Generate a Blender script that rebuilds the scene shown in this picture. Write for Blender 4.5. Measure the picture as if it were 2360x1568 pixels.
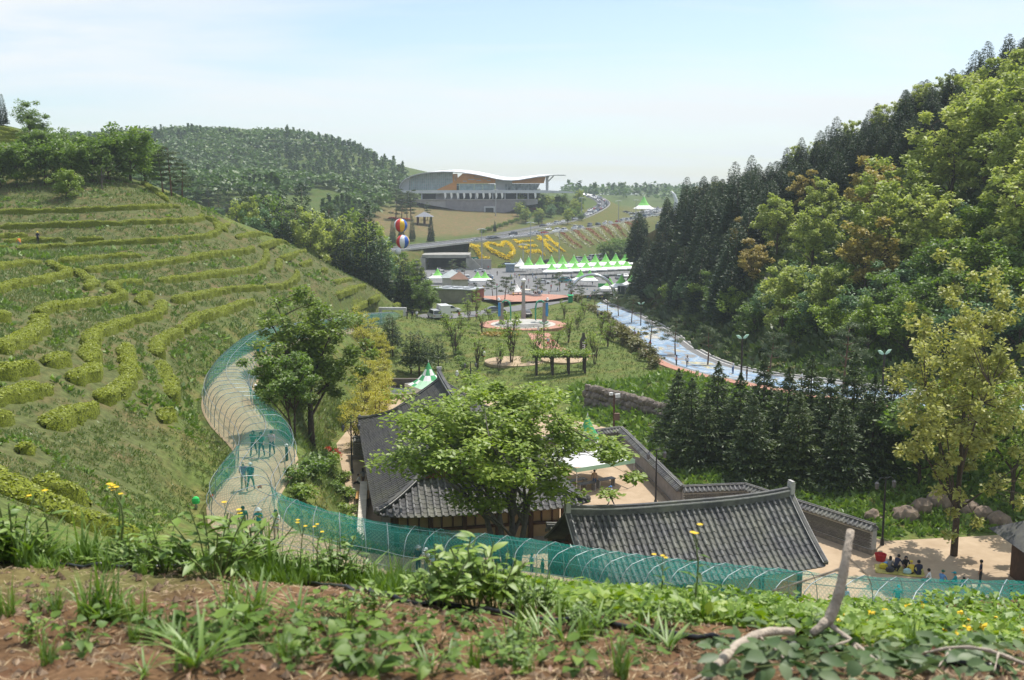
import bpy, bmesh, math, random
import numpy as np
from mathutils import Vector, Matrix

R = math.radians
rnd = random.Random(7)
nr = np.random.default_rng(11)
SC = bpy.context.scene
COL = SC.collection
for _o in list(bpy.data.objects):
    bpy.data.objects.remove(_o)

# ------------------------------------------------------------------ camera, sky, sun, exposure
PITCH = R(8.4)
VW, VH, FV = 2359.0, 1568.0, 2266.0           # picture units used for surveying positions
SUN_EL, SUN_AZ = R(66), R(40)                  # azimuth from +Y (ahead) towards +X
cam_d = bpy.data.cameras.new('camera')
cam = bpy.data.objects.new('camera', cam_d)
COL.objects.link(cam)
cam_d.sensor_width = 23.5
cam_d.lens = FV / VW * 23.5
cam_d.clip_start = 0.05
cam_d.clip_end = 9000
cam.rotation_euler = (math.pi / 2 - PITCH, 0, 0)
cam_d.dof.use_dof = True
cam_d.dof.focus_distance = 34
cam_d.dof.aperture_fstop = 3.4
SC.camera = cam

W = bpy.data.worlds.new('World')
SC.world = W
W.use_nodes = True
wn, wl = W.node_tree.nodes, W.node_tree.links
wn.clear()
w_out = wn.new('ShaderNodeOutputWorld')
w_bg = wn.new('ShaderNodeBackground')
w_sky = wn.new('ShaderNodeTexSky')
w_sky.sky_type = 'NISHITA'
w_sky.sun_disc = False
w_sky.sun_elevation = SUN_EL
w_sky.sun_rotation = SUN_AZ
w_sky.altitude = 100
w_sky.air_density = 1.0
w_sky.dust_density = 1.2
w_sky.ozone_density = 1.2
# thin high cloud: noise on the direction projected to a cloud deck
w_co = wn.new('ShaderNodeTexCoord')
w_sep = wn.new('ShaderNodeSeparateXYZ')
w_add = wn.new('ShaderNodeMath'); w_add.operation = 'ADD'; w_add.inputs[1].default_value = 0.12
w_mx = wn.new('ShaderNodeMath'); w_mx.operation = 'MAXIMUM'; w_mx.inputs[1].default_value = 0.03
w_dx = wn.new('ShaderNodeMath'); w_dx.operation = 'DIVIDE'
w_dy = wn.new('ShaderNodeMath'); w_dy.operation = 'DIVIDE'
w_cmb = wn.new('ShaderNodeCombineXYZ')
w_map = wn.new('ShaderNodeMapping'); w_map.inputs['Scale'].default_value = (0.55, 1.0, 1); w_map.inputs['Rotation'].default_value = (0, 0, R(-18)); w_map.inputs['Location'].default_value = (1.3, .4, 0)
w_n = wn.new('ShaderNodeTexNoise'); w_n.inputs['Scale'].default_value = .95; w_n.inputs['Detail'].default_value = 6; w_n.inputs['Roughness'].default_value = .52; w_n.inputs['Distortion'].default_value = .35
w_r = wn.new('ShaderNodeValToRGB')
w_r.color_ramp.elements[0].position = .36; w_r.color_ramp.elements[0].color = (.0, .0, .0, 1)
w_r.color_ramp.elements[1].position = .63; w_r.color_ramp.elements[1].color = (.95, .95, .95, 1)
w_mix = wn.new('ShaderNodeMix'); w_mix.data_type = 'RGBA'
w_mix.inputs[7].default_value = (5.35, 5.5, 5.6, 1)
w_bg.inputs['Strength'].default_value = 0.142
wl.new(w_co.outputs['Generated'], w_sep.inputs[0])
wl.new(w_sep.outputs['Z'], w_add.inputs[0]); wl.new(w_add.outputs[0], w_mx.inputs[0])
wl.new(w_sep.outputs['X'], w_dx.inputs[0]); wl.new(w_mx.outputs[0], w_dx.inputs[1])
wl.new(w_sep.outputs['Y'], w_dy.inputs[0]); wl.new(w_mx.outputs[0], w_dy.inputs[1])
wl.new(w_dx.outputs[0], w_cmb.inputs[0]); wl.new(w_dy.outputs[0], w_cmb.inputs[1])
wl.new(w_cmb.outputs[0], w_map.inputs[0]); wl.new(w_map.outputs[0], w_n.inputs['Vector'])
wl.new(w_n.outputs['Fac'], w_r.inputs[0]); wl.new(w_r.outputs[0], w_mix.inputs[0])
wl.new(w_sky.outputs[0], w_mix.inputs[6]); wl.new(w_mix.outputs[2], w_bg.inputs['Color'])
wl.new(w_bg.outputs[0], w_out.inputs[0])

sun_d = bpy.data.lights.new('sun', 'SUN')
sun_d.energy = 4.0
sun_d.angle = R(0.6)
sun_d.color = (1, .95, .87)
sun = bpy.data.objects.new('sun', sun_d)
COL.objects.link(sun)
_sd = Vector((math.sin(SUN_AZ) * math.cos(SUN_EL), math.cos(SUN_AZ) * math.cos(SUN_EL), math.sin(SUN_EL)))
sun.rotation_euler = _sd.to_track_quat('Z', 'Y').to_euler()

SC.view_settings.view_transform = 'Standard'
SC.view_settings.look = 'None'
SC.view_settings.gamma = 1
SC.view_settings.exposure = 0.36
SC.view_settings.use_curve_mapping = False
SC.render.engine = 'CYCLES'
cy = SC.cycles
cy.max_bounces = 5; cy.diffuse_bounces = 3; cy.glossy_bounces = 2; cy.transmission_bounces = 3
cy.transparent_max_bounces = 10; cy.volume_bounces = 1
cy.caustics_reflective = False; cy.caustics_refractive = False
cy.use_denoising = True
cy.use_adaptive_sampling = True; cy.adaptive_threshold = 0.02
cy.sample_clamp_indirect = 6

# ------------------------------------------------------------------ surveying helpers
def ray(vx, vy):
    u = (vx - VW / 2) / FV; w = (VH / 2 - vy) / FV
    Y = math.cos(PITCH) + w * math.sin(PITCH); Z = -math.sin(PITCH) + w * math.cos(PITCH)
    return u / Y, Z / Y                         # x and z per metre of depth
def P(vx, vy, Y):
    a, b = ray(vx, vy); return Vector((a * Y, Y, b * Y))
def proj(p):
    X, Y, Z = p
    d = Y * math.cos(PITCH) - Z * math.sin(PITCH); up = Y * math.sin(PITCH) + Z * math.cos(PITCH)
    return VW / 2 + FV * X / d, VH / 2 - FV * up / d
def proj_np(V):
    d = V[:, 1] * math.cos(PITCH) - V[:, 2] * math.sin(PITCH); up = V[:, 1] * math.sin(PITCH) + V[:, 2] * math.cos(PITCH)
    return VW / 2 + FV * V[:, 0] / d, VH / 2 - FV * up / d
def XZ(vx, Y, z):                               # column vx, depth Y, height z (approximate column)
    a, _ = ray(vx, VH / 2 - FV * math.tan(math.atan2(z, Y) + PITCH)); return Vector((a * Y, Y, z))
def crop(x0, y0, s):                            # coordinates read from an enlarged crop
    k = VW / 4096.0
    return lambda x, y: ((x0 + x / s) * k, (y0 + y / s) * k)
c5 = crop(0, 400, 2.6133); c6 = crop(0, 1000, 2.6133); c7 = crop(750, 1000, 2.6133)
def smooth(pts, n=6):                           # Catmull-Rom through Vectors
    pts = [Vector(p) for p in pts]
    if len(pts) < 3: return [pts[0].lerp(pts[1], i / n) for i in range(n + 1)]
    q = [2 * pts[0] - pts[1]] + pts + [2 * pts[-1] - pts[-2]]
    out = []
    for i in range(1, len(q) - 2):
        p0, p1, p2, p3 = q[i - 1:i + 3]
        for k in range(n):
            t = k / n
            out.append(.5 * ((2 * p1) + (p2 - p0) * t + (2 * p0 - 5 * p1 + 4 * p2 - p3) * t * t + (3 * p1 - p0 - 3 * p2 + p3) * t ** 3))
    out.append(pts[-1])
    return out
def resample(pts, step):
    out = [pts[0].copy()]; acc = 0.0
    for a, b in zip(pts, pts[1:]):
        L = (b - a).length
        if L < 1e-9: continue
        t = step - acc
        while t <= L:
            out.append(a.lerp(b, t / L)); t += step
        acc = L - (t - step)
    return out

# ------------------------------------------------------------------ terrain
CP = []
def cp(vx, vy, Y): CP.append(tuple(P(vx, vy, Y)))
def cz(vx, Y, z): CP.append(tuple(XZ(vx, Y, z)))
for x in (-3, 0, 3): CP.append((x * .5, .3, -1.02)); CP.append((x, 1.0, -1.06))
for a in ((0, 1568, 2.25), (600, 1568, 2.25), (1180, 1568, 2.25), (1800, 1568, 2.25), (2359, 1568, 2.25)): cp(*a)
for a in ((-300, 1275, 4.6), (0, 1292, 4.5), (400, 1315, 4.45), (700, 1340, 4.4), (1000, 1372, 4.3), (1400, 1400, 4.2), (1700, 1438, 4.1), (2000, 1472, 4.0), (2359, 1490, 3.9), (2700, 1495, 3.8)): cp(*a)
for vx, k in ((-300, 0), (0, .0), (700, .2), (1400, .6), (2359, .8), (2700, .8)):
    cz(vx, 5.6, -2.25 - .25 * k); cz(vx, 9, -4.2 - .6 * k); cz(vx, 18, -8.0 - 1.5 * k)
for vx, z in ((700, -14.6), (1200, -15), (1700, -14.4), (2300, -14)): cz(vx, 31, z)
# left tea hill
for a in ((-200, 1120, 30), (0, 1120, 37), (110, 1130, 39.5), (300, 1195, 43.5), (430, 1130, 54), (60, 1030, 46), (230, 930, 61), (400, 900, 71), (100, 850, 61), (0, 740, 72),
          (300, 800, 78), (470, 800, 93), (450, 700, 110), (250, 700, 98), (0, 620, 104), (88, 562, 140), (300, 600, 128), (560, 640, 140), (600, 720, 128), (0, 500, 150),
          (300, 480, 155), (420, 480, 165), (520, 508, 175), (640, 590, 178), (740, 600, 195), (760, 680, 165), (870, 665, 205), (975, 733, 207), (900, 712, 200), (0, 400, 172), (200, 400, 176),
          (0, 330, 195), (0, 285, 210), (120, 322, 205), (360, 440, 172), (250, 395, 185), (620, 545, 190), (-300, 500, 140), (-300, 900, 50), (-300, 280, 200)): cp(*a)
for a in ((560, 225, -16), (740, 240, -24), (300, 250, -8), (0, 280, 4), (900, 235, -26.5), (1000, 225, -26.8)): cz(*a)
# valley floor, park, plaza
for a in ((1000, 205, -26.2), (1200, 190, -25), (1100, 165, -25.4), (950, 160, -26.2), (1200, 150, -25.3), (1350, 160, -25.2), (1300, 125, -25.8), (1200, 120, -26), (950, 125, -26),
          (850, 115, -24.5), (830, 160, -25), (1000, 100, -26), (1300, 100, -26), (900, 80, -26), (1200, 80, -26), (1500, 80, -26), (1900, 75, -26), (2200, 68, -26), (2359, 68, -26), (1900, 60, -26), (1600, 60, -26), (2359, 60, -26),
          (1200, 66, -25.6), (950, 62, -24.0), (800, 66, -22.5), (750, 80, -21.5), (700, 100, -21.5), (735, 100, -24), (730, 70, -19.5), (722, 86, -22.3), (680, 80, -19.9), (650, 95, -19), (700, 60, -18.9),
          (1150, 265, -28.2), (1330, 215, -26.6), (1340, 245, -28.6), (1290, 235, -27.2), (1390, 200, -26.5), (1240, 225, -26.6), (1250, 330, -30.6), (1030, 350, -29.6), (1400, 350, -30.6), (1060, 405, -30.2), (1300, 405, -30.2), (1480, 420, -29.5), (1600, 420, -27), (950, 300, -28), (850, 330, -28)): cz(*a)
# road bench and the wooded hill on the right
for a in ((1400, 140, -25), (1380, 118, -25.8), (1480, 118, -24.2), (1530, 108, -24.6), (1700, 98, -24.5), (1900, 92, -24), (2150, 85, -24), (2359, 80, -24.5)): cz(*a)
for a in ((1455, 672, 235), (1600, 690, 190), (1700, 750, 152), (1850, 820, 128), (2000, 850, 117), (2200, 880, 108), (2359, 895, 102), (2600, 900, 98)): cp(*a)
for a in ((1650, 600, 205), (1800, 610, 175), (2000, 600, 152), (2200, 620, 134), (2359, 620, 125), (2600, 600, 118), (1560, 500, 275), (1600, 482, 272), (1850, 385, 238), (2100, 275, 208), (2359, 165, 183), (2600, 80, 160), (2000, 450, 185), (2200, 400, 165)): cp(*a)
for a in ((1600, 320, -12), (1850, 290, -2), (2100, 260, 8), (2359, 240, 20)): cz(*a)
# far side: motorway bank, museum hill, forest hill
for a in ((700, 380, -27), (850, 400, -28), (800, 440, -19), (850, 500, -12), (1000, 480, -19), (1100, 500, -17.5), (1000, 545, -12.5), (1150, 560, -12), (1280, 540, -14), (1330, 600, -6),
          (930, 598, -6.5), (1030, 585, -8), (1200, 585, -10.5), (1240, 598, -8), (930, 640, -3.5), (1100, 640, -3.5), (1260, 640, -3.5), (1100, 800, 0), (1300, 800, -2), (1480, 700, -12.5), (1500, 900, -12), (1620, 600, -16), (1750, 500, -20)): cz(*a)
for a in ((330, 318, 900), (430, 310, 930), (560, 318, 900), (720, 325, 830), (780, 368, 800), (860, 425, 740), (930, 455, 700), (500, 420, 640), (640, 460, 480), (720, 480, 440), (640, 520, 400), (600, 440, 520), (770, 430, 560), (200, 372, 700), (0, 385, 640), (-300, 385, 600), (270, 338, 820)): cp(*a)
for a in ((500, 1300, 20), (1000, 1500, -5), (1400, 1600, -2), (1570, 1600, 4), (1900, 1500, 0), (2359, 1200, 0), (1200, 3200, 0), (0, 3200, 0), (2359, 3200, 0), (0, 1300, 40)): cz(*a)
CP = np.array(CP)
def _ab(x, y): return np.stack([x / (y + 1.2), np.log(y + .8)], -1)
_ca = _ab(CP[:, 0], CP[:, 1])
_C2 = .035 ** 2
def _ker(d2): return np.sqrt(d2 + _C2)
_n = len(CP)
_d2 = ((_ca[:, None] - _ca[None]) ** 2).sum(-1)
_A = np.zeros((_n + 1, _n + 1)); _A[:_n, :_n] = _ker(_d2) + np.eye(_n) * -.004; _A[:_n, _n] = 1; _A[_n, :_n] = 1
_wts = np.linalg.lstsq(_A, np.append(CP[:, 2], 0), rcond=None)[0]
def h_base(x, y):
    q = _ab(x, y); out = np.zeros(len(x))
    for s in range(0, len(x), 20000):
        d2 = ((q[s:s + 20000, None] - _ca[None]) ** 2).sum(-1)
        out[s:s + 20000] = _ker(d2) @ _wts[:_n] + _wts[_n]
    return out

TUNNEL = [P(*a) for a in ((905, 748, 197), (830, 758, 166), (760, 775, 143), (690, 790, 122), (615, 815, 101), (552, 868, 87.5), (524, 922, 78), (545, 972, 71.5), (604, 1032, 65.3), (614, 1080, 61.8), (580, 1128, 58), (556, 1180, 54.8), (598, 1232, 52.6), (700, 1268, 52), (820, 1298, 52.4), (950, 1320, 52.8))] + \
         [P(a, b, c) - Vector((0, 0, 2.52)) for a, b, c in ((1130, 1240, 51), (1300, 1262, 49), (1500, 1290, 44.3), (1750, 1315, 40), (2000, 1338, 36.3), (2350, 1350, 33), (2700, 1356, 31))]
TUNNEL = smooth(TUNNEL, 8)
ROAD = smooth([XZ(1335, 330, -30.9), XZ(1365, 285, -31.2), XZ(1430, 250, -30.2)] + [P(*a) for a in ((1500, 766, 208), (1548, 806, 174), (1605, 838, 150), (1690, 862, 128), (1800, 880, 115), (1950, 903, 106), (2150, 928, 98), (2359, 943, 93), (2650, 955, 87))], 8)
HIGHWAY = smooth([XZ(500, 380, -27), XZ(800, 405, -24.6), XZ(1000, 425, -21.6), XZ(1200, 455, -18.6), XZ(1330, 515, -16.9), XZ(1450, 615, -14.6), XZ(1500, 740, -12.9), XZ(1530, 900, -12)], 8)
RAMP = smooth([P(*a) for a in ((1150, 540, 475), (1230, 526, 500), (1320, 507, 545), (1368, 488, 600), (1390, 471, 665), (1372, 457, 720), (1340, 450, 760))], 8)
FRONTAGE = smooth([P(*a) for a in ((1270, 612, 418), (1390, 594, 440), (1460, 572, 490), (1560, 535, 570), (1640, 510, 640))], 8)
DRIVE = smooth([XZ(960, 214, -26.3), XZ(1040, 212, -26.2), XZ(1110, 222, -26.6), XZ(1190, 236, -27.2), XZ(1260, 262, -28.6), XZ(1330, 300, -30.4)], 8)
def _near(x, y, line):
    q = np.stack([x, y], -1); best = np.full(len(x), 1e9); z = np.zeros(len(x)); side = np.zeros(len(x))
    L = np.array([tuple(p) for p in line])
    for a, b in zip(L, L[1:]):
        d = b[:2] - a[:2]; l2 = (d @ d) + 1e-9
        t = np.clip(((q - a[:2]) @ d) / l2, 0, 1)
        c = a[:2] + t[:, None] * d; dd = np.hypot(*(q - c).T)
        m = dd < best
        best[m] = dd[m]; z[m] = (a[2] + t * (b[2] - a[2]))[m]; side[m] = (d[0] * (q[:, 1] - a[1]) - d[1] * (q[:, 0] - a[0]))[m]
    return best, z, side
def _sst(t): t = np.clip(t, 0, 1); return t * t * (3 - 2 * t)
def along(x, y, h, line, half, fall_l, fall_r, dz=0.0):     # level the ground along a line, sloping off to each side
    L = np.array([tuple(p)[:2] for p in line]); m = max(fall_l, fall_r) + half
    box = (x > L[:, 0].min() - m) & (x < L[:, 0].max() + m) & (y > L[:, 1].min() - m) & (y < L[:, 1].max() + m)
    if not box.any(): return h
    d, z, s = _near(x[box], y[box], line)
    f = np.where(s > 0, fall_l, fall_r); w = 1 - np.clip((d - half) / f, 0, 1)
    w = .5 * w + .5 * _sst(w)
    h = h.copy(); h[box] = h[box] * (1 - w) + (z + dz) * w
    return h
def poly_dist(x, y, poly):                       # signed: negative inside
    q = np.stack([x, y], -1); inside = np.zeros(len(x), bool); best = np.full(len(x), 1e9)
    n = len(poly)
    for i in range(n):
        a = np.array(poly[i][:2], float); b = np.array(poly[(i + 1) % n][:2], float); d = b - a
        t = np.clip(((q - a) @ d) / (d @ d), 0, 1); best = np.minimum(best, np.hypot(*(q - a - t[:, None] * d).T))
        c = ((a[1] > q[:, 1]) != (b[1] > q[:, 1])) & (q[:, 0] < (b[0] - a[0]) * (q[:, 1] - a[1]) / (b[1] - a[1] + 1e-12) + a[0])
        inside ^= c
    return np.where(inside, -best, best)
YARD = [XZ(812, 77, -26)[:2], XZ(775, 101, -26)[:2], XZ(880, 131, -26)[:2], XZ(1010, 133, -26)[:2], XZ(1120, 124, -26)[:2], XZ(1400, 108, -26)[:2], XZ(1445, 103, -26)[:2], XZ(1590, 80, -26)[:2], XZ(1740, 80.5, -26)[:2], XZ(2040, 71.5, -26)[:2], XZ(2330, 73, -26)[:2], XZ(2500, 64, -26)[:2], XZ(2400, 55.5, -26)[:2], XZ(1700, 54.5, -26)[:2], XZ(1250, 66, -26)[:2], XZ(1000, 69, -26)[:2], XZ(870, 67, -26)[:2]]
MUSEUM_PAD = [XZ(925, 606, -3.4)[:2], XZ(1262, 606, -3.4)[:2], XZ(1275, 700, -3.4)[:2], XZ(905, 700, -3.4)[:2]]
def plaza_z(y): return np.interp(y, [200, 215, 265, 330, 420], [-26, -26.4, -28.6, -30.6, -30.3])
PLAZA = [XZ(1090, 262, -28)[:2], XZ(1250, 262, -28)[:2], XZ(1330, 285, -30)[:2], XZ(1450, 300, -30)[:2], XZ(1490, 390, -30)[:2], XZ(1300, 412, -30)[:2], XZ(1080, 412, -30)[:2], XZ(960, 400, -30)[:2], XZ(960, 330, -30)[:2], XZ(1120, 310, -30)[:2]]
UNDERP = [Vector((-26.9, 392, -30.4)), Vector((-27.3, 423, -30.4))]
def h_full(x, y):
    h = h_base(x, y)
    h = along(x, y, h, HIGHWAY, 10, 26, 24)
    h = along(x, y, h, UNDERP, 8.3, 1.2, 1.2)
    h = along(x, y, h, RAMP, 5.5, 16, 16)
    h = along(x, y, h, FRONTAGE, 5, 8, 8)
    d = poly_dist(x, y, PLAZA); w = 1 - _sst(d / 9 + .0); h = np.where(d < 9, h * (1 - w) + plaza_z(y) * w, h)
    h = along(x, y, h, ROAD, 6.2, 9, 7)
    h = along(x, y, h, DRIVE, 4, 6, 6)
    d = poly_dist(x, y, MUSEUM_PAD); w = 1 - _sst(d / 14); h = np.where(d < 14, h * (1 - w) - 3.5 * w, h)
    d = poly_dist(x, y, YARD); w = 1 - _sst(d / 5); h = np.where(d < 5, h * (1 - w) - 26.0 * w, h)
    h = along(x, y, h, TUNNEL, 2.3, 3.0, 3.0)
    return h
NI = 470
Y0, Y1 = .35, 3600.0
_yj = np.concatenate([np.geomspace(.35, 1.7, 30)[:-1], np.geomspace(1.7, 6.0, 230)[:-1], np.geomspace(6.0, 3600.0, 400)]); NJ = len(_yj); _lyj = np.log(_yj); _ixj = np.arange(NJ, dtype=float)
_ti = np.linspace(-1, 1, NI)
def halfw(y): return 2.2 + .74 * y
_GX = (_ti[None, :] * halfw(_yj)[:, None]); _GY = np.repeat(_yj[:, None], NI, 1)
GH = h_full(_GX.ravel(), _GY.ravel())
def vnoise(x, y, seed=0):                        # cheap smooth noise
    def hsh(i, j): 
        v = np.sin(i * 127.1 + j * 311.7 + seed * 74.7) * 43758.5453; return v - np.floor(v)
    i, j = np.floor(x), np.floor(y); fx, fy = x - i, y - j; fx = fx * fx * (3 - 2 * fx); fy = fy * fy * (3 - 2 * fy)
    return (hsh(i, j) * (1 - fx) + hsh(i + 1, j) * fx) * (1 - fy) + (hsh(i, j + 1) * (1 - fx) + hsh(i + 1, j + 1) * fx) * fy - .5
_x, _y = _GX.ravel(), _GY.ravel()
def _near_box(x, y, line, m):
    L = np.array([tuple(p)[:2] for p in line]); b = (x > L[:, 0].min() - m) & (x < L[:, 0].max() + m) & (y > L[:, 1].min() - m) & (y < L[:, 1].max() + m)
    out = np.full(len(x), 1e3)
    if b.any(): out[b] = _near(x[b], y[b], line)[0]
    return out
_flat = np.minimum.reduce([_near_box(_x, _y, L, hw + 6) - hw for L, hw in ((ROAD, 7), (HIGHWAY, 11), (TUNNEL, 2.6), (RAMP, 6), (FRONTAGE, 6), (DRIVE, 5))])
_flat = np.minimum(_flat, np.minimum(poly_dist(_x, _y, YARD), np.minimum(poly_dist(_x, _y, PLAZA), poly_dist(_x, _y, MUSEUM_PAD))))
_amp = np.clip(_flat / 4, 0, 1)
_nz = np.where(_y < 14, 0, 1) * (vnoise(_x / 1.7, _y / 1.7, 1) * .16 + vnoise(_x / 4.5, _y / 4.5, 2) * .4) * _amp
_nz += np.where(_y < 7, 1, 0) * (vnoise(_x / .33, _y / .33, 3) * .05 + vnoise(_x / .12, _y / .12, 4) * .026 + vnoise(_x / .9, _y / .9, 5) * .08 + vnoise(_x / .05, _y / .05, 6) * .022 + np.abs(vnoise(_x / .026, _y / .026, 7)) * .014)
GH = (GH + _nz).reshape(NJ, NI)
def H(x, y):                                      # height of the built ground
    y = min(max(y, Y0), Y1 * .999)
    fj = float(np.interp(math.log(y), _lyj, _ixj)); fi = (x / halfw(y) + 1) / 2 * (NI - 1)
    fi = min(max(fi, 0), NI - 1.001); j, i = int(fj), int(fi); fj -= j; fi -= i
    j2 = min(j + 1, NJ - 1)
    return float((GH[j, i] * (1 - fi) + GH[j, i + 1] * fi) * (1 - fj) + (GH[j2, i] * (1 - fi) + GH[j2, i + 1] * fi) * fj)
def Hn(x, y):
    y = np.clip(y, Y0, Y1 * .999); fj = np.interp(np.log(y), _lyj, _ixj); fi = np.clip((x / halfw(y) + 1) / 2 * (NI - 1), 0, NI - 1.001)
    j = fj.astype(int); i = fi.astype(int); fj = fj - j; fi = fi - i; j2 = np.minimum(j + 1, NJ - 1)
    return (GH[j, i] * (1 - fi) + GH[j, i + 1] * fi) * (1 - fj) + (GH[j2, i] * (1 - fi) + GH[j2, i + 1] * fi) * fj
_RY = 1.6 * (1800 / 1.6) ** (np.arange(1400) / 1399.0)
def G(vx, vy, ymin=6.0, dz=0.0):                  # where the sight line meets the ground beyond ymin
    a, b = ray(vx, vy)
    Ys = _RY[_RY >= ymin]; z = b * Ys; g = Hn(a * Ys, Ys)
    k = np.argmax(z <= g)
    if z[k] > g[k]: k = len(Ys) - 1
    y = Ys[k]
    if k > 0:
        d0, d1 = z[k - 1] - g[k - 1], z[k] - g[k]
        if d0 > 0 >= d1: y = Ys[k - 1] + (Ys[k] - Ys[k - 1]) * d0 / (d0 - d1)
    return Vector((a * y, y, H(a * y, y) + dz))
# ------------------------------------------------------------------ materials
MATS = {}
def _nodes(name):
    m = bpy.data.materials.new(name); m.use_nodes = True
    nt = m.node_tree; nt.nodes.clear()
    out = nt.nodes.new('ShaderNodeOutputMaterial')
    return m, nt, nt.nodes, nt.links, out
def _ramp(N, stops):
    r = N.new('ShaderNodeValToRGB'); e = r.color_ramp.elements
    while len(e) > 1: e.remove(e[-1])
    e[0].position = stops[0][0]; e[0].color = (*stops[0][1], 1)
    for p, c in stops[1:]:
        k = e.new(p); k.color = (*c, 1)
    return r
def sh(c, k): return tuple(min(1, max(0, v * k)) for v in c)
def M(name, col, var=.18, scale=3.0, rough=.8, bump=0.0, metal=0.0, col2=None, spec=.3, bscale=None, coord='Object'):
    if name in MATS: return MATS[name]
    m, nt, N, L, out = _nodes(name)
    b = N.new('ShaderNodeBsdfPrincipled'); b.inputs['Roughness'].default_value = rough; b.inputs['Metallic'].default_value = metal
    b.inputs['Specular IOR Level'].default_value = spec
    tc = N.new('ShaderNodeTexCoord'); n = N.new('ShaderNodeTexNoise'); n.inputs['Scale'].default_value = scale; n.inputs['Detail'].default_value = 5; n.inputs['Roughness'].default_value = .6
    L.new(tc.outputs[coord], n.inputs['Vector'])
    r = _ramp(N, [(.3, sh(col, 1 - var)), (.7, col2 if col2 else sh(col, 1 + var))])
    L.new(n.outputs['Fac'], r.inputs[0]); L.new(r.outputs[0], b.inputs['Base Color'])
    if bump:
        n2 = N.new('ShaderNodeTexNoise'); n2.inputs['Scale'].default_value = bscale or scale * 4; n2.inputs['Detail'].default_value = 4
        L.new(tc.outputs[coord], n2.inputs['Vector'])
        bp = N.new('ShaderNodeBump'); bp.inputs['Strength'].default_value = bump; bp.inputs['Distance'].default_value = .05
        L.new(n2.outputs['Fac'], bp.inputs['Height']); L.new(bp.outputs[0], b.inputs['Normal'])
    L.new(b.outputs[0], out.inputs[0]); MATS[name] = m
    return m
def leafmat(name, stops, trans=.32, rand_obj=.25, scale=.6, rough=.5, gloss=.04):
    """stops: 3-4 leaf colours; each leaf takes one of them, drifting with clumps and from plant to plant"""
    if name in MATS: return MATS[name]
    m, nt, N, L, out = _nodes(name)
    geo = N.new('ShaderNodeNewGeometry'); oi = N.new('ShaderNodeObjectInfo'); tc = N.new('ShaderNodeTexCoord')
    n = N.new('ShaderNodeTexNoise'); n.inputs['Scale'].default_value = scale; n.inputs['Detail'].default_value = 2
    L.new(tc.outputs['Object'], n.inputs['Vector'])
    a = N.new('ShaderNodeMath'); a.operation = 'MULTIPLY'; a.inputs[1].default_value = .5; L.new(geo.outputs['Random Per Island'], a.inputs[0])
    b = N.new('ShaderNodeMath'); b.operation = 'MULTIPLY_ADD'; b.inputs[1].default_value = .9; L.new(n.outputs['Fac'], b.inputs[0]); L.new(a.outputs[0], b.inputs[2])
    c = N.new('ShaderNodeMath'); c.operation = 'MULTIPLY_ADD'; c.inputs[1].default_value = rand_obj; L.new(oi.outputs['Random'], c.inputs[0]); L.new(b.outputs[0], c.inputs[2])
    d = N.new('ShaderNodeMath'); d.operation = 'SUBTRACT'; d.inputs[1].default_value = .2 + rand_obj / 2; L.new(c.outputs[0], d.inputs[0])
    k = len(stops); r = _ramp(N, [(i / (k - 1), s) for i, s in enumerate(stops)]); L.new(d.outputs[0], r.inputs[0])
    df = N.new('ShaderNodeBsdfDiffuse'); L.new(r.outputs[0], df.inputs['Color'])
    tr = N.new('ShaderNodeBsdfTranslucent'); hs = N.new('ShaderNodeHueSaturation'); hs.inputs['Value'].default_value = 1.25; hs.inputs['Saturation'].default_value = 1.1
    L.new(r.outputs[0], hs.inputs['Color']); L.new(hs.outputs[0], tr.inputs['Color'])
    mx = N.new('ShaderNodeMixShader'); mx.inputs[0].default_value = trans; L.new(df.outputs[0], mx.inputs[1]); L.new(tr.outputs[0], mx.inputs[2])
    if gloss:
        g = N.new('ShaderNodeBsdfGlossy'); g.inputs['Roughness'].default_value = rough; g.inputs['Color'].default_value = (1, 1, 1, 1)
        m2 = N.new('ShaderNodeMixShader'); m2.inputs[0].default_value = gloss; L.new(mx.outputs[0], m2.inputs[1]); L.new(g.outputs[0], m2.inputs[2]); mx = m2
    L.new(mx.outputs[0], out.inputs[0]); MATS[name] = m
    return m
def paint(name, col, rough=.35, spec=.5): return M(name, col, var=.06, scale=2, rough=rough, spec=spec)

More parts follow.
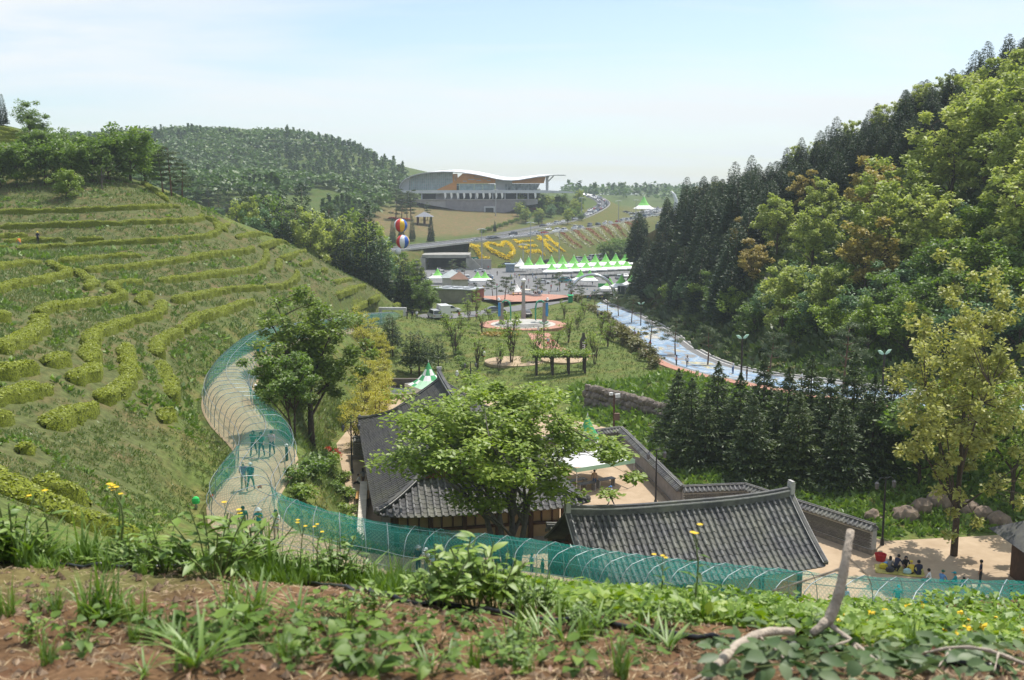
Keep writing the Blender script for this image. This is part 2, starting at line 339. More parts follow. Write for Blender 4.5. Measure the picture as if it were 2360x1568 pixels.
# ------------------------------------------------------------------ mesh helpers
class MB:
    """collects polygons, then becomes ONE mesh object"""
    def __init__(s): s.v = []; s.f = []; s.m = []
    def add(s, V, F, mi=0):
        o = len(s.v); s.v.extend([tuple(p) for p in V]); s.f.extend([tuple(i + o for i in f) for f in F]); s.m.extend([mi] * len(F))
    def box(s, c, d, rz=0.0, mi=0, taper=1.0):
        cx, cy, cz = c; hx, hy, hz = d[0] / 2, d[1] / 2, d[2] / 2; ca, sa = math.cos(rz), math.sin(rz); V = []
        for z, k in ((-hz, 1), (hz, taper)):
            for x, y in ((-hx, -hy), (hx, -hy), (hx, hy), (-hx, hy)):
                x *= k; y *= k; V.append((cx + x * ca - y * sa, cy + x * sa + y * ca, cz + z))
        s.add(V, [(3, 2, 1, 0), (4, 5, 6, 7), (0, 1, 5, 4), (1, 2, 6, 5), (2, 3, 7, 6), (3, 0, 4, 7)], mi)
    def tube(s, pts, rad, n=6, mi=0, cap=True):
        pts = [Vector(p) for p in pts]; k = len(pts)
        if not hasattr(rad, '__len__'): rad = [rad] * k
        V = []; ref = None
        for i, p in enumerate(pts):
            t = (pts[min(i + 1, k - 1)] - pts[max(i - 1, 0)]); t = t.normalized() if t.length > 1e-9 else Vector((0, 0, 1))
            if ref is None: ref = Vector((1, 0, 0)) if abs(t.x) < .8 else Vector((0, 1, 0))
            a = (ref - t * ref.dot(t)).normalized(); b = t.cross(a); ref = a
            for j in range(n):
                w = 2 * math.pi * j / n; V.append(p + (a * math.cos(w) + b * math.sin(w)) * rad[i])
        F = [(i * n + j, i * n + (j + 1) % n, (i + 1) * n + (j + 1) % n, (i + 1) * n + j) for i in range(k - 1) for j in range(n)]
        if cap: F += [tuple(range(n - 1, -1, -1)), tuple(range((k - 1) * n, k * n))]
        s.add(V, F, mi)
    def lathe(s, prof, c=(0, 0, 0), n=12, mi=0, sx=1.0, sy=1.0):
        V = [(c[0] + r * math.cos(2 * math.pi * j / n) * sx, c[1] + r * math.sin(2 * math.pi * j / n) * sy, c[2] + z) for r, z in prof for j in range(n)]
        k = len(prof)
        F = [(i * n + j, i * n + (j + 1) % n, (i + 1) * n + (j + 1) % n, (i + 1) * n + j) for i in range(k - 1) for j in range(n)]
        F += [tuple(range(n - 1, -1, -1)), tuple(range((k - 1) * n, k * n))]
        s.add(V, F, mi)
    def extrude(s, poly, d0, d1, fn, mi=0):            # poly of (a, b); fn(a, b, d) -> point
        n = len(poly); V = [fn(a, b, d0) for a, b in poly] + [fn(a, b, d1) for a, b in poly]
        F = [(i, (i + 1) % n, (i + 1) % n + n, i + n) for i in range(n)] + [tuple(range(n - 1, -1, -1)), tuple(range(n, 2 * n))]
        s.add(V, F, mi)
    def mesh(s, name, mats, smooth_=False):
        me = bpy.data.meshes.new(name); me.from_pydata(s.v, [], s.f)
        for m in (mats if isinstance(mats, (list, tuple)) else [mats]): me.materials.append(m)
        if any(s.m): me.polygons.foreach_set('material_index', s.m)
        if smooth_: me.polygons.foreach_set('use_smooth', [True] * len(s.f))
        me.update(); return me
    def build(s, name, mats, parent=None, smooth_=False, loc=None):
        return ob(name, s.mesh(name, mats, smooth_), parent, loc)
def np_mesh(name, V, F, mats, smooth_=False, mi=None):
    me = bpy.data.meshes.new(name); V = np.asarray(V, np.float32); F = np.asarray(F, np.int32); n, k = F.shape
    me.vertices.add(len(V)); me.vertices.foreach_set('co', V.ravel())
    me.loops.add(n * k); me.loops.foreach_set('vertex_index', F.ravel())
    me.polygons.add(n); me.polygons.foreach_set('loop_start', np.arange(0, n * k, k, dtype=np.int32)); me.polygons.foreach_set('loop_total', np.full(n, k, np.int32))
    for m in (mats if isinstance(mats, (list, tuple)) else [mats]): me.materials.append(m)
    if mi is not None: me.polygons.foreach_set('material_index', np.asarray(mi, np.int32))
    me.polygons.foreach_set('use_smooth', np.full(n, bool(smooth_)))
    me.update(); me.validate(); return me
def ob(name, me, parent=None, loc=None):
    o = bpy.data.objects.new(name, me); COL.objects.link(o)
    if parent is not None: o.parent = parent
    if loc is not None: o.location = loc
    return o
def tag(o, label=None, cat=None, group=None, kind=None):
    if label: o['label'] = label
    if cat: o['category'] = cat
    if group: o['group'] = group
    if kind: o['kind'] = kind
    return o
def thing(name, label, cat, loc=(0, 0, 0), rz=0.0, group=None, scale=1.0):
    o = bpy.data.objects.new(name, None); COL.objects.link(o); o.location = loc; o.rotation_euler = (0, 0, rz)
    o.empty_display_size = .2
    o.scale = (scale,) * 3 if not hasattr(scale, '__len__') else scale
    return tag(o, label, cat, group)
def dup(root, loc, rz=0.0, scale=1.0, label=None, group=None):
    r = root.copy(); COL.objects.link(r); r.location = loc; r.rotation_euler = (0, 0, rz)
    r.scale = (scale,) * 3 if not hasattr(scale, '__len__') else scale
    if label: r['label'] = label
    if group: r['group'] = group
    for ch in KIDS(root):
        c = ch.copy(); COL.objects.link(c); c.parent = r
        for g in KIDS(ch):
            d = g.copy(); COL.objects.link(d); d.parent = c
    return r
_kids = {}
def KIDS(o):
    if o.name not in _kids: _kids[o.name] = [c for c in bpy.data.objects if c.parent == o]
    return _kids[o.name]
def recolor(o, slot, mat):
    o.material_slots[slot].link = 'OBJECT'; o.material_slots[slot].material = mat
ORD = 'first second third fourth fifth sixth seventh eighth ninth tenth eleventh twelfth thirteenth fourteenth fifteenth sixteenth seventeenth eighteenth nineteenth twentieth'.split()
def nth(i):
    if i < 20: return ORD[i]
    t = 'twenty thirty forty fifty sixty seventy eighty ninety'.split()[(i + 1) // 10 - 2] if i < 99 else 'hundredth'
    u = (i + 1) % 10
    return (t.replace('ty', 'tieth') if u == 0 else t + '-' + ORD[u - 1]) if i < 99 else str(i + 1) + 'th'

def leafquads(C, size, up=.5, aspect=.6, rng=nr, out=None, droop=0.0, pointy=True):
    """rhombic leaves round centres C; up biases their faces upwards, out (n,3) points their tips"""
    n = len(C); nrm = rng.normal(size=(n, 3)); nrm[:, 2] = np.abs(nrm[:, 2]) + up * 2; nrm /= np.linalg.norm(nrm, axis=1)[:, None]
    t = rng.normal(size=(n, 3)) if out is None else out + rng.normal(size=(n, 3)) * .35
    t[:, 2] -= droop
    t -= nrm * (t * nrm).sum(1)[:, None]; t /= np.linalg.norm(t, axis=1)[:, None] + 1e-9
    b = np.cross(nrm, t); s = np.broadcast_to(size, (n,))[:, None] * (.7 + .6 * rng.random((n, 1)))
    V = np.stack([C - t * s * .5, C + b * s * aspect * .5 - t * s * .05, C + t * s * .5 - nrm * s * .08, C - b * s * aspect * .5 - t * s * .05], 1).reshape(-1, 3)
    return V, np.arange(4 * n).reshape(n, 4)
def joinq(parts):
    Vs, Fs, o = [], [], 0
    for V, F in parts: Vs.append(V); Fs.append(F + o); o += len(V)
    return np.concatenate(Vs), np.concatenate(Fs)
def blob(center, rad, n, rng=nr, shell=.55):
    d = rng.normal(size=(n, 3)); d /= np.linalg.norm(d, axis=1)[:, None]
    r = (shell + (1 - shell) * rng.random((n, 1))) * (.85 + .3 * rng.random((n, 1)))
    return np.asarray(center) + d * r * np.asarray(rad), d

# ------------------------------------------------------------------ ground sheet
def px_poly(pts, ymin=8): return [tuple(G(x, y, ymin))[:2] for x, y in pts]
TEA = px_poly([(-250, 1190), (0, 1185), (330, 1240), (470, 1190), (475, 930), (570, 780), (640, 745), (880, 712), (978, 733), (880, 668), (800, 625), (650, 575), (520, 505), (430, 462), (360, 445), (250, 400), (0, 330), (-250, 300)])
def ground():
    x, y, z = _GX.ravel(), _GY.ravel(), GH.ravel()
    n = len(x); col = np.zeros((n, 4), np.float32); col[:, 3] = 1
    c = np.zeros((n, 3)); c[:] = (.125, .17, .045)
    def put(w, rgb):
        w = np.clip(w, 0, 1)[:, None]; c[:] = c * (1 - w) + np.array(rgb) * w
    dt = poly_dist(x, y, TEA); put(-dt / 4, (.115, .135, .05))
    put((y - 240) / 60, (.085, .13, .035))
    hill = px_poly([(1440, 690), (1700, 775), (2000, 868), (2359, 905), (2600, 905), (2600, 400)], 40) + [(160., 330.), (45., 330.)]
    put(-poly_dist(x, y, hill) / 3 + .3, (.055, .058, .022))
    mus = [tuple(XZ(v, Y, 0))[:2] for v, Y in ((780, 455), (1000, 470), (1180, 492), (1240, 560), (1250, 700), (900, 700), (900, 560), (800, 500))]
    put(-poly_dist(x, y, mus) / 8, (.165, .15, .065))
    put(1 - (_near(x, y, HIGHWAY)[0] - 22) / 8 - (x > 75) * 0, (.12, .135, .04))
    put((7.5 - y) / 2.5, (.165, .098, .052))
    put(np.where(y < 30, vnoise(x / .8, y / .8, 9) * 1.4 + .1, 0) * (y > 3.2), (.12, .14, .045))
    col[:, :3] = c
    i = np.arange(NI - 1); j = np.arange(NJ - 1); J, I = np.meshgrid(j, i, indexing='ij'); a = (J * NI + I).ravel()
    F = np.stack([a, a + 1, a + NI + 1, a + NI], 1)
    m, nt, N, L, out = _nodes('ground_cover')
    at = N.new('ShaderNodeAttribute'); at.attribute_name = 'zone'
    tc = N.new('ShaderNodeTexCoord')
    def noise(s, d=4): 
        q = N.new('ShaderNodeTexNoise'); q.inputs['Scale'].default_value = s; q.inputs['Detail'].default_value = d; q.inputs['Roughness'].default_value = .65; L.new(tc.outputs['Object'], q.inputs['Vector']); return q
    n1, n2, n3 = noise(.35, 6), noise(2.2, 5), noise(34, 6)
    dry = N.new('ShaderNodeMix'); dry.data_type = 'RGBA'; dry.blend_type = 'MULTIPLY'; dry.inputs[7].default_value = (1.4, 1.02, 1.25, 1)
    r1 = _ramp(N, [(.47, (0, 0, 0)), (.64, (1, 1, 1))]); L.new(n1.outputs['Fac'], r1.inputs[0]); L.new(r1.outputs[0], dry.inputs[0]); L.new(at.outputs['Color'], dry.inputs[6])
    mu = N.new('ShaderNodeMix'); mu.data_type = 'RGBA'; mu.blend_type = 'MULTIPLY'; mu.inputs[0].default_value = 1
    r2 = _ramp(N, [(.3, (.55, .55, .55)), (.7, (1.3, 1.3, 1.3))]); L.new(n2.outputs['Fac'], r2.inputs[0]); L.new(dry.outputs[2], mu.inputs[6]); L.new(r2.outputs[0], mu.inputs[7])
    mu2 = N.new('ShaderNodeMix'); mu2.data_type = 'RGBA'; mu2.blend_type = 'MULTIPLY'; mu2.inputs[0].default_value = 1
    r3 = _ramp(N, [(.3, (.6, .58, .56)), (.72, (1.3, 1.3, 1.3))]); L.new(n3.outputs['Fac'], r3.inputs[0]); L.new(mu.outputs[2], mu2.inputs[6]); L.new(r3.outputs[0], mu2.inputs[7])
    b = N.new('ShaderNodeBsdfPrincipled'); b.inputs['Roughness'].default_value = .95; b.inputs['Specular IOR Level'].default_value = .1
    L.new(mu2.outputs[2], b.inputs['Base Color'])
    bp = N.new('ShaderNodeBump'); bp.inputs['Strength'].default_value = .5; bp.inputs['Distance'].default_value = .02; L.new(n3.outputs['Fac'], bp.inputs['Height']); L.new(bp.outputs[0], b.inputs['Normal'])
    L.new(b.outputs[0], out.inputs[0])
    me = np_mesh('ground', np.stack([x, y, z], 1), F, m, True)
    ca = me.color_attributes.new('zone', 'FLOAT_COLOR', 'POINT'); ca.data.foreach_set('color', col.ravel())
    tag(ob('ground', me), kind='structure')
ground()

# ------------------------------------------------------------------ roads, yard, plaza: thin sheets over the ground
def ribbon(name, line, half_l, half_r, mat, dz, step=1.5, kind='structure', cross=4):
    pts = resample(line, step); V = []; F = []; n = cross + 1
    for i, p in enumerate(pts):
        t = pts[min(i + 1, len(pts) - 1)] - pts[max(i - 1, 0)]; t.z = 0; t.normalize(); s = Vector((t.y, -t.x, 0))
        for k in range(n):
            q = p + s * (-half_l + (half_l + half_r) * k / cross); V.append((q.x, q.y, p.z + dz))
    F = [(i * n + k, i * n + k + 1, (i + 1) * n + k + 1, (i + 1) * n + k) for i in range(len(pts) - 1) for k in range(cross)]
    return tag(ob(name, np_mesh(name, V, F, mat, True)), kind=kind)
def sheet(name, poly, zf, mat, n=26):
    xs = [p[0] for p in poly]; ys = [p[1] for p in poly]
    bm = bmesh.new(); vs = [bm.verts.new((p[0], p[1], 0)) for p in poly]; bm.faces.new(vs)
    for k in range(1, n):
        yy = min(ys) + (max(ys) - min(ys)) * k / n
        bmesh.ops.bisect_plane(bm, geom=bm.verts[:] + bm.edges[:] + bm.faces[:], plane_co=(0, yy, 0), plane_no=(0, 1, 0))
    for v in bm.verts: v.co.z = zf(v.co.y)
    bmesh.ops.recalc_face_normals(bm, faces=bm.faces)
    me = bpy.data.meshes.new(name); bm.to_mesh(me); bm.free(); me.materials.append(mat)
    if sum(p.normal.z for p in me.polygons) < 0: me.flip_normals()
    return tag(ob(name, me), kind='structure')
m_sand = M('yard_sand', (.43, .32, .21), var=.14, scale=.5, rough=.95, bump=.3, bscale=9, spec=.1, col2=(.50, .39, .27))
m_asph = M('asphalt', (.17, .17, .17), var=.15, scale=.4, rough=.85, bump=.2, bscale=30)
m_asph2 = M('asphalt_dark', (.11, .113, .12), var=.15, scale=.3, rough=.85)
m_conc = M('concrete', (.42, .41, .38), var=.15, scale=.8, rough=.85, bump=.15)
m_brickpave = M('red_paving', (.42, .22, .16), var=.15, scale=1.2, rough=.85)
m_pavepale = M('pale_paving', (.5, .47, .42), var=.12, scale=1.0, rough=.85)
m_white = paint('white_paint', (.78, .78, .76), .5)
sheet('yard', YARD, lambda y: -25.95, m_sand)
sheet('plaza', PLAZA, lambda y: float(plaza_z(y)) + .1, m_asph)
ribbon('tunnel_path', TUNNEL, 2.0, 2.0, M('path_sand', (.42, .325, .205), var=.16, scale=.7, rough=.95, bump=.3, bscale=8, spec=.1), .05)
ribbon('driveway', DRIVE, 3.6, 3.6, m_asph, .1)
ribbon('highway', HIGHWAY, 8.2, 8.2, m_asph2, .12, 4)
ribbon('ramp_road', RAMP, 4.2, 4.2, m_asph2, .12, 3)
ribbon('frontage_road', FRONTAGE, 4, 4, m_asph2, .12, 3)
def painted_road():
    m, nt, N, L, out = _nodes('painted_asphalt')
    tc = N.new('ShaderNodeTexCoord'); mp = N.new('ShaderNodeMapping'); mp.inputs['Scale'].default_value = (.2, .085, .2); L.new(tc.outputs['Object'], mp.inputs[0])
    n = N.new('ShaderNodeTexNoise'); n.inputs['Scale'].default_value = 1.0; n.inputs['Detail'].default_value = 2.5; n.inputs['Distortion'].default_value = 1.6; L.new(mp.outputs[0], n.inputs['Vector'])
    r = _ramp(N, [(.0, (.22, .22, .22)), (.36, (.24, .24, .24)), (.38, (.16, .29, .46)), (.44, (.21, .37, .56)), (.48, (.32, .44, .56)), (.52, (.44, .5, .55)), (.545, (.20, .36, .55)), (.59, (.24, .24, .24)), (.62, (.56, .55, .48)), (.65, (.56, .43, .14)), (.68, (.22, .38, .3)), (.74, (.14, .3, .55))])
    r.color_ramp.interpolation = 'LINEAR'; L.new(n.outputs['Fac'], r.inputs[0])
    n2 = N.new('ShaderNodeTexNoise'); n2.inputs['Scale'].default_value = 3; n2.inputs['Detail'].default_value = 6; L.new(tc.outputs['Object'], n2.inputs['Vector'])
    r2 = _ramp(N, [(.38, (0, 0, 0)), (.7, (.75, .75, .75))]); L.new(n2.outputs['Fac'], r2.inputs[0])
    mx = N.new('ShaderNodeMix'); mx.data_type = 'RGBA'; mx.inputs[7].default_value = (.2, .2, .2, 1); L.new(r2.outputs[0], mx.inputs[0]); L.new(r.outputs[0], mx.inputs[6])
    b = N.new('ShaderNodeBsdfPrincipled'); b.inputs['Roughness'].default_value = .8; L.new(mx.outputs[2], b.inputs['Base Color']); L.new(b.outputs[0], out.inputs[0])
    k = [i for i, p in enumerate(ROAD) if p.y < 330]
    ribbon('park_road', ROAD, 4.6, 4.6, m_asph, .12, 1.2)
    ribbon('road_mural', ROAD[6:], 2.6, 3.6, m, .126, 1.2)
    ribbon('pavement', ROAD, -4.75, 6.3, m_brickpave, .24, 1.2, cross=2) if False else None
painted_road()
def side_strip(name, line, a, b, mat, dz, step=1.2, thick=.0):   # strip from offset a to b (to the right of travel)
    pts = resample(line, step); V = []; F = []
    for i, p in enumerate(pts):
        t = pts[min(i + 1, len(pts) - 1)] - pts[max(i - 1, 0)]; t.z = 0; t.normalize(); s = Vector((t.y, -t.x, 0))
        q, r = p + s * a, p + s * b
        V += [(q.x, q.y, p.z), (q.x, q.y, p.z + dz), (r.x, r.y, p.z + dz), (r.x, r.y, p.z)]
    F = [(i * 4 + k, i * 4 + k + 1, i * 4 + k + 5, i * 4 + k + 4) for i in range(len(pts) - 1) for k in range(3)]
    return tag(ob(name, np_mesh(name, V, F, mat)), kind='structure')
# the road runs towards the viewer: its right-hand side faces the park
side_strip('pavement', ROAD, 4.75, 6.4, m_brickpave, .25)
side_strip('kerb', ROAD, 4.6, 4.75, m_conc, .27)
side_strip('kerb_hill_side', ROAD, -5.0, -4.6, m_conc, .3)
side_strip('road_edge_line', ROAD[6:], -4.2, -4.05, m_white, .128)
for a in (-7.9, -.1, 7.6): side_strip('highway_line', HIGHWAY, a, a + .25, m_white, .13, 4)
side_strip('highway_barrier', HIGHWAY, 8.3, 8.6, m_conc, .75, 4)
side_strip('highway_barrier_far', HIGHWAY, -8.6, -8.3, m_conc, .75, 4)
side_strip('ramp_barrier', RAMP, 4.3, 4.6, m_conc, .7, 4)
# ------------------------------------------------------------------ plant materials
L_TEA = leafmat('tea_leaf', [(.12, .15, .012), (.20, .24, .016), (.28, .325, .022), (.37, .40, .035)], .3, .08, 1.2)
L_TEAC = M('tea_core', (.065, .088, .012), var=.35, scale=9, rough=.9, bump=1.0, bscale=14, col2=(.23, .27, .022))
L_GRASS = leafmat('meadow_grass', [(.075, .135, .03), (.12, .19, .04), (.17, .215, .06), (.27, .225, .12)], .3, 0, .12)
L_WEED = leafmat('weed_leaf', [(.06, .13, .02), (.12, .21, .03), (.20, .31, .045), (.28, .38, .06)], .3, .3, 2.0)
L_GREEN = leafmat('green_leaf', [(.06, .115, .016), (.11, .19, .028), (.17, .265, .04), (.24, .33, .055)], .45, .15, .35)
L_FRESH = leafmat('fresh_leaf', [(.10, .165, .02), (.17, .26, .03), (.25, .345, .04), (.34, .42, .055)], .38, .2, .4)
L_OAK = leafmat('oak_leaf', [(.20, .26, .05), (.31, .38, .08), (.42, .48, .115), (.53, .56, .16)], .42, .35, .25)
L_RUST = leafmat('rusty_leaf', [(.24, .19, .05), (.36, .29, .075), (.45, .38, .10), (.44, .43, .10)], .35, .3, .25)
L_GREY = leafmat('silvery_leaf', [(.055, .12, .04), (.10, .19, .07), (.15, .26, .10), (.21, .32, .14)], .3, .3, .4)
L_CYP = leafmat('cypress_leaf', [(.013, .034, .013), (.024, .054, .018), (.04, .078, .022), (.065, .108, .028)], .18, .3, .3)
L_CON = leafmat('conifer_leaf', [(.022, .044, .01), (.042, .075, .016), (.075, .115, .022), (.12, .16, .034)], .2, .25, .5)
L_PINE = leafmat('pine_needle', [(.03, .055, .02), (.055, .09, .03), (.085, .125, .04), (.12, .16, .05)], .18, .25, .5)
L_FAR = leafmat('far_leaf', [(.03, .065, .018), (.055, .11, .024), (.10, .175, .034), (.155, .23, .045)], .3, 0, .02)
L_BAMBOO = leafmat('bamboo_leaf', [(.18, .20, .02), (.34, .34, .035), (.46, .43, .05), (.54, .48, .08)], .35, .2, .6)
L_FLOWER = leafmat('azalea_flower', [(.32, .02, .015), (.45, .035, .02), (.5, .06, .03), (.3, .1, .03)], .25, .3, 1)
BARK = M('bark', (.085, .062, .045), var=.35, scale=6, rough=.95, bump=.6, bscale=20)
BARKG = M('grey_bark', (.13, .115, .10), var=.3, scale=5, rough=.95, bump=.5, bscale=18)
BARKP = M('pine_bark', (.15, .085, .055), var=.35, scale=5, rough=.95, bump=.5, bscale=18)

# ------------------------------------------------------------------ plant builders: each returns a thing with crown and trunk, built once and copied
def curve(a, b, sag, rng, n=5):
    a, b = Vector(a), Vector(b); m = a.lerp(b, .5) + Vector((rng.normal() * sag, rng.normal() * sag, abs(rng.normal()) * sag))
    return [a * (1 - t) ** 2 + m * 2 * t * (1 - t) + b * t * t for t in [i / n for i in range(n + 1)]]
def broad_meshes(name, seed, h=9.0, cw=4.0, ch=3.0, base=.32, trunk=.18, leaf=.28, n_clump=46, per=70, lm=None, bark=None, lean=0.0, flat=.55, up=.5, stems=1, cr=.3, aspect=.62, droop=0):
    """broadleaf tree: limbs run from the trunk to leaf clumps spread through an uneven crown"""
    rng = np.random.default_rng(seed); mb = MB(); cz0 = h * base; cen = np.array([lean, 0, cz0 + (h - cz0) * .5]); half = np.array([cw, cw, (h - cz0) * .5])
    cl = []
    while len(cl) < n_clump:
        d = rng.normal(size=3); d /= np.linalg.norm(d); r = rng.random() ** .45
        k = 1 + .22 * math.sin(3 * math.atan2(d[1], d[0]) + seed) + .12 * rng.normal()
        p = cen + d * r * half * k
        if p[2] < cz0 * .9: continue
        cl.append(p)
    cl = np.array(cl)
    tops = []
    for s in range(stems):
        ang = 2 * math.pi * s / max(1, stems) + .6; off = .16 * cw * (stems > 1)
        top = Vector((lean * .6 + math.cos(ang) * off * 2, math.sin(ang) * off * 2, cz0 + (h - cz0) * .55))
        pts = curve((math.cos(ang) * trunk * (stems > 1), math.sin(ang) * trunk * (stems > 1), -.4), top, .18, rng, 7)
        k = 1 if stems == 1 else .7
        mb.tube(pts, [trunk * k * (1.25 - .95 * i / 7) for i in range(8)], 8); tops.append(pts)
    mains = cl[rng.choice(len(cl), min(9 * max(1, stems // 2 + 1), len(cl)), replace=False)]; limb_pts = []
    for q in mains:
        pts = tops[rng.integers(len(tops))]; tt = min(.95, max(.3, (q[2] - h * .18) / h * 1.0)); s = pts[min(7, max(2, int(tt * 7)))]
        c = curve(s, q, .22, rng, 6); mb.tube(c, [trunk * .45 * (1 - .8 * i / 6) + .012 for i in range(7)], 5, cap=False); limb_pts += c[2:]
    LP = np.array([tuple(p) for p in limb_pts])
    for q in cl:
        i = np.argmin(((LP - q) ** 2).sum(1)); a = LP[i]
        if .05 < np.linalg.norm(a - q): mb.tube(curve(a, q, .1, rng, 3), [trunk * .14, trunk * .1, trunk * .07, .008], 4, cap=False)
    parts = []
    for q in cl:
        r = cw * cr * (.7 + .6 * rng.random()); C, d = blob(q, (r, r, r * flat), int(per * (.7 + .6 * rng.random())), rng, .35)
        parts.append(leafquads(C, leaf, up, aspect, rng, out=d.copy(), droop=droop))
    V, F = joinq(parts)
    return np_mesh(name + '_crown', V, F, lm or L_GREEN), mb.mesh(name + '_trunk', bark or BARK, True)
def conifer_meshes(name, seed, h=11.0, r=2.2, n=2400, base=.06, leaf=.55, lm=None, trunk=.14, power=.75, whorl=.5, tip=1.0, droop=.25, asp=.34, bark=None):
    rng = np.random.default_rng(seed); mb = MB(); mb.tube([(0, 0, -.4), (0, 0, h * .5), (0, 0, h * .97)], [trunk, trunk * .6, .02], 6)
    t = rng.random(n * 2); t = t[rng.random(n * 2) < (1 - t * .82)][:n]; n = len(t)
    z = base * h + t * h * (1 - base); rr = r * (1 - t) ** power + .05
    w = 1 + whorl * .5 * np.sin(z * 2 * math.pi / .95 + seed)
    ang = rng.random(n) * 2 * math.pi; lob = 1 + .16 * np.sin(3 * ang + z * 1.3 + seed) + .1 * np.sin(7 * ang - z * 2)
    rad = rr * w * lob * (.45 + .62 * np.sqrt(rng.random(n)))
    C = np.stack([np.cos(ang) * rad, np.sin(ang) * rad, z - rad * droop * .5], 1)
    out = np.stack([np.cos(ang), np.sin(ang), np.full(n, tip)], 1)
    V, F = leafquads(C, leaf * (.55 + .6 * (1 - t)), .35, asp, rng, out=out, droop=droop)
    return np_mesh(name + '_crown', V, F, lm or L_CYP), mb.mesh(name + '_trunk', bark or BARK, True)
def pine_meshes(name, seed, h=7.0, r=2.2, pads=9, per=260, lm=None, bend=.6, trunk=.13, leaf=.34, base=.45, bark=None):
    """red pine: bent stem, level pads of needle tufts"""
    rng = np.random.default_rng(seed); mb = MB()
    st = [Vector((bend * math.sin(2.3 * t + seed) * t, bend * math.cos(1.7 * t + seed) * t * .6, h * t - .3)) for t in [i / 9 for i in range(10)]]
    mb.tube(st, [trunk * (1.2 - .95 * i / 9) for i in range(10)], 7); parts = []
    for k in range(pads):
        t = base + (1 - base) * (k + .5 * rng.random()) / pads; s = st[min(9, int(t * 9.4))]; a = k * 2.4 + rng.random(); rr = r * (1.15 - .75 * (t - base) / (1 - base)) * (.45 + .5 * rng.random())
        q = np.array([s.x + math.cos(a) * rr, s.y + math.sin(a) * rr, s.z + .25 + .2 * rng.random()])
        mb.tube(curve(s, q, .15, rng, 4), [trunk * .42, trunk * .3, trunk * .22, trunk * .15, .01], 5, cap=False)
        pr = r * (.32 + .25 * rng.random()); C, d = blob(q + [0, 0, .12], (pr, pr, pr * .33), per, rng, .3); d[:, 2] = np.abs(d[:, 2]) + .4
        parts.append(leafquads(C, leaf, .25, .22, rng, out=d))
    V, F = joinq(parts)
    return np_mesh(name + '_crown', V, F, lm or L_PINE), mb.mesh(name + '_trunk', bark or BARKP, True)
def shrub_mesh(name, seed, r=1.0, h=1.0, n=500, leaf=.16, lm=None, clumps=9, up=.5):
    rng = np.random.default_rng(seed); parts = []
    for k in range(clumps):
        a = rng.random() * 6.28; d = r * .62 * math.sqrt(rng.random()); q = (math.cos(a) * d, math.sin(a) * d, h * (.3 + .4 * rng.random()))
        C, o = blob(q, (r * .46, r * .46, h * .36), n // clumps, rng, .35); C[:, 2] = np.abs(C[:, 2]); parts.append(leafquads(C, leaf, up, .6, rng, out=o))
    V, F = joinq(parts); return np_mesh(name + '_foliage', V, F, lm or L_GREEN)
def plant(name, cat, meshes, loc, rz, sc, label, group=None):
    """a tree thing: an Empty at its foot with a crown and a trunk"""
    t = thing(name, label, cat, loc, rz, group, sc); ob('crown', meshes[0], t); ob('trunk', meshes[1], t); return t
def shrub(name, me, loc, rz, sc, label, group=None, cat='shrub'):
    o = ob(name, me, None, loc); o.rotation_euler = (0, 0, rz); o.scale = (sc,) * 3 if not hasattr(sc, '__len__') else sc
    return tag(o, label, cat, group)

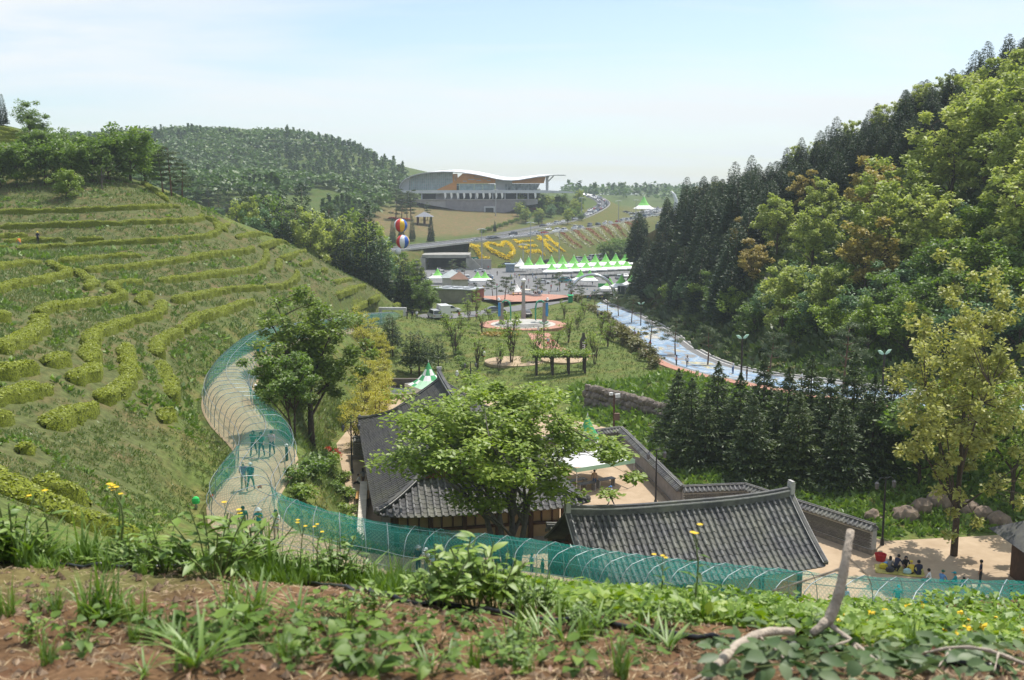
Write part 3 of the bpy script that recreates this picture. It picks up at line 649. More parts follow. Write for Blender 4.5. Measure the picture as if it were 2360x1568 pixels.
# ------------------------------------------------------------------ tea hedges on the left hill
HEDGE = [
 [c5(*q) for q in ((-250, 1160), (0, 1155), (350, 1150), (700, 1140), (1000, 1130), (1300, 1115), (1600, 1100), (1900, 1098))],
 [c5(*q) for q in ((-250, 1320), (0, 1310), (400, 1295), (800, 1285), (1200, 1275), (1600, 1260), (1900, 1245), (2060, 1228), (2110, 1205), (2060, 1175))],
 [c5(*q) for q in ((-200, 1420), (0, 1412), (290, 1402))],
 [c5(*q) for q in ((40, 1472), (250, 1460), (480, 1455), (700, 1455))],
 [c5(*q) for q in ((790, 1453), (950, 1445), (1090, 1440))],
 [c5(*q) for q in ((190, 1542), (500, 1525), (800, 1510), (1100, 1490), (1400, 1470), (1700, 1450), (2000, 1425), (2190, 1398), (2280, 1345), (2260, 1290), (2220, 1250))],
 [c5(*q) for q in ((-200, 1525), (0, 1535), (130, 1550))],
 [c5(*q) for q in ((1495, 850), (1640, 950), (1770, 1050))],
 [c5(*q) for q in ((-200, 265), (0, 275), (110, 300), (210, 335))],
 [c5(*q) for q in ((-200, 318), (0, 325), (200, 352), (350, 388), (490, 425))],
 [c5(*q) for q in ((-200, 360), (0, 365), (200, 388), (400, 425))],
 [c5(*q) for q in ((0, 412), (250, 425), (450, 452))],
 [c5(*q) for q in ((60, 800), (300, 772), (540, 768))],
 [c6(*q) for q in ((-200, 190), (0, 165), (150, 145), (300, 130), (430, 122))],
 [c6(*q) for q in ((510, 128), (580, 165), (650, 200), (715, 225), (600, 270), (450, 305), (300, 328), (150, 358), (0, 398), (-150, 430))],
 [c6(*q) for q in ((610, 112), (800, 90), (1000, 75), (1200, 57), (1400, 48), (1500, 62))],
 [c6(*q) for q in ((900, 205), (1000, 192), (1200, 180), (1400, 163), (1600, 135), (1800, 105), (2000, 75), (2200, 42), (2352, 18))],
 [c6(*q) for q in ((790, 212), (860, 255), (920, 300), (965, 340), (930, 372), (895, 408))],
 [c6(*q) for q in ((1500, 330), (1350, 335), (1200, 350), (1165, 365), (1220, 420), (1285, 468), (1200, 500), (1000, 532), (800, 562), (600, 592), (450, 622), (405, 650))],
 [c6(*q) for q in ((410, 690), (410, 770), (385, 840), (330, 880), (200, 938), (60, 1010), (-100, 1060))],
 [c6(*q) for q in ((1665, 312), (1800, 300), (2000, 275), (2200, 237), (2352, 207))],
 [c6(*q) for q in ((1600, 452), (1495, 480), (1475, 530), (1485, 565))],
 [c6(*q) for q in ((1790, 520), (1900, 500), (2100, 457), (2352, 418))],
 [c6(*q) for q in ((1690, 545), (1680, 605), (1640, 672), (1500, 702), (1350, 742), (1200, 792), (1060, 842), (975, 880), (945, 945), (940, 1030), (935, 1120), (960, 1185))],
 [c6(*q) for q in ((995, 1215), (940, 1280), (820, 1322), (700, 1362))],
 [c6(*q) for q in ((1330, 1000), (1310, 1060), (1320, 1140), (1350, 1230), (1340, 1330), (1305, 1395), (1220, 1465), (1100, 1522), (1010, 1565))],
 [c6(*q) for q in ((2352, 632), (2200, 667), (2060, 697), (2000, 742), (1950, 792), (1850, 852), (1730, 908), (1650, 965), (1630, 1020), (1640, 1095))],
 [c6(*q) for q in ((1665, 1178), (1695, 1250), (1740, 1330), (1772, 1400), (1790, 1480), (1785, 1540))],
 [c6(*q) for q in ((-150, 1320), (0, 1290), (150, 1252), (300, 1232), (435, 1226))],
 [c6(*q) for q in ((480, 1188), (580, 1152), (710, 1122))],
 [c6(*q) for q in ((-150, 1600), (0, 1560), (200, 1500), (400, 1452), (590, 1440))],
 [c6(*q) for q in ((-120, 710), (0, 700), (85, 692))],
 [c6(*q) for q in ((-120, 1790), (0, 1762), (120, 1740))],
 [(222, 936), (170, 952), (98, 984)],
 [(388, 948), (378, 962), (372, 974)],
 [(46, 1040), (62, 1034), (78, 1032)],
 [(85, 1108), (130, 1130), (185, 1152), (228, 1172)],
 [(-40, 1095), (0, 1118), (60, 1146), (150, 1186), (250, 1222), (320, 1240)],
 [c7(*q) for q in ((0, 62), (250, 33), (500, 8), (640, -15), (690, -40))],
 [c7(*q) for q in ((820, -20), (825, 40), (795, 110), (720, 168), (600, 200), (400, 230), (200, 252), (0, 290))],
 [c7(*q) for q in ((955, 85), (950, 140), (930, 205))],
 [c7(*q) for q in ((985, 72), (1100, 32), (1240, -5))],
 [c7(*q) for q in ((1185, 145), (1300, 97), (1425, 45))],
 [c7(*q) for q in ((1130, 190), (1145, 255), (1080, 320), (990, 365))],
 [c7(*q) for q in ((40, 487), (200, 447), (450, 402), (700, 385), (800, 382))],
 [c7(*q) for q in ((835, 375), (920, 368), (1000, 370))],
 [c7(*q) for q in ((15, 708), (200, 665), (400, 610), (550, 552), (695, 522))],
 [c7(*q) for q in ((1560, 140), (1605, 125))], [c7(*q) for q in ((1405, 205), (1465, 192))],
 [c7(*q) for q in ((1540, 325), (1700, 288), (1830, 252))],
 [c7(*q) for q in ((1560, 455), (1680, 407), (1850, 352), (1955, 315))],
 [c7(*q) for q in ((1720, 605), (1850, 542), (1980, 472), (2050, 425), (2095, 385))],
 [c7(*q) for q in ((2155, 570), (2240, 542), (2315, 512))], [c7(*q) for q in ((2165, 455), (2200, 450))],
 [(470, 497), (505, 512), (520, 530)], [(520, 516), (565, 512), (600, 520)], [(545, 545), (590, 535), (628, 540)], [(600, 565), (640, 552), (672, 562)],
]
def hedge_label(pts, i):
    x = sum(p[0] for p in pts) / len(pts); y = sum(p[1] for p in pts) / len(pts)
    w = max(p[0] for p in pts) - min(p[0] for p in pts)
    size = 'long' if w > 220 else 'short stub of' if w < 50 else 'medium'
    band = 'uppermost terraces under the skyline' if y < 345 else 'terrace below the cherry trees' if y < 500 else 'upper terraces' if y < 570 else 'middle terraces' if y < 700 else 'lower terraces' if y < 880 else 'lowest terraces near the path'
    side = 'far left' if x < 120 else 'left' if x < 300 else 'centre' if x < 480 else 'right shoulder' if x < 700 else 'spur end'
    return size, band, side
HEDGE_LINES = []
def off_hedges(x, y, d=1.05):
    k = np.ones(len(x), bool)
    for L in HEDGE_LINES: k &= _near_box(x, y, L, d + .1) > d
    return x[k], y[k]
def tea_hedges():
    from collections import defaultdict
    info = [hedge_label(p, i) for i, p in enumerate(HEDGE)]; by = defaultdict(list)
    for i, k in enumerate(info): by[k].append(i)
    for i, pts in enumerate(HEDGE):
        g = [G(x, y + 7, 20) for x, y in pts]
        g = [q for j, q in enumerate(g) if j == 0 or (q - g[j - 1]).length < 26]
        if len(g) < 2: continue
        line = resample(smooth(g, 8), .42)
        if len(line) < 3: line = smooth(g, 4)
        HEDGE_LINES.append(line[::4] + [line[-1]])
        rng = np.random.default_rng(100 + i); n = 11; V = []; ph = rng.random() * 9
        for k, p in enumerate(line):
            t = line[min(k + 1, len(line) - 1)] - line[max(k - 1, 0)]; t.z = 0; t.normalize(); s = Vector((t.y, -t.x, 0))
            u = k * .42; end = min(k, len(line) - 1 - k); e = (.06, .7, .93, 1)[min(3, end)]
            w = ((.66 if p.y < 85 else .58 if p.y < 110 else .53) + .06 * math.sin(u * .9 + ph) + .1 * math.sin(u * 2.3 + ph * 2) + .06 * rng.normal()) * e; hh = (.64 + .06 * math.sin(u * 1.1 + ph) + .05 * rng.normal()) * (.45 + .55 * e)
            if math.sin(u * .37 + ph * 3) > .985: hh *= .7; w *= .8
            for j in range(n):
                a = math.pi * j / (n - 1); ca, sa = math.cos(a), math.sin(a)
                q = p + s * (w * (abs(ca) ** .75) * (1 if ca > 0 else -1)); z = max(H(q.x, q.y) - .12, p.z - .5) if j in (0, n - 1) else max(p.z + hh * sa ** .6, H(q.x, q.y) - .02)
                V.append((q.x + rng.normal() * .045, q.y + rng.normal() * .045, z + rng.normal() * .04))
        F = [(k * n + j, k * n + j + 1, (k + 1) * n + j + 1, (k + 1) * n + j) for k in range(len(line) - 1) for j in range(n - 1)]
        V = np.array(V); k1 = (len(line) - 1) * n
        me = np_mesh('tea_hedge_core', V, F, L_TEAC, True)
        # leafy skin
        Fa = np.array(F); cnt = int(min(11000, len(Fa) * 6)); ar = np.linalg.norm(np.cross(V[Fa[:, 1]] - V[Fa[:, 0]], V[Fa[:, 3]] - V[Fa[:, 0]]), axis=1); pick = rng.choice(len(Fa), size=cnt, p=ar / ar.sum()); a, b = rng.random((2, cnt, 1))
        A, B, Cc, D = (V[Fa[pick, q]] for q in range(4)); C = (A * (1 - a) + B * a) * (1 - b) + (D * (1 - a) + Cc * a) * b
        nn = np.cross(B - A, D - A); nn /= np.linalg.norm(nn, axis=1)[:, None] + 1e-9; nn *= np.sign((nn[:, 2:] + .2))
        lv, lf = leafquads(C + nn * .04, .15, .5, .6, rng, out=nn)
        size, band, side = info[i]; same = by[info[i]]
        lab = f'{size} tea hedge, {band}, {side}' + (f', {nth(same.index(i))} of these from the top' if len(same) > 1 else '')
        cpt = V.mean(0)
        t = thing('tea_hedge', lab, 'hedge', (0, 0, 0), 0, 'clipped tea hedges along the hillside terraces')
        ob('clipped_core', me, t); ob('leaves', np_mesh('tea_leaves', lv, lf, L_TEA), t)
tea_hedges()

# ------------------------------------------------------------------ meadow tufts between the hedges and on the banks
def fan_scatter(n, u0, u1, y0, y1, rng, poly=None, w=1.0):
    u = u0 + (u1 - u0) * rng.random(n); ly = math.log(y0) + (math.log(y1) - math.log(y0)) * rng.random(n) ** w; y = np.exp(ly); x = u * y
    if poly is not None:
        k = poly_dist(x, y, poly) < 0; x, y = x[k], y[k]
    return x, y
def clear_of(x, y, lines, polys=()):
    k = np.ones(len(x), bool)
    for L, d in lines: k &= _near(x, y, L)[0] > d
    for p, d in polys: k &= poly_dist(x, y, p) > d
    return x[k], y[k]
def tufts(name, x, y, label, mat, size=.0042, blades=5, smin=.1, flat=.5, lean=.5, aspect=.22, rng=nr, smax=.9):
    z = Hn(x, y); n = len(x); s = np.clip(y * size, smin, smax) * (.6 + .8 * rng.random(n))
    C = np.repeat(np.stack([x, y, z], 1), blades, 0); S = np.repeat(s, blades)
    d = rng.normal(size=(len(C), 3)) * lean; d[:, 2] = np.abs(d[:, 2]) * .5 + flat; d /= np.linalg.norm(d, axis=1)[:, None]
    base = C + rng.normal(size=C.shape) * S[:, None] * .35 * [1, 1, 0]; base[:, 2] = Hn(base[:, 0], base[:, 1])
    side = np.cross(d, rng.normal(size=d.shape)); side /= np.linalg.norm(side, axis=1)[:, None]
    w = (S * aspect)[:, None]; L = (S * (.6 + .8 * rng.random(len(S))))[:, None]
    V = np.stack([base - side * w * .4, base + d * L * .5 - side * w * .55, base + d * L, base + d * L * .5 + side * w * .55], 1).reshape(-1, 3)
    o = ob(name, np_mesh(name, V, np.arange(len(V)).reshape(-1, 4), mat)); return tag(o, label, 'grass', kind='stuff')
def meadow():
    rng = np.random.default_rng(5)
    x, y = fan_scatter(56000, -.62, -.04, 34, 215, rng, TEA); x, y = clear_of(x, y, [(TUNNEL, 2.6)])
    k = vnoise(x / 2.3, y / 2.3, 21) + vnoise(x / .8, y / .8, 22) * .6 > -.28; x, y = x[k], y[k]; x, y = off_hedges(x, y)
    tufts('meadow_grass', x, y, 'rough green and straw-coloured grass on the banks between tea hedges', L_GRASS, .0033, 5, smax=.40, aspect=.26)
    x, y = fan_scatter(5200, -.62, -.1, 40, 190, rng, TEA); k = vnoise(x / 5, y / 5, 31) > .02; x, y = x[k], y[k]; x, y = off_hedges(x, y); x, y = clear_of(x, y, [(TUNNEL, 2.8)])
    tufts('leafy_weeds', x, y, 'bright broad-leaved weeds scattered over the tea slope', L_WEED, .0052, 7, flat=.35, lean=.9, aspect=.55, smax=.6)
    bank = px_poly([(655, 1060), (660, 1240), (815, 1240), (812, 1080), (760, 1000), (740, 930), (650, 880), (620, 850)], 30)
    x = rng.uniform(-30, -6, 9000); y = rng.uniform(52, 115, 9000); k = poly_dist(x, y, YARD) > .6; x, y = x[k], y[k]; k = (_near(x, y, TUNNEL)[2] < 0) | (y < 58); d = _near(x, y, TUNNEL)[0]; k = (d > 2.3) & (d < 26) & (poly_dist(x, y, TEA) > 0); x, y = x[k], y[k]
    tufts('bank_grass', x, y, 'long lush grass on the bank between net tunnel and yard', L_GRASS, .0055, 6, smax=.6)
    x, y = fan_scatter(16000, -.16, .26, 98, 245, rng); x, y = clear_of(x, y, [(ROAD, 6.6), (DRIVE, 4)], [(YARD, .5), (PLAZA, 1)])
    tufts('park_lawn', x, y, 'mown park lawn with patchy tufts around the paved circle', leafmat('lawn_grass', [(.085, .13, .03), (.12, .175, .038), (.16, .205, .05), (.22, .21, .085)], .25, 0, .05), .0022, 4, smax=.35, flat=.7)
    x, y = fan_scatter(9000, .06, .6, 72, 130, rng); x, y = clear_of(x, y, [(ROAD, 6.6)], [(YARD, .7)])
    tufts('slope_undergrowth', x, y, 'dense green undergrowth on the slope below the painted road', L_WEED, .0062, 7, flat=.4, lean=.8, aspect=.5, smax=.8)
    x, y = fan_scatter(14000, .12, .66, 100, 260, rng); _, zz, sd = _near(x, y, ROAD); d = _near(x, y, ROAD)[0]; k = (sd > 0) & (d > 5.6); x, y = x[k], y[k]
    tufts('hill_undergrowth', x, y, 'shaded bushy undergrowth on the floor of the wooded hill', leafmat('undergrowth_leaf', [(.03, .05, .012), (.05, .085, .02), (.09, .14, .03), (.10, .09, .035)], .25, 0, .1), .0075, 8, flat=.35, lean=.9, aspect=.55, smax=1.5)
meadow()

# ------------------------------------------------------------------ wooded hill on the right
def inpoly(vx, vy, poly): return poly_dist(np.array([float(vx)]), np.array([float(vy)]), poly)[0] < 0
CYP = [conifer_meshes('cypress', 40 + i, h=12 + i, r=1.9 + .1 * i, n=3200, leaf=.62, lm=L_CYP, power=.47, tip=1.1, droop=.2, asp=.42, whorl=.2) for i in range(4)]
OAK = [broad_meshes('oak', 60 + i, h=11.5, cw=4.0, base=.22, trunk=.2, leaf=.5, n_clump=60, per=85, lm=(L_OAK, L_OAK, L_RUST, L_OAK)[i], cr=.24, flat=.75, bark=BARK) for i in range(4)]
GRT = [broad_meshes('hill_tree', 70 + i, h=8, cw=3.2, base=.12, trunk=.14, leaf=.42, n_clump=44, per=80, lm=(L_GREEN, L_GREY, L_FRESH)[i], cr=.34, flat=.7) for i in range(3)]
def right_hill():
    rng = np.random.default_rng(3); n_c = [0] * 30; row_n = {}
    cyp_zone = [(1452, 690), (1440, 560), (1600, 435), (1850, 318), (2100, 205), (2420, 40), (2420, 250), (2130, 330), (1990, 400), (1900, 440), (1800, 470), (1745, 560), (1700, 640), (1690, 720), (1600, 690), (1520, 662)]
    pos = []
    for iy in range(60):
        for ix in range(60):
            x = 22 + ix * 2.9 + (iy % 2) * 1.45 + rng.normal() * .5; y = 128 + iy * 2.9 + rng.normal() * .5
            d, z, s = _near(np.array([x]), np.array([y]), ROAD)
            if s[0] < 0 or d[0] < 7.5: continue
            z = H(x, y); vx, vy = proj((x, y, z + 3.5))
            if vx > 2420 or vx < 1440: continue
            if inpoly(vx, vy, cyp_zone): pos.append((x, y, z, vx, vy))
    pos.sort(key=lambda p: p[1])
    # keep the ones that can be seen: front trees hide what stands behind them
    kept = []; seen = {}
    for p in pos:
        tx, ty = proj((p[0], p[1], p[2] + 9)); kx = int(tx // 22)
        lim = min(seen.get(kx, 1e9), seen.get(kx - 1, 1e9) + 14, seen.get(kx + 1, 1e9) + 14)
        if ty < lim - 5: kept.append(p); seen[kx] = min(seen.get(kx, 1e9), ty)
    kept = kept[:296]
    for i, (x, y, z, vx, vy) in enumerate(sorted(kept, key=lambda p: (round(p[1] / 9), p[0]))):
        row = int(round(y / 9)); row_n[row] = row_n.get(row, 0) + 1
        k = int(rng.integers(4)); s = (.64 + .38 * rng.random()) * (.58 if vy < 420 else .74 if vy < 520 else .95)
        lab = f'dark slender cypress on the wooded hill, {nth(row_n[row] - 1)} from the left in the {nth(row - 14)} belt up'
        plant('cypress_tree', 'tree', CYP[k], (x, y, z - .2), rng.random() * 6.28, (s * 1.7, s * 1.7, s * (.95 + .2 * rng.random())), lab, 'dark cypresses planted on the hillside')
    oak = [(1735, 660, .75, 2), (1790, 590, 1.0, 0), (1800, 770, .95, 0), (1870, 620, .95, 0), (1905, 750, .8, 3), (1990, 690, 1.0, 2), (2040, 640, 1.25, 1), (2085, 560, 1.2, 1), (2130, 640, 1.1, 3), (2190, 480, 1.35, 1), (2270, 420, 1.45, 3), (2320, 520, 1.2, 1), (2350, 650, 1.3, 3), (2390, 420, 1.4, 1), (1850, 490, .75, 2), (1895, 530, .85, 0), (2240, 330, 1.1, 3), (2330, 290, 1.1, 1), (2010, 520, 1.0, 2), (2390, 560, 1.3, 0), (1650, 462, .55, 3), (1690, 440, .5, 2), (1960, 340, .6, 3), (1620, 470, .5, 2), (2290, 180, .7, 3), (2350, 150, .75, 3), (1720, 600, .75, 2), (1780, 415, .5, 3), (1835, 390, .55, 1), (1880, 372, .5, 3), (2030, 310, .6, 1), (2075, 290, .55, 3), (2130, 262, .6, 1), (2180, 240, .6, 3), (1735, 430, .5, 1)]
    for i, (vx, vy, s, k) in enumerate(oak):
        p = G(vx, vy + 8, 90); kind = 'rusty brown' if k == 2 else 'yellow-green'
        where = 'on the skyline' if vy < 350 or s <= .6 else 'high on the slope' if vy < 500 else 'half way up the slope' if vy < 620 else 'low on the slope'
        plant('oak_tree', 'tree', OAK[k], p - Vector((0, 0, .2)), rng.random() * 6.28, s, f'{kind} oak in spring leaf {where}, {nth(sorted([o[0] for o in oak]).index(vx))} oak from the left', 'spring oaks on the wooded hill')
    low = [(1470, 680, .6), (1500, 690, .7), (1545, 705, .8), (1580, 700, .9), (1615, 715, .9), (1650, 735, .8), (1690, 745, .85), (1740, 770, .8), (1770, 740, .8), (1830, 790, .8), (1875, 760, .8), (1920, 800, .85), (1960, 770, .9), (2000, 810, .9), (2040, 770, 1.0), (2090, 820, .95), (2130, 780, 1.0), (2180, 830, .9), (2220, 770, 1.0), (2260, 810, 1.0), (2310, 760, 1.1), (2350, 820, 1.0), (2390, 760, 1.1), (2160, 700, 1.1), (2250, 690, 1.15), (2330, 690, 1.15), (2080, 720, 1.0), (1940, 700, .9), (1850, 700, .85), (2270, 600, 1.1), (2180, 590, 1.0), (1690, 690, .8), (1640, 690, .75)]
    xs = sorted(l[0] for l in low)
    for i, (vx, vy, s) in enumerate(low):
        p = G(vx, vy, 90); k = (i * 7 + i // 3) % 3
        plant('understory_tree', 'tree', GRT[k], p - Vector((0, 0, .3)), rng.random() * 6.28, s, f'{("deep green", "silvery green", "fresh green")[k]} bushy tree at the hill foot, {nth(sorted(low).index((vx, vy, s)))} from the arch end', 'bushy trees along the foot of the hill')
right_hill()

# ------------------------------------------------------------------ conifers behind the courtyard wall
CON = [conifer_meshes('yew', 90 + i, h=10, r=2.6, n=5600, leaf=.5, lm=L_CON, power=.85, tip=.35, droop=.3, asp=.42, whorl=.8) for i in range(3)]
def screen():
    rng = np.random.default_rng(8)
    rows = [(1590, 92, .93), (1650, 97, .95), (1700, 90, .98), (1755, 95, 1.0), (1810, 89, 1.03), (1862, 94, .98), (1905, 87, 1.0), (1960, 91, 1.02), (2005, 85, .98), (2050, 88, .97), (1560, 100, .85), (1625, 90, .8), (1730, 86, .88), (1835, 85, .9), (1935, 83, .86)]
    xs = sorted(r[0] for r in rows)
    for i, (vx, Y, s) in enumerate(rows):
        p = XZ(vx, Y, -25); p.z = H(p.x, p.y) - .2
        plant('conifer_tree', 'tree', CON[i % 3], p, rng.random() * 6.28, (s * 1.0, s * 1.0, s * .9), f'dark feathery conifer behind the tiled wall, {nth(xs.index(vx))} from the left', 'conifer screen behind the courtyard wall')
screen()

# ------------------------------------------------------------------ single trees near the yard
def near_trees():
    me = broad_meshes('maple', 21, h=14.8, cw=7.0, base=.46, trunk=.27, leaf=.33, n_clump=215, per=140, lm=L_FRESH, bark=BARKG, cr=.16, flat=.55, stems=4, up=.7, lean=1.0)
    p = XZ(1172, 60.5, -23); p.z = H(p.x, p.y)
    t = plant('maple_tree', 'tree', me, p, 2.2, (1.2, 1.0, .86), 'large spreading fresh-green maple standing before the tiled hall')
    me = broad_meshes('elm', 22, h=13.8, cw=4.5, base=.2, trunk=.26, leaf=.34, n_clump=145, per=120, lm=leafmat('elm_leaf', [(.08, .135, .018), (.14, .215, .03), (.21, .295, .042), (.29, .36, .058)], .45, .1, .35), bark=BARK, cr=.2, flat=.6, up=.6)
    p = G(719, 1022, 60); plant('elm_tree', 'tree', me, p, .5, p.y / 83.0, 'tall round-crowned green tree between net tunnel and sandy lane')
    me = broad_meshes('bent_tree', 23, h=7.0, cw=2.7, base=.45, trunk=.12, leaf=.26, n_clump=60, per=110, lm=L_GREEN, bark=BARK, cr=.27, flat=.5, lean=-.5, stems=2)
    p = G(677, 1008, 60); plant('bent_tree', 'tree', me, p, .3, p.y / 78.0, 'small double-stemmed tree with a low spreading crown beside the tall one')
    me = broad_meshes('golden_oak', 24, h=21, cw=5.6, base=.14, trunk=.24, leaf=.34, n_clump=185, per=92, lm=leafmat('golden_oak_leaf', [(.21, .23, .05), (.33, .355, .08), (.45, .455, .12), (.56, .53, .17)], .38, 0, .2), bark=BARK, cr=.13, flat=.9, up=.3)
    p = XZ(2197, 68.5, -26); p.z = -26; plant('golden_oak', 'tree', me, p, 1.0, (1, .9, 1), 'tall open tree with golden young leaves beside the picnickers')
    me2 = broad_meshes('golden_oak_low', 25, h=12, cw=5.0, base=.2, trunk=.16, leaf=.34, n_clump=60, per=75, lm=L_FRESH, bark=BARK, cr=.22, flat=.8)
    p = XZ(2330, 77, -25); p.z = H(p.x, p.y); plant('broadleaf_tree', 'tree', me2, p, 0, 1.0, 'green broadleaf tree behind the golden tree at the picture edge')
    p = XZ(2120, 82, -25); p.z = H(p.x, p.y); plant('broadleaf_tree', 'tree', GRT[0], p, 0, 1.1, 'low green tree behind the picnic group and lamp post')
    p = XZ(2240, 84, -25); p.z = H(p.x, p.y); plant('broadleaf_tree', 'tree', GRT[2], p, 2, 1.2, 'fresh green bush tree seen through the golden tree')
near_trees()
# ------------------------------------------------------------------ tiled halls, walls and gate
m_tile = M('roof_tile_grey', (.145, .142, .142), var=.3, scale=5, rough=.75, bump=.25, bscale=14)
m_tile_d = M('roof_channel_grey', (.08, .08, .083), var=.3, scale=4, rough=.8, bump=.25, bscale=14)
m_mortar = M('lime_mortar', (.42, .41, .39), var=.2, scale=6, rough=.9)
m_wood = M('dark_timber', (.075, .035, .022), var=.3, scale=4, rough=.7)
m_plaster = M('ochre_plaster', (.46, .33, .19), var=.1, scale=2, rough=.9)
m_wallgrey = M('wall_plaster_grey', (.25, .235, .225), var=.15, scale=2, rough=.9, bump=.15)
m_brickg = M('grey_brick', (.14, .13, .125), var=.35, scale=7, rough=.9, bump=.2)
m_stone = M('rubble_stone', (.22, .19, .155), var=.35, scale=3, rough=.95, bump=.5)
def weathered(m, k=.3, lich=(.20, .20, .16)):            # every tile its own grey, lichen in patches
    nt = m.node_tree; N, L = nt.nodes, nt.links; b = next(n for n in N if n.type == 'BSDF_PRINCIPLED'); src = b.inputs['Base Color'].links[0].from_socket
    oi = N.new('ShaderNodeObjectInfo'); g = N.new('ShaderNodeNewGeometry'); ns = N.new('ShaderNodeTexNoise'); ns.inputs['Scale'].default_value = .55; ns.inputs['Detail'].default_value = 6; L.new(g.outputs['Position'], ns.inputs['Vector'])
    r = _ramp(N, [(.42, (0, 0, 0)), (.7, (.75, .75, .75))]); L.new(ns.outputs['Fac'], r.inputs[0])
    mx = N.new('ShaderNodeMix'); mx.data_type = 'RGBA'; mx.inputs[7].default_value = (*lich, 1); L.new(r.outputs[0], mx.inputs[0]); L.new(src, mx.inputs[6])
    ma = N.new('ShaderNodeMath'); ma.operation = 'MULTIPLY_ADD'; ma.inputs[1].default_value = 2 * k; ma.inputs[2].default_value = 1 - k; L.new(oi.outputs['Random'], ma.inputs[0])
    hs = N.new('ShaderNodeHueSaturation'); L.new(mx.outputs[2], hs.inputs['Color']); L.new(ma.outputs[0], hs.inputs['Value']); L.new(hs.outputs[0], b.inputs['Base Color'])
weathered(m_tile); weathered(m_tile_d, .1); weathered(m_brickg, .3)
def PZ(vx, vy, z):
    a, b = ray(vx, vy); Y = z / b; return Vector((a * Y, Y, z))
def half_tile(name, L, r, n=6, mat=None):
    mb = MB(); V = []
    for y, k in ((0, .9), (L, 1.08)):
        for j in range(n + 1):
            a = math.pi * j / n; V.append((math.cos(a) * r * k, y, math.sin(a) * r * k * 1.05))
    F = [(j, j + 1, n + 2 + j, n + 1 + j) for j in range(n)] + [tuple(range(n + 1, 2 * n + 2))]
    mb.add(V, F); return mb.mesh(name, mat or m_tile, False)
TILE_ME = half_tile('cover_tile', .40, .10)
CAP_ME = half_tile('cap_tile', .46, .105, 5)
def frame(o, x, y, p):                                  # object matrix from axes x, y at p
    z = x.cross(y); o.matrix_local = Matrix(((x.x, y.x, z.x, p.x), (x.y, y.y, z.y, p.y), (x.z, y.z, z.z, p.z), (0, 0, 0, 1)))
def tiled_slope(roof, S, cols, tmax, tmin, step, sp, as_parts, budget, base):
    """S(x, t): point on the slope at x along the eave, t metres (in plan) up from it; tiles run down the slope"""
    V = []; F = []; CV = []; CF = []; made = 0
    for x in cols:
        t1 = tmax(x); t0 = tmin(x)
        if t1 - t0 < .25: continue
        k = max(1, int(round((t1 - t0) / step)))
        for i in range(k):
            ta, tb = t1 - (t1 - t0) * i / k, t1 - (t1 - t0) * (i + 1) / k
            a, b = S(x, ta), S(x, tb); y = (b - a); L = y.length; y.normalize(); ex = (S(x + .1, tb) - S(x - .1, tb)).normalized(); ex = (ex - y * ex.dot(y)).normalized()
            nz = ex.cross(y)
            if nz.z < 0: ex = -ex; nz = -nz
            p = a + nz * (.03 + .012 * math.sin(x * 37 + i * 2.1)) + ex * (.014 * math.sin(x * 11 + i * 5.3)) - base
            if as_parts(x, i, k) and made < budget:
                o = ob('tile', TILE_ME, roof); frame(o, ex, y * (L / .385), p); made += 1
            else:
                s0 = len(V)
                for yy, kk in ((0, .9), (L * 1.03, 1.08)):
                    for j in range(6):
                        an = math.pi * j / 5; V.append(tuple(p + ex * math.cos(an) * .1 * kk + y * yy + nz * math.sin(an) * .105 * kk))
                F += [(s0 + j, s0 + j + 1, s0 + 7 + j, s0 + 6 + j) for j in range(5)]
            # channel tile course to the right of this column
            c0 = len(CV); m = S(x + sp / 2, ta) - base; m2 = S(x + sp / 2, tb) - base
            l0, l1, r0, r1 = S(x, ta) - base, S(x, tb) - base, S(x + sp, ta) - base, S(x + sp, tb) - base
            up = nz * .03
            CV += [tuple(q) for q in (l0, m - nz * .03, r0, l1 + up, m2 - nz * .0, r1 + up, l1 - up, m2 - nz * .06, r1 - up)]
            CF += [(c0, c0 + 1, c0 + 4, c0 + 3), (c0 + 1, c0 + 2, c0 + 5, c0 + 4), (c0 + 3, c0 + 4, c0 + 7, c0 + 6), (c0 + 4, c0 + 5, c0 + 8, c0 + 7)]
    return V, F, CV, CF
def ridge_bar(roof, name, pts, w=.34, h=.36, base=Vector((0, 0, 0)), rings=True):
    """stacked ridge: dark courses with a pale mortar cap"""
    mb = MB(); pts = [p - base for p in pts]
    for (dz, ww, hh, mi) in ((.0, w, h * .62, 0), (h * .62, w * 1.15, h * .14, 1), (h * .76, w * .75, h * .24, 0)):
        V = []
        for i, p in enumerate(pts):
            t = pts[min(i + 1, len(pts) - 1)] - pts[max(i - 1, 0)]; t.z = 0; t.normalize(); s = Vector((t.y, -t.x, 0)) * (ww / 2)
            for q, z in ((p - s, dz), (p + s, dz), (p + s, dz + hh), (p - s, dz + hh)): V.append((q.x, q.y, q.z + z))
        n = len(pts); F = [(i * 4 + j, i * 4 + (j + 1) % 4, (i + 1) * 4 + (j + 1) % 4, (i + 1) * 4 + j) for i in range(n - 1) for j in range(4)] + [(3, 2, 1, 0), (n * 4 - 4, n * 4 - 3, n * 4 - 2, n * 4 - 1)]
        mb.add(V, F, mi)
    return mb.build(name, [m_tile_d, m_mortar], roof)
def stuff_tiles(roof, packs):
    V, F, CV, CF = [], [], [], []
    for a, b, c, d in packs:
        o = len(V); V += a; F += [tuple(i + o for i in f) for f in b]; o = len(CV); CV += c; CF += [tuple(i + o for i in f) for f in d]
    if V: tag(ob('cover_tiles', np_mesh('cover_tiles', V, F, m_tile, True), roof), kind='stuff')
    tag(ob('channel_tiles', np_mesh('channel_tiles', CV, CF, m_tile_d, False), roof), kind='stuff')

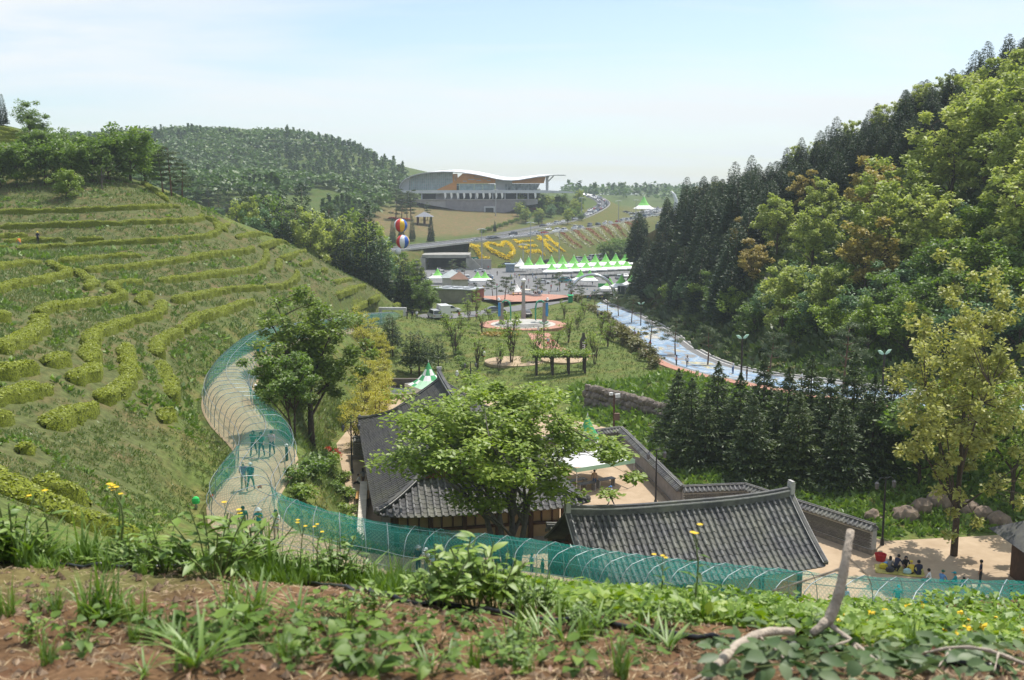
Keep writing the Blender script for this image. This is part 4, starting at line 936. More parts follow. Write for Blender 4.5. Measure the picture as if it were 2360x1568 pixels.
def right_hall():
    RL, RR, ER = PZ(1306, 1197, -20), PZ(1822, 1153, -20), PZ(1893, 1306, -23)
    e = (RR - RL); L = e.length; e.normalize(); d = Vector((e.y, -e.x, 0)); run = (ER - RR).dot(d) + .25; rise = 3.0
    B = (RL + RR) / 2 - Vector((0, 0, 6)); t = thing('tiled_hall', 'gabled hall with a grey tiled roof facing the net tunnel', 'building', B)
    E0 = RL + d * run - Vector((0, 0, rise)); half = L / 2
    def S(x, tt, sg=1):
        s = tt / run; z = rise * (.82 * s + .18 * s * s) + .34 * (abs(x - half) / half) ** 3.2 * (.6 + .4 * s)
        return RL + e * x + d * (run - tt) * sg + Vector((0, 0, z - rise))
    deck = MB(); nx = 16
    for sg in (1, -1):
        V = [S(L * i / nx, run * k / 5, sg) - B - Vector((0, 0, .09)) for i in range(nx + 1) for k in range(6)]
        deck.add(V, [(i * 6 + k, (i + 1) * 6 + k, (i + 1) * 6 + k + 1, i * 6 + k + 1) for i in range(nx) for k in range(5)])
    roof = deck.build('roof', m_tile_d, t)
    sp = .41; cols = [sp * .5 + i * sp for i in range(int(L / sp))]
    tm = lambda x: run; t0 = lambda x: -.1
    stuff_tiles(roof, [tiled_slope(roof, S, cols, tm, t0, .385, sp, lambda x, i, k: 0 <= i < 8, 300, B),
                       tiled_slope(roof, lambda x, q: S(x, q, -1), cols, tm, t0, .8, sp, lambda *a: False, 0, B)])
    ridge_bar(roof, 'ridge', [S(L * i / 14, run) + Vector((0, 0, -.02)) for i in range(15)], .36, .62, B)
    for x in (0.02, L - .02):
        for sg in (1, -1): ridge_bar(roof, 'verge', [S(x, run * (1 - k / 8), sg) for k in range(9)], .34, .26, B)
        mb = MB(); q = S(x, run) - B; mb.box((q.x, q.y, q.z + .5), (.3, .5, .75), math.atan2(e.y, e.x)); mb.box((q.x, q.y, q.z + .92), (.2, .55, .16), math.atan2(e.y, e.x)); mb.build('ridge_end', m_mortar, roof)
    rz = math.atan2(e.y, e.x); w = MB(); ctr = (RL + RR) / 2 - B
    w.box((ctr.x, ctr.y, 1.45), (L - 2.2, run * 2 - 2.4, 2.9), rz); w.build('wall', m_plaster, t)
    for i in range(6):
        for sg in (1, -1):
            q = RL + e * (1.1 + (L - 2.2) * i / 5) + d * (run - 1.18) * sg - B; p = MB(); p.box((q.x, q.y, 1.5), (.26, .26, 3.0), rz); p.build('post', m_wood, t)
    for x in (1.05, L - 1.05):
        g = MB(); V = [S(x, run * k / 6, 1) - B - Vector((0, 0, .15)) for k in range(1, 7)] + [S(x, run * k / 6, -1) - B - Vector((0, 0, .15)) for k in range(5, 0, -1)]
        g.add(V, [tuple(range(len(V)))]); g.build('gable_board', m_wood, t)
    return RL, RR, e, d, L, run
RH = right_hall()

def left_hall():
    NL = PZ(868, 1197, -22.9); an = R(11); e = Vector((math.cos(an), math.sin(an), 0)); n = Vector((-e.y, e.x, 0)); Wd, Ln, tg, rise = 15.6, 30.5, 3.7, 4.7
    half = Wd / 2; B = NL + e * half + n * Ln / 2; B.z = -26
    t = thing('great_tiled_hall', 'long hall with hip-and-gable tiled roof behind the maple', 'building', B)
    def zz(tt, x, hl): s = tt / half; return rise * (.78 * s + .22 * s * s) + .38 * (abs(x - hl) / hl) ** 5 * max(0, 1 - tt / 3)
    def SF(x, tt): return NL + e * x + n * tt + Vector((0, 0, zz(tt, x, half)))                     # front hip slope
    def SL(x, tt): return NL + n * x + e * tt + Vector((0, 0, zz(tt, x, Ln / 2)))                    # left main slope
    def SR(x, tt): return NL + n * x + e * (Wd - tt) + Vector((0, 0, zz(tt, x, Ln / 2)))
    def SB(x, tt): return NL + e * x + n * (Ln - tt) + Vector((0, 0, zz(tt, x, half)))
    mb = MB()
    def patch(S, Lx, tm, nx=20, nt=6):
        V = [S(Lx * i / nx, tm(Lx * i / nx) * k / nt) - B - Vector((0, 0, .09)) for i in range(nx + 1) for k in range(nt + 1)]
        mb.add(V, [(i * (nt + 1) + k, (i + 1) * (nt + 1) + k, (i + 1) * (nt + 1) + k + 1, i * (nt + 1) + k + 1) for i in range(nx) for k in range(nt)])
    tF = lambda x: min(tg, x, Wd - x); tS = lambda x: half if tg - .5 < x < Ln - tg + .5 else min(x, Ln - x, tg)
    patch(SF, Wd, tF, 40); patch(SB, Wd, tF, 40); patch(SL, Ln, tS, 60); patch(SR, Ln, tS, 60)
    roof = mb.build('roof', m_tile_d, t); sp = .5
    cF = [sp * .5 + i * sp for i in range(int(Wd / sp))]; cS = [sp * .5 + i * sp for i in range(int(Ln / sp))]; z0 = lambda x: -.12
    stuff_tiles(roof, [tiled_slope(roof, SF, cF, tF, z0, .40, sp, lambda x, i, k: True, 300, B), tiled_slope(roof, SL, cS, tS, z0, .42, sp, lambda *a: False, 0, B),
                       tiled_slope(roof, SR, cS, tS, z0, .6, sp, lambda *a: False, 0, B), tiled_slope(roof, SB, cF, tF, z0, 1.2, sp, lambda *a: False, 0, B)])
    up = Vector((0, 0, .0))
    ridge_bar(roof, 'ridge', [NL + e * half + n * (tg - .6 + (Ln - 2 * tg + 1.2) * i / 12) + Vector((0, 0, rise + .3 * abs(i - 6) ** 3 / 216)) for i in range(13)], .4, .75, B)
    for y in (tg - .6, Ln - tg + .6):
        q = NL + e * half + n * y - B; k = MB(); k.box((q.x, q.y, q.z + rise + .7), (.42, .5, 1.0), an, 0, .85); k.box((q.x, q.y, q.z + rise + 1.25), (.5, .3, .2), an); k.build('ridge_end', m_mortar, roof)
    for S, y, sg in ((SL, tg - .5, 1), (SR, tg - .5, 1), (SL, Ln - tg + .5, 1), (SR, Ln - tg + .5, 1)):
        ridge_bar(roof, 'descending_ridge', [S(y, half * (1 - k / 8) + 3.2 * (k / 8)) for k in range(9)], .36, .36, B)
    for a, b in ((1, 1), (-1, 1), (1, -1), (-1, -1)):
        pts = []
        for k in range(9):
            q = tg * (1 - k / 8.0) + .02; x = q if a > 0 else Wd - q; pts.append((SF if b > 0 else SB)(x, q) + Vector((0, 0, .02)))
        ridge_bar(roof, 'hip_ridge', pts, .38, .34, B)
        q = pts[-1] - B; k = MB(); k.lathe([(.05, -.05), (.2, .05), (.22, .25), (.1, .45)], (q.x, q.y, q.z), 8); k.build('hip_end', m_tile, roof)
    for y in (tg - .45, Ln - tg + .45):                     # timber gables
        g = MB(); V = [NL + e * x + n * y + Vector((0, 0, zz(min(x, Wd - x), x, 1e9) - .12)) - B for x in (tg, tg + 1.3, half, Wd - tg - 1.3, Wd - tg)]; g.add(V, [tuple(range(5))])
        g.build('gable_board', M('gable_brown', (.20, .085, .045), var=.2, scale=4, rough=.8), t)
    ins = 1.5; w = MB(); c = NL + e * half + n * Ln / 2 - B; w.box((c.x, c.y, 1.7), (Wd - 2 * ins - .5, Ln - 2 * ins - .5, 3.3), an); w.build('wall', m_plaster, t)
    fl = MB(); fl.box((c.x, c.y, .2), (Wd - 1.6, Ln - 1.6, .4), an); fl.build('plinth', M('granite', (.38, .35, .31), scale=3, rough=.85), t)
    sf = MB(); sf.box((c.x, c.y, 3.12), (Wd - 1.0, Ln - 1.0, .14), an); sf.build('soffit', m_wood, t)
    for i in range(6):
        q = NL + e * (ins + (Wd - 2 * ins) * i / 5) + n * (ins + .1) - B; p = MB(); p.box((q.x, q.y, 1.75), (.34, .34, 2.9), an); p.build('post', m_wood, t)
    for i in range(1, 8):
        for x in (ins, Wd - ins):
            q = NL + e * x + n * (ins + (Ln - 2 * ins) * i / 7) - B; p = MB(); p.box((q.x, q.y, 1.75), (.34, .34, 2.9), an); p.build('post', m_wood, t)
    for z in (1.5, 2.85):
        q = NL + e * half + n * (ins + .12) - B; p = MB(); p.box((q.x, q.y, z), (Wd - 2 * ins, .2, .2), an); p.build('beam', m_wood, t)
    for i in range(5):
        for f in (.33, .66):
            q = NL + e * (ins + (Wd - 2 * ins) * (i + f) / 5) + n * (ins + .14) - B; p = MB(); p.box((q.x, q.y, 2.2), (.12, .12, 1.3), an); p.build('stud', m_wood, t)
left_hall()

def tile_wall(label, pts, z0, zt, bricks=None, thick=.5, tiles=True):
    """boundary wall: stone footing, body, tiled cap"""
    B = Vector(pts[0]); B.z = z0; t = thing('tiled_wall', label, 'wall', B)
    pts = [Vector((p[0], p[1], 0)) for p in pts]; ht = zt - z0; made = 0
    for a, b in zip(pts, pts[1:]):
        e = (b - a); L = e.length; e.normalize(); d = Vector((e.y, -e.x, 0)); rz = math.atan2(e.y, e.x); c = (a + b) / 2 - B; c.z = 0
        w = MB(); w.box((c.x, c.y, ht / 2 + .15), (L, thick, ht - .3), rz); wl_ = w.build('wall_body', m_mortar if bricks else m_wallgrey, t)
        w = MB(); w.box((c.x, c.y, .15), (L + .1, thick + .22, .5), rz); w.build('footing', m_stone, t)
        if bricks:
            bw, bh = bricks; me = MB(); me.box((0, 0, 0), (bw * .9, .06, bh * .72)); bm_ = me.mesh('brick', m_brickg); rows = int((ht - .75) / bh); cnt = int(L / bw); rest = MB()
            for r_ in range(rows):
                for k in range(cnt):
                    x = (k + .5 + (.5 if r_ % 2 else 0)) * bw
                    if x + bw / 2 > L: continue
                    q = a + e * x + d * (thick / 2 + .012) - B; zz = .46 + (r_ + .5) * bh
                    if made < 300:
                        o = ob('brick', bm_, wl_, (q.x, q.y, zz)); o.rotation_euler = (0, 0, rz); made += 1
                    else: rest.box((q.x, q.y, zz), (bw * .9, .06, bh * .72), rz)
            if rest.v: tag(rest.build('brickwork', m_brickg, wl_), kind='stuff')
        cap = MB(); V = []
        for x in (0, L):
            q = a + e * x - B
            for s, z in ((-.52, ht - .12), (-.1, ht + .16), (.1, ht + .16), (.52, ht - .12), (.5, ht - .2), (-.5, ht - .2)): V.append((q.x + d.x * s, q.y + d.y * s, z))
        cap.add(V, [(i, (i + 1) % 6, (i + 1) % 6 + 6, i + 6) for i in range(6)] + [(5, 4, 3, 2, 1, 0), (6, 7, 8, 9, 10, 11)]); cp_ = cap.build('coping', m_tile_d, t)
        ridge_bar(cp_, 'coping_ridge', [a + e * (L * i / 6) + Vector((0, 0, ht + .14)) - Vector((B.x, B.y, 0)) for i in range(7)], .24, .22)
        k = int(L / .38)
        for i in range(k):
            for s in (1, -1):
                x = (i + .5) * L / k; q = a + e * x + d * s * .1 - B; q.z = ht + .15; y = (d * s * .42 + Vector((0, 0, -.28))).normalized(); ex = e if s > 0 else -e
                o = ob('tile', CAP_ME, cp_); ex2 = (ex - y * ex.dot(y)).normalized()
                if ex2.cross(y).z < 0: ex2 = -ex2
                frame(o, ex2, y, Vector((q.x, q.y, q.z)))
    return t
wA = [PZ(1432, 990, -24), PZ(1572, 1128, -24)]; wB = [wA[1], PZ(1716, 1122, -24)]; wC = [wB[1], PZ(2016, 1218, -24)]
tile_wall('grey plastered wall with tiled coping running back along the courtyard', [wA[0], wA[1]], -26, -24)
tile_wall('short grey brick wall with tiled coping behind the seated people', [wB[0], wB[1]], -26, -24, (.3, .105))
tile_wall('long grey brick wall with tiled coping right of the hall', [wC[0], wC[1]], -26, -24, (.3, .105))
tile_wall('tiled wall closing the far side of the courtyard behind the tent', [PZ(1195, 1022, -24), PZ(1428, 990, -24)], -26, -24)
tile_wall('short tiled brick wall beside the black lamp post', [PZ(812, 1014, -24), PZ(862, 1012, -24)], -26, -24, (.3, .105))
def small_gate():
    c = PZ(1288, 1216, -22.4); B = Vector((c.x, c.y, -26)); t = thing('small_gate', 'little tiled gate roof at the left end of the gabled hall', 'gate', B); an = R(14)
    e = Vector((math.cos(an), math.sin(an), 0)); n = Vector((-e.y, e.x, 0))
    mb = MB(); V = []
    for x in (-.75, .95):
        for y, z in ((-1.0, 3.0), (-.5, 3.25), (0, 3.62), (.5, 3.25), (1.0, 3.0)): V.append(e * x + n * y + Vector((0, 0, z)))
    mb.add(V, [(i, i + 1, i + 6, i + 5) for i in range(4)]); roof = mb.build('roof', m_tile_d, t)
    ridge_bar(roof, 'ridge', [e * x + Vector((0, 0, 3.6 + .12 * abs(x))) for x in (-.9, -.4, .1, .6, 1.0)], .3, .34)
    for i in range(5):
        x = -.62 + i * .36
        for s in (1, -1):
            o = ob('tile', TILE_ME, roof); y = (n * s + Vector((0, 0, -.6))).normalized(); ex = e if s < 0 else -e; ex = (ex - y * ex.dot(y)).normalized()
            if ex.cross(y).z < 0: ex = -ex
            frame(o, ex, y * 2.6, e * x + Vector((0, 0, 3.6)))
    w = MB(); w.box((0, 0, 1.5), (1.3, .9, 3.0), an); w.build('wall', M('gate_timber', (.17, .085, .045), var=.25, scale=5), t)
small_gate()
def edge_hall():
    c = PZ(2362, 1245, -22.6); B = Vector((c.x + 2.2, c.y, -26)); t = thing('edge_hall', 'corner of a dark tiled roof cut off by the picture edge', 'building', B)
    mb = MB(); V = [(-3.2, -2.6, 3.2), (3, -2.6, 3.0), (3, .2, 4.8), (-1.2, .2, 4.9), (3, 3, 3.0), (-3.2, 3, 3.2)]; mb.add(V, [(0, 1, 2, 3), (3, 2, 4, 5), (0, 3, 5)]); roof = mb.build('roof', m_tile_d, t)
    for i in range(12):
        x = -2.9 + i * .5; o = ob('tile', TILE_ME, roof); y = Vector((0, -2.8, -1.75)).normalized(); ex = Vector((1, 0, 0)); top = Vector((max(x, -1.2), .2, 4.87)) if x > -1.2 else Vector((x, -2.6 + (x + 3.2) / 2.0 * 2.8, 3.2 + (x + 3.2) / 2 * 1.7))
        frame(o, ex, y * (8.0 if x > -1.2 else 8.0 * (x + 3.2) / 2.0), top)
    w = MB(); w.box((.6, .2, 1.6), (5, 4, 3.1)); w.build('wall', m_wood, t)
edge_hall()
def lane_wall():
    a, b = PZ(838, 1112, -24.9), PZ(826, 1330, -24.9); pts = [a, b]; c = (a + b) / 2; t = thing('retaining_wall', 'low pale concrete wall between flower bank and lane', 'wall', (c.x, c.y, -26)); e = b - a; L = e.length; rz = math.atan2(e.y, e.x)
    m = MB(); m.box((0, 0, .5), (L, .45, 1.1), rz); m.build('wall_body', m_conc, t); m = MB(); m.box((0, 0, 1.12), (L + .1, .62, .14), rz); m.build('coping', M('pale_coping', (.55, .5, .42), scale=2), t)
lane_wall()
def porch_wall():
    a, b = PZ(1290, 1210, -25), PZ(1335, 1330, -25); c = (a + b) / 2; e = b - a; rz = math.atan2(e.y, e.x); t = thing('garden_wall', 'plain pale earthen wall between the two halls', 'wall', (c.x, c.y, -26))
    m = MB(); m.box((0, 0, .55), (e.length, .4, 1.1), rz); m.build('wall_body', M('earth_wall', (.45, .33, .22), scale=2), t); m = MB(); m.box((0, 0, 1.15), (e.length + .1, .55, .12), rz); m.build('coping', m_mortar, t)
porch_wall()

# ------------------------------------------------------------------ net tunnel
def net_tunnel():
    m, nt, N, L, out = _nodes('green_net')
    tc = N.new('ShaderNodeTexCoord')
    def wv(rot):
        mp = N.new('ShaderNodeMapping'); mp.inputs['Rotation'].default_value = (0, 0, R(rot)); L.new(tc.outputs['UV'], mp.inputs[0])
        w = N.new('ShaderNodeTexWave'); w.inputs['Scale'].default_value = 1.9; w.wave_profile = 'SIN'; L.new(mp.outputs[0], w.inputs['Vector'])
        r = _ramp(N, [(.5, (0, 0, 0)), (.8, (1, 1, 1))]); L.new(w.outputs['Fac'], r.inputs[0]); return r
    a, b = wv(40), wv(-40); mxm = N.new('ShaderNodeMath'); mxm.operation = 'MAXIMUM'; L.new(a.outputs[0], mxm.inputs[0]); L.new(b.outputs[0], mxm.inputs[1])
    n = N.new('ShaderNodeTexNoise'); n.inputs['Scale'].default_value = .7; n.inputs['Detail'].default_value = 3; L.new(tc.outputs['Object'], n.inputs['Vector'])
    sc = N.new('ShaderNodeMath'); sc.operation = 'MULTIPLY_ADD'; sc.inputs[1].default_value = .26; sc.inputs[2].default_value = -.02; L.new(mxm.outputs[0], sc.inputs[0])
    ad = N.new('ShaderNodeMath'); ad.operation = 'MULTIPLY_ADD'; ad.inputs[1].default_value = .2; L.new(n.outputs['Fac'], ad.inputs[0]); L.new(sc.outputs[0], ad.inputs[2])
    df = N.new('ShaderNodeBsdfDiffuse'); df.inputs['Color'].default_value = (.03, .30, .26, 1); trl = N.new('ShaderNodeBsdfTranslucent'); trl.inputs['Color'].default_value = (.025, .34, .29, 1)
    m1 = N.new('ShaderNodeMixShader'); m1.inputs[0].default_value = .4; L.new(df.outputs[0], m1.inputs[1]); L.new(trl.outputs[0], m1.inputs[2])
    tp = N.new('ShaderNodeBsdfTransparent'); m2 = N.new('ShaderNodeMixShader'); L.new(ad.outputs[0], m2.inputs[0]); L.new(tp.outputs[0], m2.inputs[1]); L.new(m1.outputs[0], m2.inputs[2]); L.new(m2.outputs[0], out.inputs[0])
    steel = M('galvanised_tube', (.26, .31, .32), var=.25, scale=3, rough=.5, metal=.3); cord = M('green_cord', (.02, .2, .16), var=.1, rough=.8)
    B = TUNNEL[0]; t = thing('net_tunnel', 'winding tunnel of green netting on arched steel hoops over the path', 'tunnel', B)
    fine = resample(TUNNEL, .68); W2, HT = 1.8, 2.5; n = 13
    def prof(j):
        a = math.pi * j / (n - 1); ca, sa = math.cos(a), math.sin(a); return W2 * math.copysign(abs(ca) ** .55, ca), HT * sa ** .72
    def fr(i):
        p = fine[i]; q = fine[min(i + 1, len(fine) - 1)] - fine[max(i - 1, 0)]; q.z = 0; q.normalize(); return p, Vector((q.y, -q.x, 0)), q
    gap0 = min(range(len(fine)), key=lambda i: abs(proj(fine[i])[0] - 1838) + (abs(fine[i].y - 39) * 20)); gap1 = min(range(len(fine)), key=lambda i: abs(proj(fine[i])[0] - 1990) + (abs(fine[i].y - 37) * 20))
    V = []; UV = []; F = []
    for i in range(len(fine)):
        p, s, q = fr(i)
        for j in range(n):
            x, z = prof(j); sag = .05 * math.sin(i * math.pi) if False else (-.045 if i % 2 else 0) * (z > .3)
            V.append(tuple(p + s * x + Vector((0, 0, z + sag)) - B)); UV.append((i * .68, j * .55))
    for i in range(len(fine) - 1):
        for j in range(n - 1):
            if gap0 <= i < gap1 and (j < 6): continue                       # netting torn away on this stretch
            if gap0 <= i < gap1 and j == 6 and i % 2: continue
            F.append((i * n + j, i * n + j + 1, (i + 1) * n + j + 1, (i + 1) * n + j))
    me = np_mesh('net', V, F, m, True); uv = me.uv_layers.new(name='UVMap'); lv = np.zeros(len(me.loops), np.int32); me.loops.foreach_get('vertex_index', lv); uv.data.foreach_set('uv', np.array(UV)[lv].astype(np.float32).ravel())
    ob('net', me, t)
    for i in range(0, len(fine), 2):
        p, s, q = fr(i); mb = MB(); pts = []
        for j in range(n): x, z = prof(j); pts.append(p + s * (x * 1.004) + Vector((0, 0, z + .01)) - B)
        near = p.y < 70; mb.tube(pts, (.021 if near else .026), 5, cap=False); mb.build('hoop', steel, t)
    for x, z in ((-1.72, 1.62), (0, 2.56), (1.72, 1.62), (1.9, .9), (-1.9, .9)):
        mb = MB(); mb.tube([fr(i)[0] + fr(i)[1] * x + Vector((0, 0, z)) - B for i in range(len(fine))], .02, 4); mb.build('rail', steel, t)
    # far portal
    p, s, q = fr(0); mb = MB()
    for x in (-2.5, 2.5): c = p + s * x - B; mb.box((c.x, c.y, 1.5), (.55, .7, 3.0), math.atan2(s.y, s.x))
    c = p - B; mb.box((c.x, c.y, 3.2), (5.55, .75, .5), math.atan2(s.y, s.x)); mb.build('portal', M('portal_grey', (.5, .5, .5), scale=2), t)
net_tunnel()
# ------------------------------------------------------------------ museum on the hill
m_glass = M('museum_glass', (.32, .42, .44), var=.35, scale=.35, rough=.25, spec=.6)
m_orange = M('orange_panel', (.66, .30, .09), var=.1, scale=.3, rough=.6)
m_grey = M('panel_grey', (.45, .46, .48), var=.1, scale=.3, rough=.6)
m_steel = M('pale_steel', (.55, .57, .6), var=.06, scale=.3, rough=.45, metal=.2)
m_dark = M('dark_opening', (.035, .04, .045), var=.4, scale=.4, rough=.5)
m_basalt = M('podium_basalt', (.25, .235, .25), var=.15, scale=.6, rough=.85)
m_stonep = M('podium_pale', (.36, .34, .34), var=.12, scale=.6, rough=.85)
cm = crop(1560, 660, 2360 / 740.0)
def museum():
    Y = 590.0; B = XZ(1090, Y, -3.4); t = thing('museum', 'long museum with a white wave roof and orange facade on the hill', 'building', B)
    def Q(x, y, dy=0): a = P(*cm(x, y), Y); return Vector((a.x, Y + dy, a.z)) - B
    def slab(name, poly, d0, d1, mat, parent=t):
        mb = MB(); mb.extrude(poly, d0, d1, lambda a, b, d: Q(a, b, d)); return mb.build(name, mat, parent)
    top = [(135, 300), (138, 262), (160, 225), (210, 180), (290, 140), (390, 113), (520, 96), (680, 88), (820, 90), (960, 102), (1100, 124), (1230, 150), (1350, 178), (1450, 194), (1540, 199), (1650, 192), (1760, 173), (1880, 152), (2000, 138), (2120, 132), (2235, 132)]
    # roof shell: front edge follows the wave, the back rises
    mb = MB(); V = []; n = len(top)
    for k in range(6):
        d = -7 + 62 * k / 5.0
        for i, (x, y) in enumerate(top):
            f = i / (n - 1.0); hump = 62 * math.sin(math.pi * min(1, max(0, (f - .12) / .88))) ** .8 * (k / 5.0); base = y - hump * .75 - 3 * k
            base = min(base, y) if k else y
            V.append(Q(x, base, d))
    F = [(k * n + i, k * n + i + 1, (k + 1) * n + i + 1, (k + 1) * n + i) for k in range(5) for i in range(n - 1)]; mb.add(V, F)
    V2 = [Q(x, y + 9, -7) for x, y in top]; V1 = [Q(x, y, -7) for x, y in top]; mb.add(V1 + V2, [(i, i + n, i + n + 1, i + 1) for i in range(n - 1)], 1)
    V3 = [Q(x, y + 9, 1) for x, y in top]; mb.add(V2 + V3, [(i, i + n, i + n + 1, i + 1) for i in range(n - 1)], 1)
    mb.build('roof', [M('roof_white', (.80, .80, .80), var=.03, scale=.1, rough=.5), m_steel], t, True)
    # glazed left hall
    gl = [(240, 322), (245, 200), (300, 150), (390, 122), (520, 104), (680, 96), (800, 98), (800, 225), (590, 322)]
    g = slab('glass_wall', gl, 0, 2, m_glass)
    for x in range(262, 800, 24):
        y0 = np.interp(x, [240, 300, 390, 520, 680, 800], [200, 152, 124, 106, 98, 98]); y1 = 322 if x < 590 else np.interp(x, [590, 800], [322, 225])
        slab('mullion', [(x - 3, y0), (x + 3, y0), (x + 3, y1), (x - 3, y1)], -.25, 0, m_grey, g)
    for y in (168, 206, 240, 282):
        x0 = np.interp(y, [150, 200], [300, 246]); x1 = 800 if y < 225 else np.interp(y, [225, 322], [800, 590])
        slab('transom', [(x0, y - 2), (x1, y - 2), (x1, y + 2), (x0, y + 2)], -.3, 0, m_grey, g)
    slab('nose_panel', [(138, 300), (142, 262), (165, 228), (212, 185), (245, 165), (245, 322), (170, 322)], 0, 3, m_steel)
    slab('orange_wall', [(590, 324), (800, 228), (800, 118), (860, 116), (862, 168), (930, 112), (1100, 128), (1230, 156), (1345, 182), (1345, 238), (850, 240), (850, 324)], -.3, 1.5, m_orange)
    slab('banner', [(818, 128), (850, 128), (850, 205), (818, 205)], -.6, -.35, M('banner_pale', (.62, .38, .22), var=.5, scale=.5, rough=.7))
    for x, y, w in ((1110, 158, 70), (1040, 188, 90), (1130, 200, 60), (955, 210, 50), (1215, 178, 60), (1260, 200, 50), (1180, 145, 60)):
        slab('slit_window', [(x - w / 2, y - 5), (x + w / 2, y - 5), (x + w / 2, y + 5), (x - w / 2, y + 5)], -.5, -.28, m_grey)
    slab('orange_wall', [(1560, 205), (1650, 200), (1760, 182), (1880, 162), (1988, 152), (1962, 236), (1560, 238)], -.3, 1.5, m_orange)
    slab('concrete_wall', [(1345, 185), (1450, 204), (1560, 206), (1560, 325), (1345, 325)], 0, 1.5, m_grey)
    for x0, x1 in ((850, 880), (885, 1070), (1075, 1180), (1185, 1335)): 
        w = slab('window', [(x0, 244), (x1, 244), (x1, 325), (x0, 325)], .1, 1.2, m_glass if (x0 // 5) % 2 else M('window_dark', (.07, .1, .11), var=.6, scale=.25, rough=.3)); 
        slab('frame', [(x0, 260), (x1, 260), (x1, 265), (x0, 265)], -.1, .1, m_grey, w)
    w = slab('window', [(1465, 242), (1915, 240), (1870, 325), (1465, 325)], -.05, 1.2, M('window_mixed', (.16, .22, .24), var=.8, scale=.3, rough=.3, col2=(.5, .56, .58)))
    for x in range(1500, 1900, 44): slab('mullion', [(x - 3, 242), (x + 3, 242), (x + 3 - (x - 1480) * 0.02, 325), (x - 3, 325)], -.3, -.06, m_grey, w)
    slab('terrace_slab', [(150, 326), (1990, 326), (2330, 345), (2330, 362), (240, 366), (180, 352)], -6, 12, m_steel)
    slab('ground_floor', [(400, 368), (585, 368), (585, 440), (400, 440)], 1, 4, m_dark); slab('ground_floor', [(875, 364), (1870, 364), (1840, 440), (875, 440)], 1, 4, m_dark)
    slab('stone_wall', [(585, 368), (875, 366), (875, 442), (585, 442)], -1, 4, m_stonep)
    for x in (240, 412, 882, 1095, 1313, 1468, 1618, 1760): slab('column', [(x - 8, 364), (x + 8, 364), (x + 8, 442), (x - 8, 442)], -4.5, -3, m_grey)
    slab('podium_pale', [(250, 450), (725, 448), (725, 548), (560, 520), (300, 462)], -9, 4, m_stonep); slab('podium', [(722, 446), (1640, 446), (1640, 560), (1390, 630), (1150, 632), (722, 548)], -9.2, 4, m_basalt); slab('podium_pale', [(1640, 446), (1880, 440), (1880, 500), (1640, 530)], -8, 4, m_stonep)
    slab('parapet', [(230, 442), (1840, 438), (1840, 449), (230, 453)], -9.6, -8.8, m_stonep)
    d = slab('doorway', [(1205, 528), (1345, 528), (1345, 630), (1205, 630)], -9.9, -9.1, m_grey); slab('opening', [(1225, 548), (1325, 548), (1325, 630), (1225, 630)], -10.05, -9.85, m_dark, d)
    mb = MB(); mb.tube([Q(2002, 330, -3), Q(2002, 140, -3)], .8, 8); mb.tube([Q(2004, 225, -3), Q(2085, 145, -3)], .35, 6); mb.tube([Q(2004, 175, -3), Q(2030, 145, -3)], .35, 6); mb.build('mast', m_grey, t)
    for i, x in enumerate((712, 790, 870, 950, 1031, 1115, 1194, 1273, 1352, 1428, 1845)):
        p = Q(x, 444, -8.2) + B; f = thing('feather_flag', f'white feather flag on the museum terrace, {nth(i)} from the left', 'flag', p, 0, 'feather flags along the museum terrace')
        mb = MB(); mb.extrude([(-.1, .4), (.1, .4), (.75, 1.2), (.95, 2.6), (.7, 3.8), (.1, 4.1), (-.5, 3.6), (-.35, 2.2), (-.1, 1.0)], -.04, .04, lambda a, b, d: Vector((a, d, b))); mb.build('cloth', m_white, f)
        mb = MB(); mb.tube([(-.1, 0, 0), (-.2, 0, 2), (0, 0, 4.1)], .04, 5); mb.build('pole', m_grey, f)
museum()

# ------------------------------------------------------------------ underpass in the motorway bank
def underpass():
    c0 = P(1017, 612, 404); B = Vector((-27.0, 402, -30.4)); t = thing('underpass', 'concrete underpass portal below the motorway bank', 'underpass', B)
    w = 19.0; h = 5.0; m = M('portal_concrete', (.33, .32, .29), var=.2, scale=.5, rough=.9)
    mb = MB(); mb.box((-w / 2 + .6, 7, h / 2 + .2), (1.3, 16, h + .4)); mb.box((w / 2 - .6, 7, h / 2 + .2), (1.3, 16, h + .4)); mb.box((0, 7, h + .6), (w + .4, 16, 1.3)); mb.build('frame', m, t)
    for s in (-1, 1):
        mb = MB(); mb.extrude([(0, -.3), (0, h + .8), (7.5, .3), (7.5, -.3)], 0, .7, lambda a, b, d: Vector((s * (w / 2 + a * .8), -1.0 - a * .25 + d, b))); mb.build('wing_wall', m, t)
    mb = MB(); mb.box((0, 15.5, 2.4), (w - 2.4, .4, 5.4)); mb.build('tunnel_dark_end', m_dark, t)
    mb = MB(); mb.box((w / 2 + 5, 1.5, 2.2), (8, 1, 4.2)); mb.build('side_wall', m, t)
underpass()

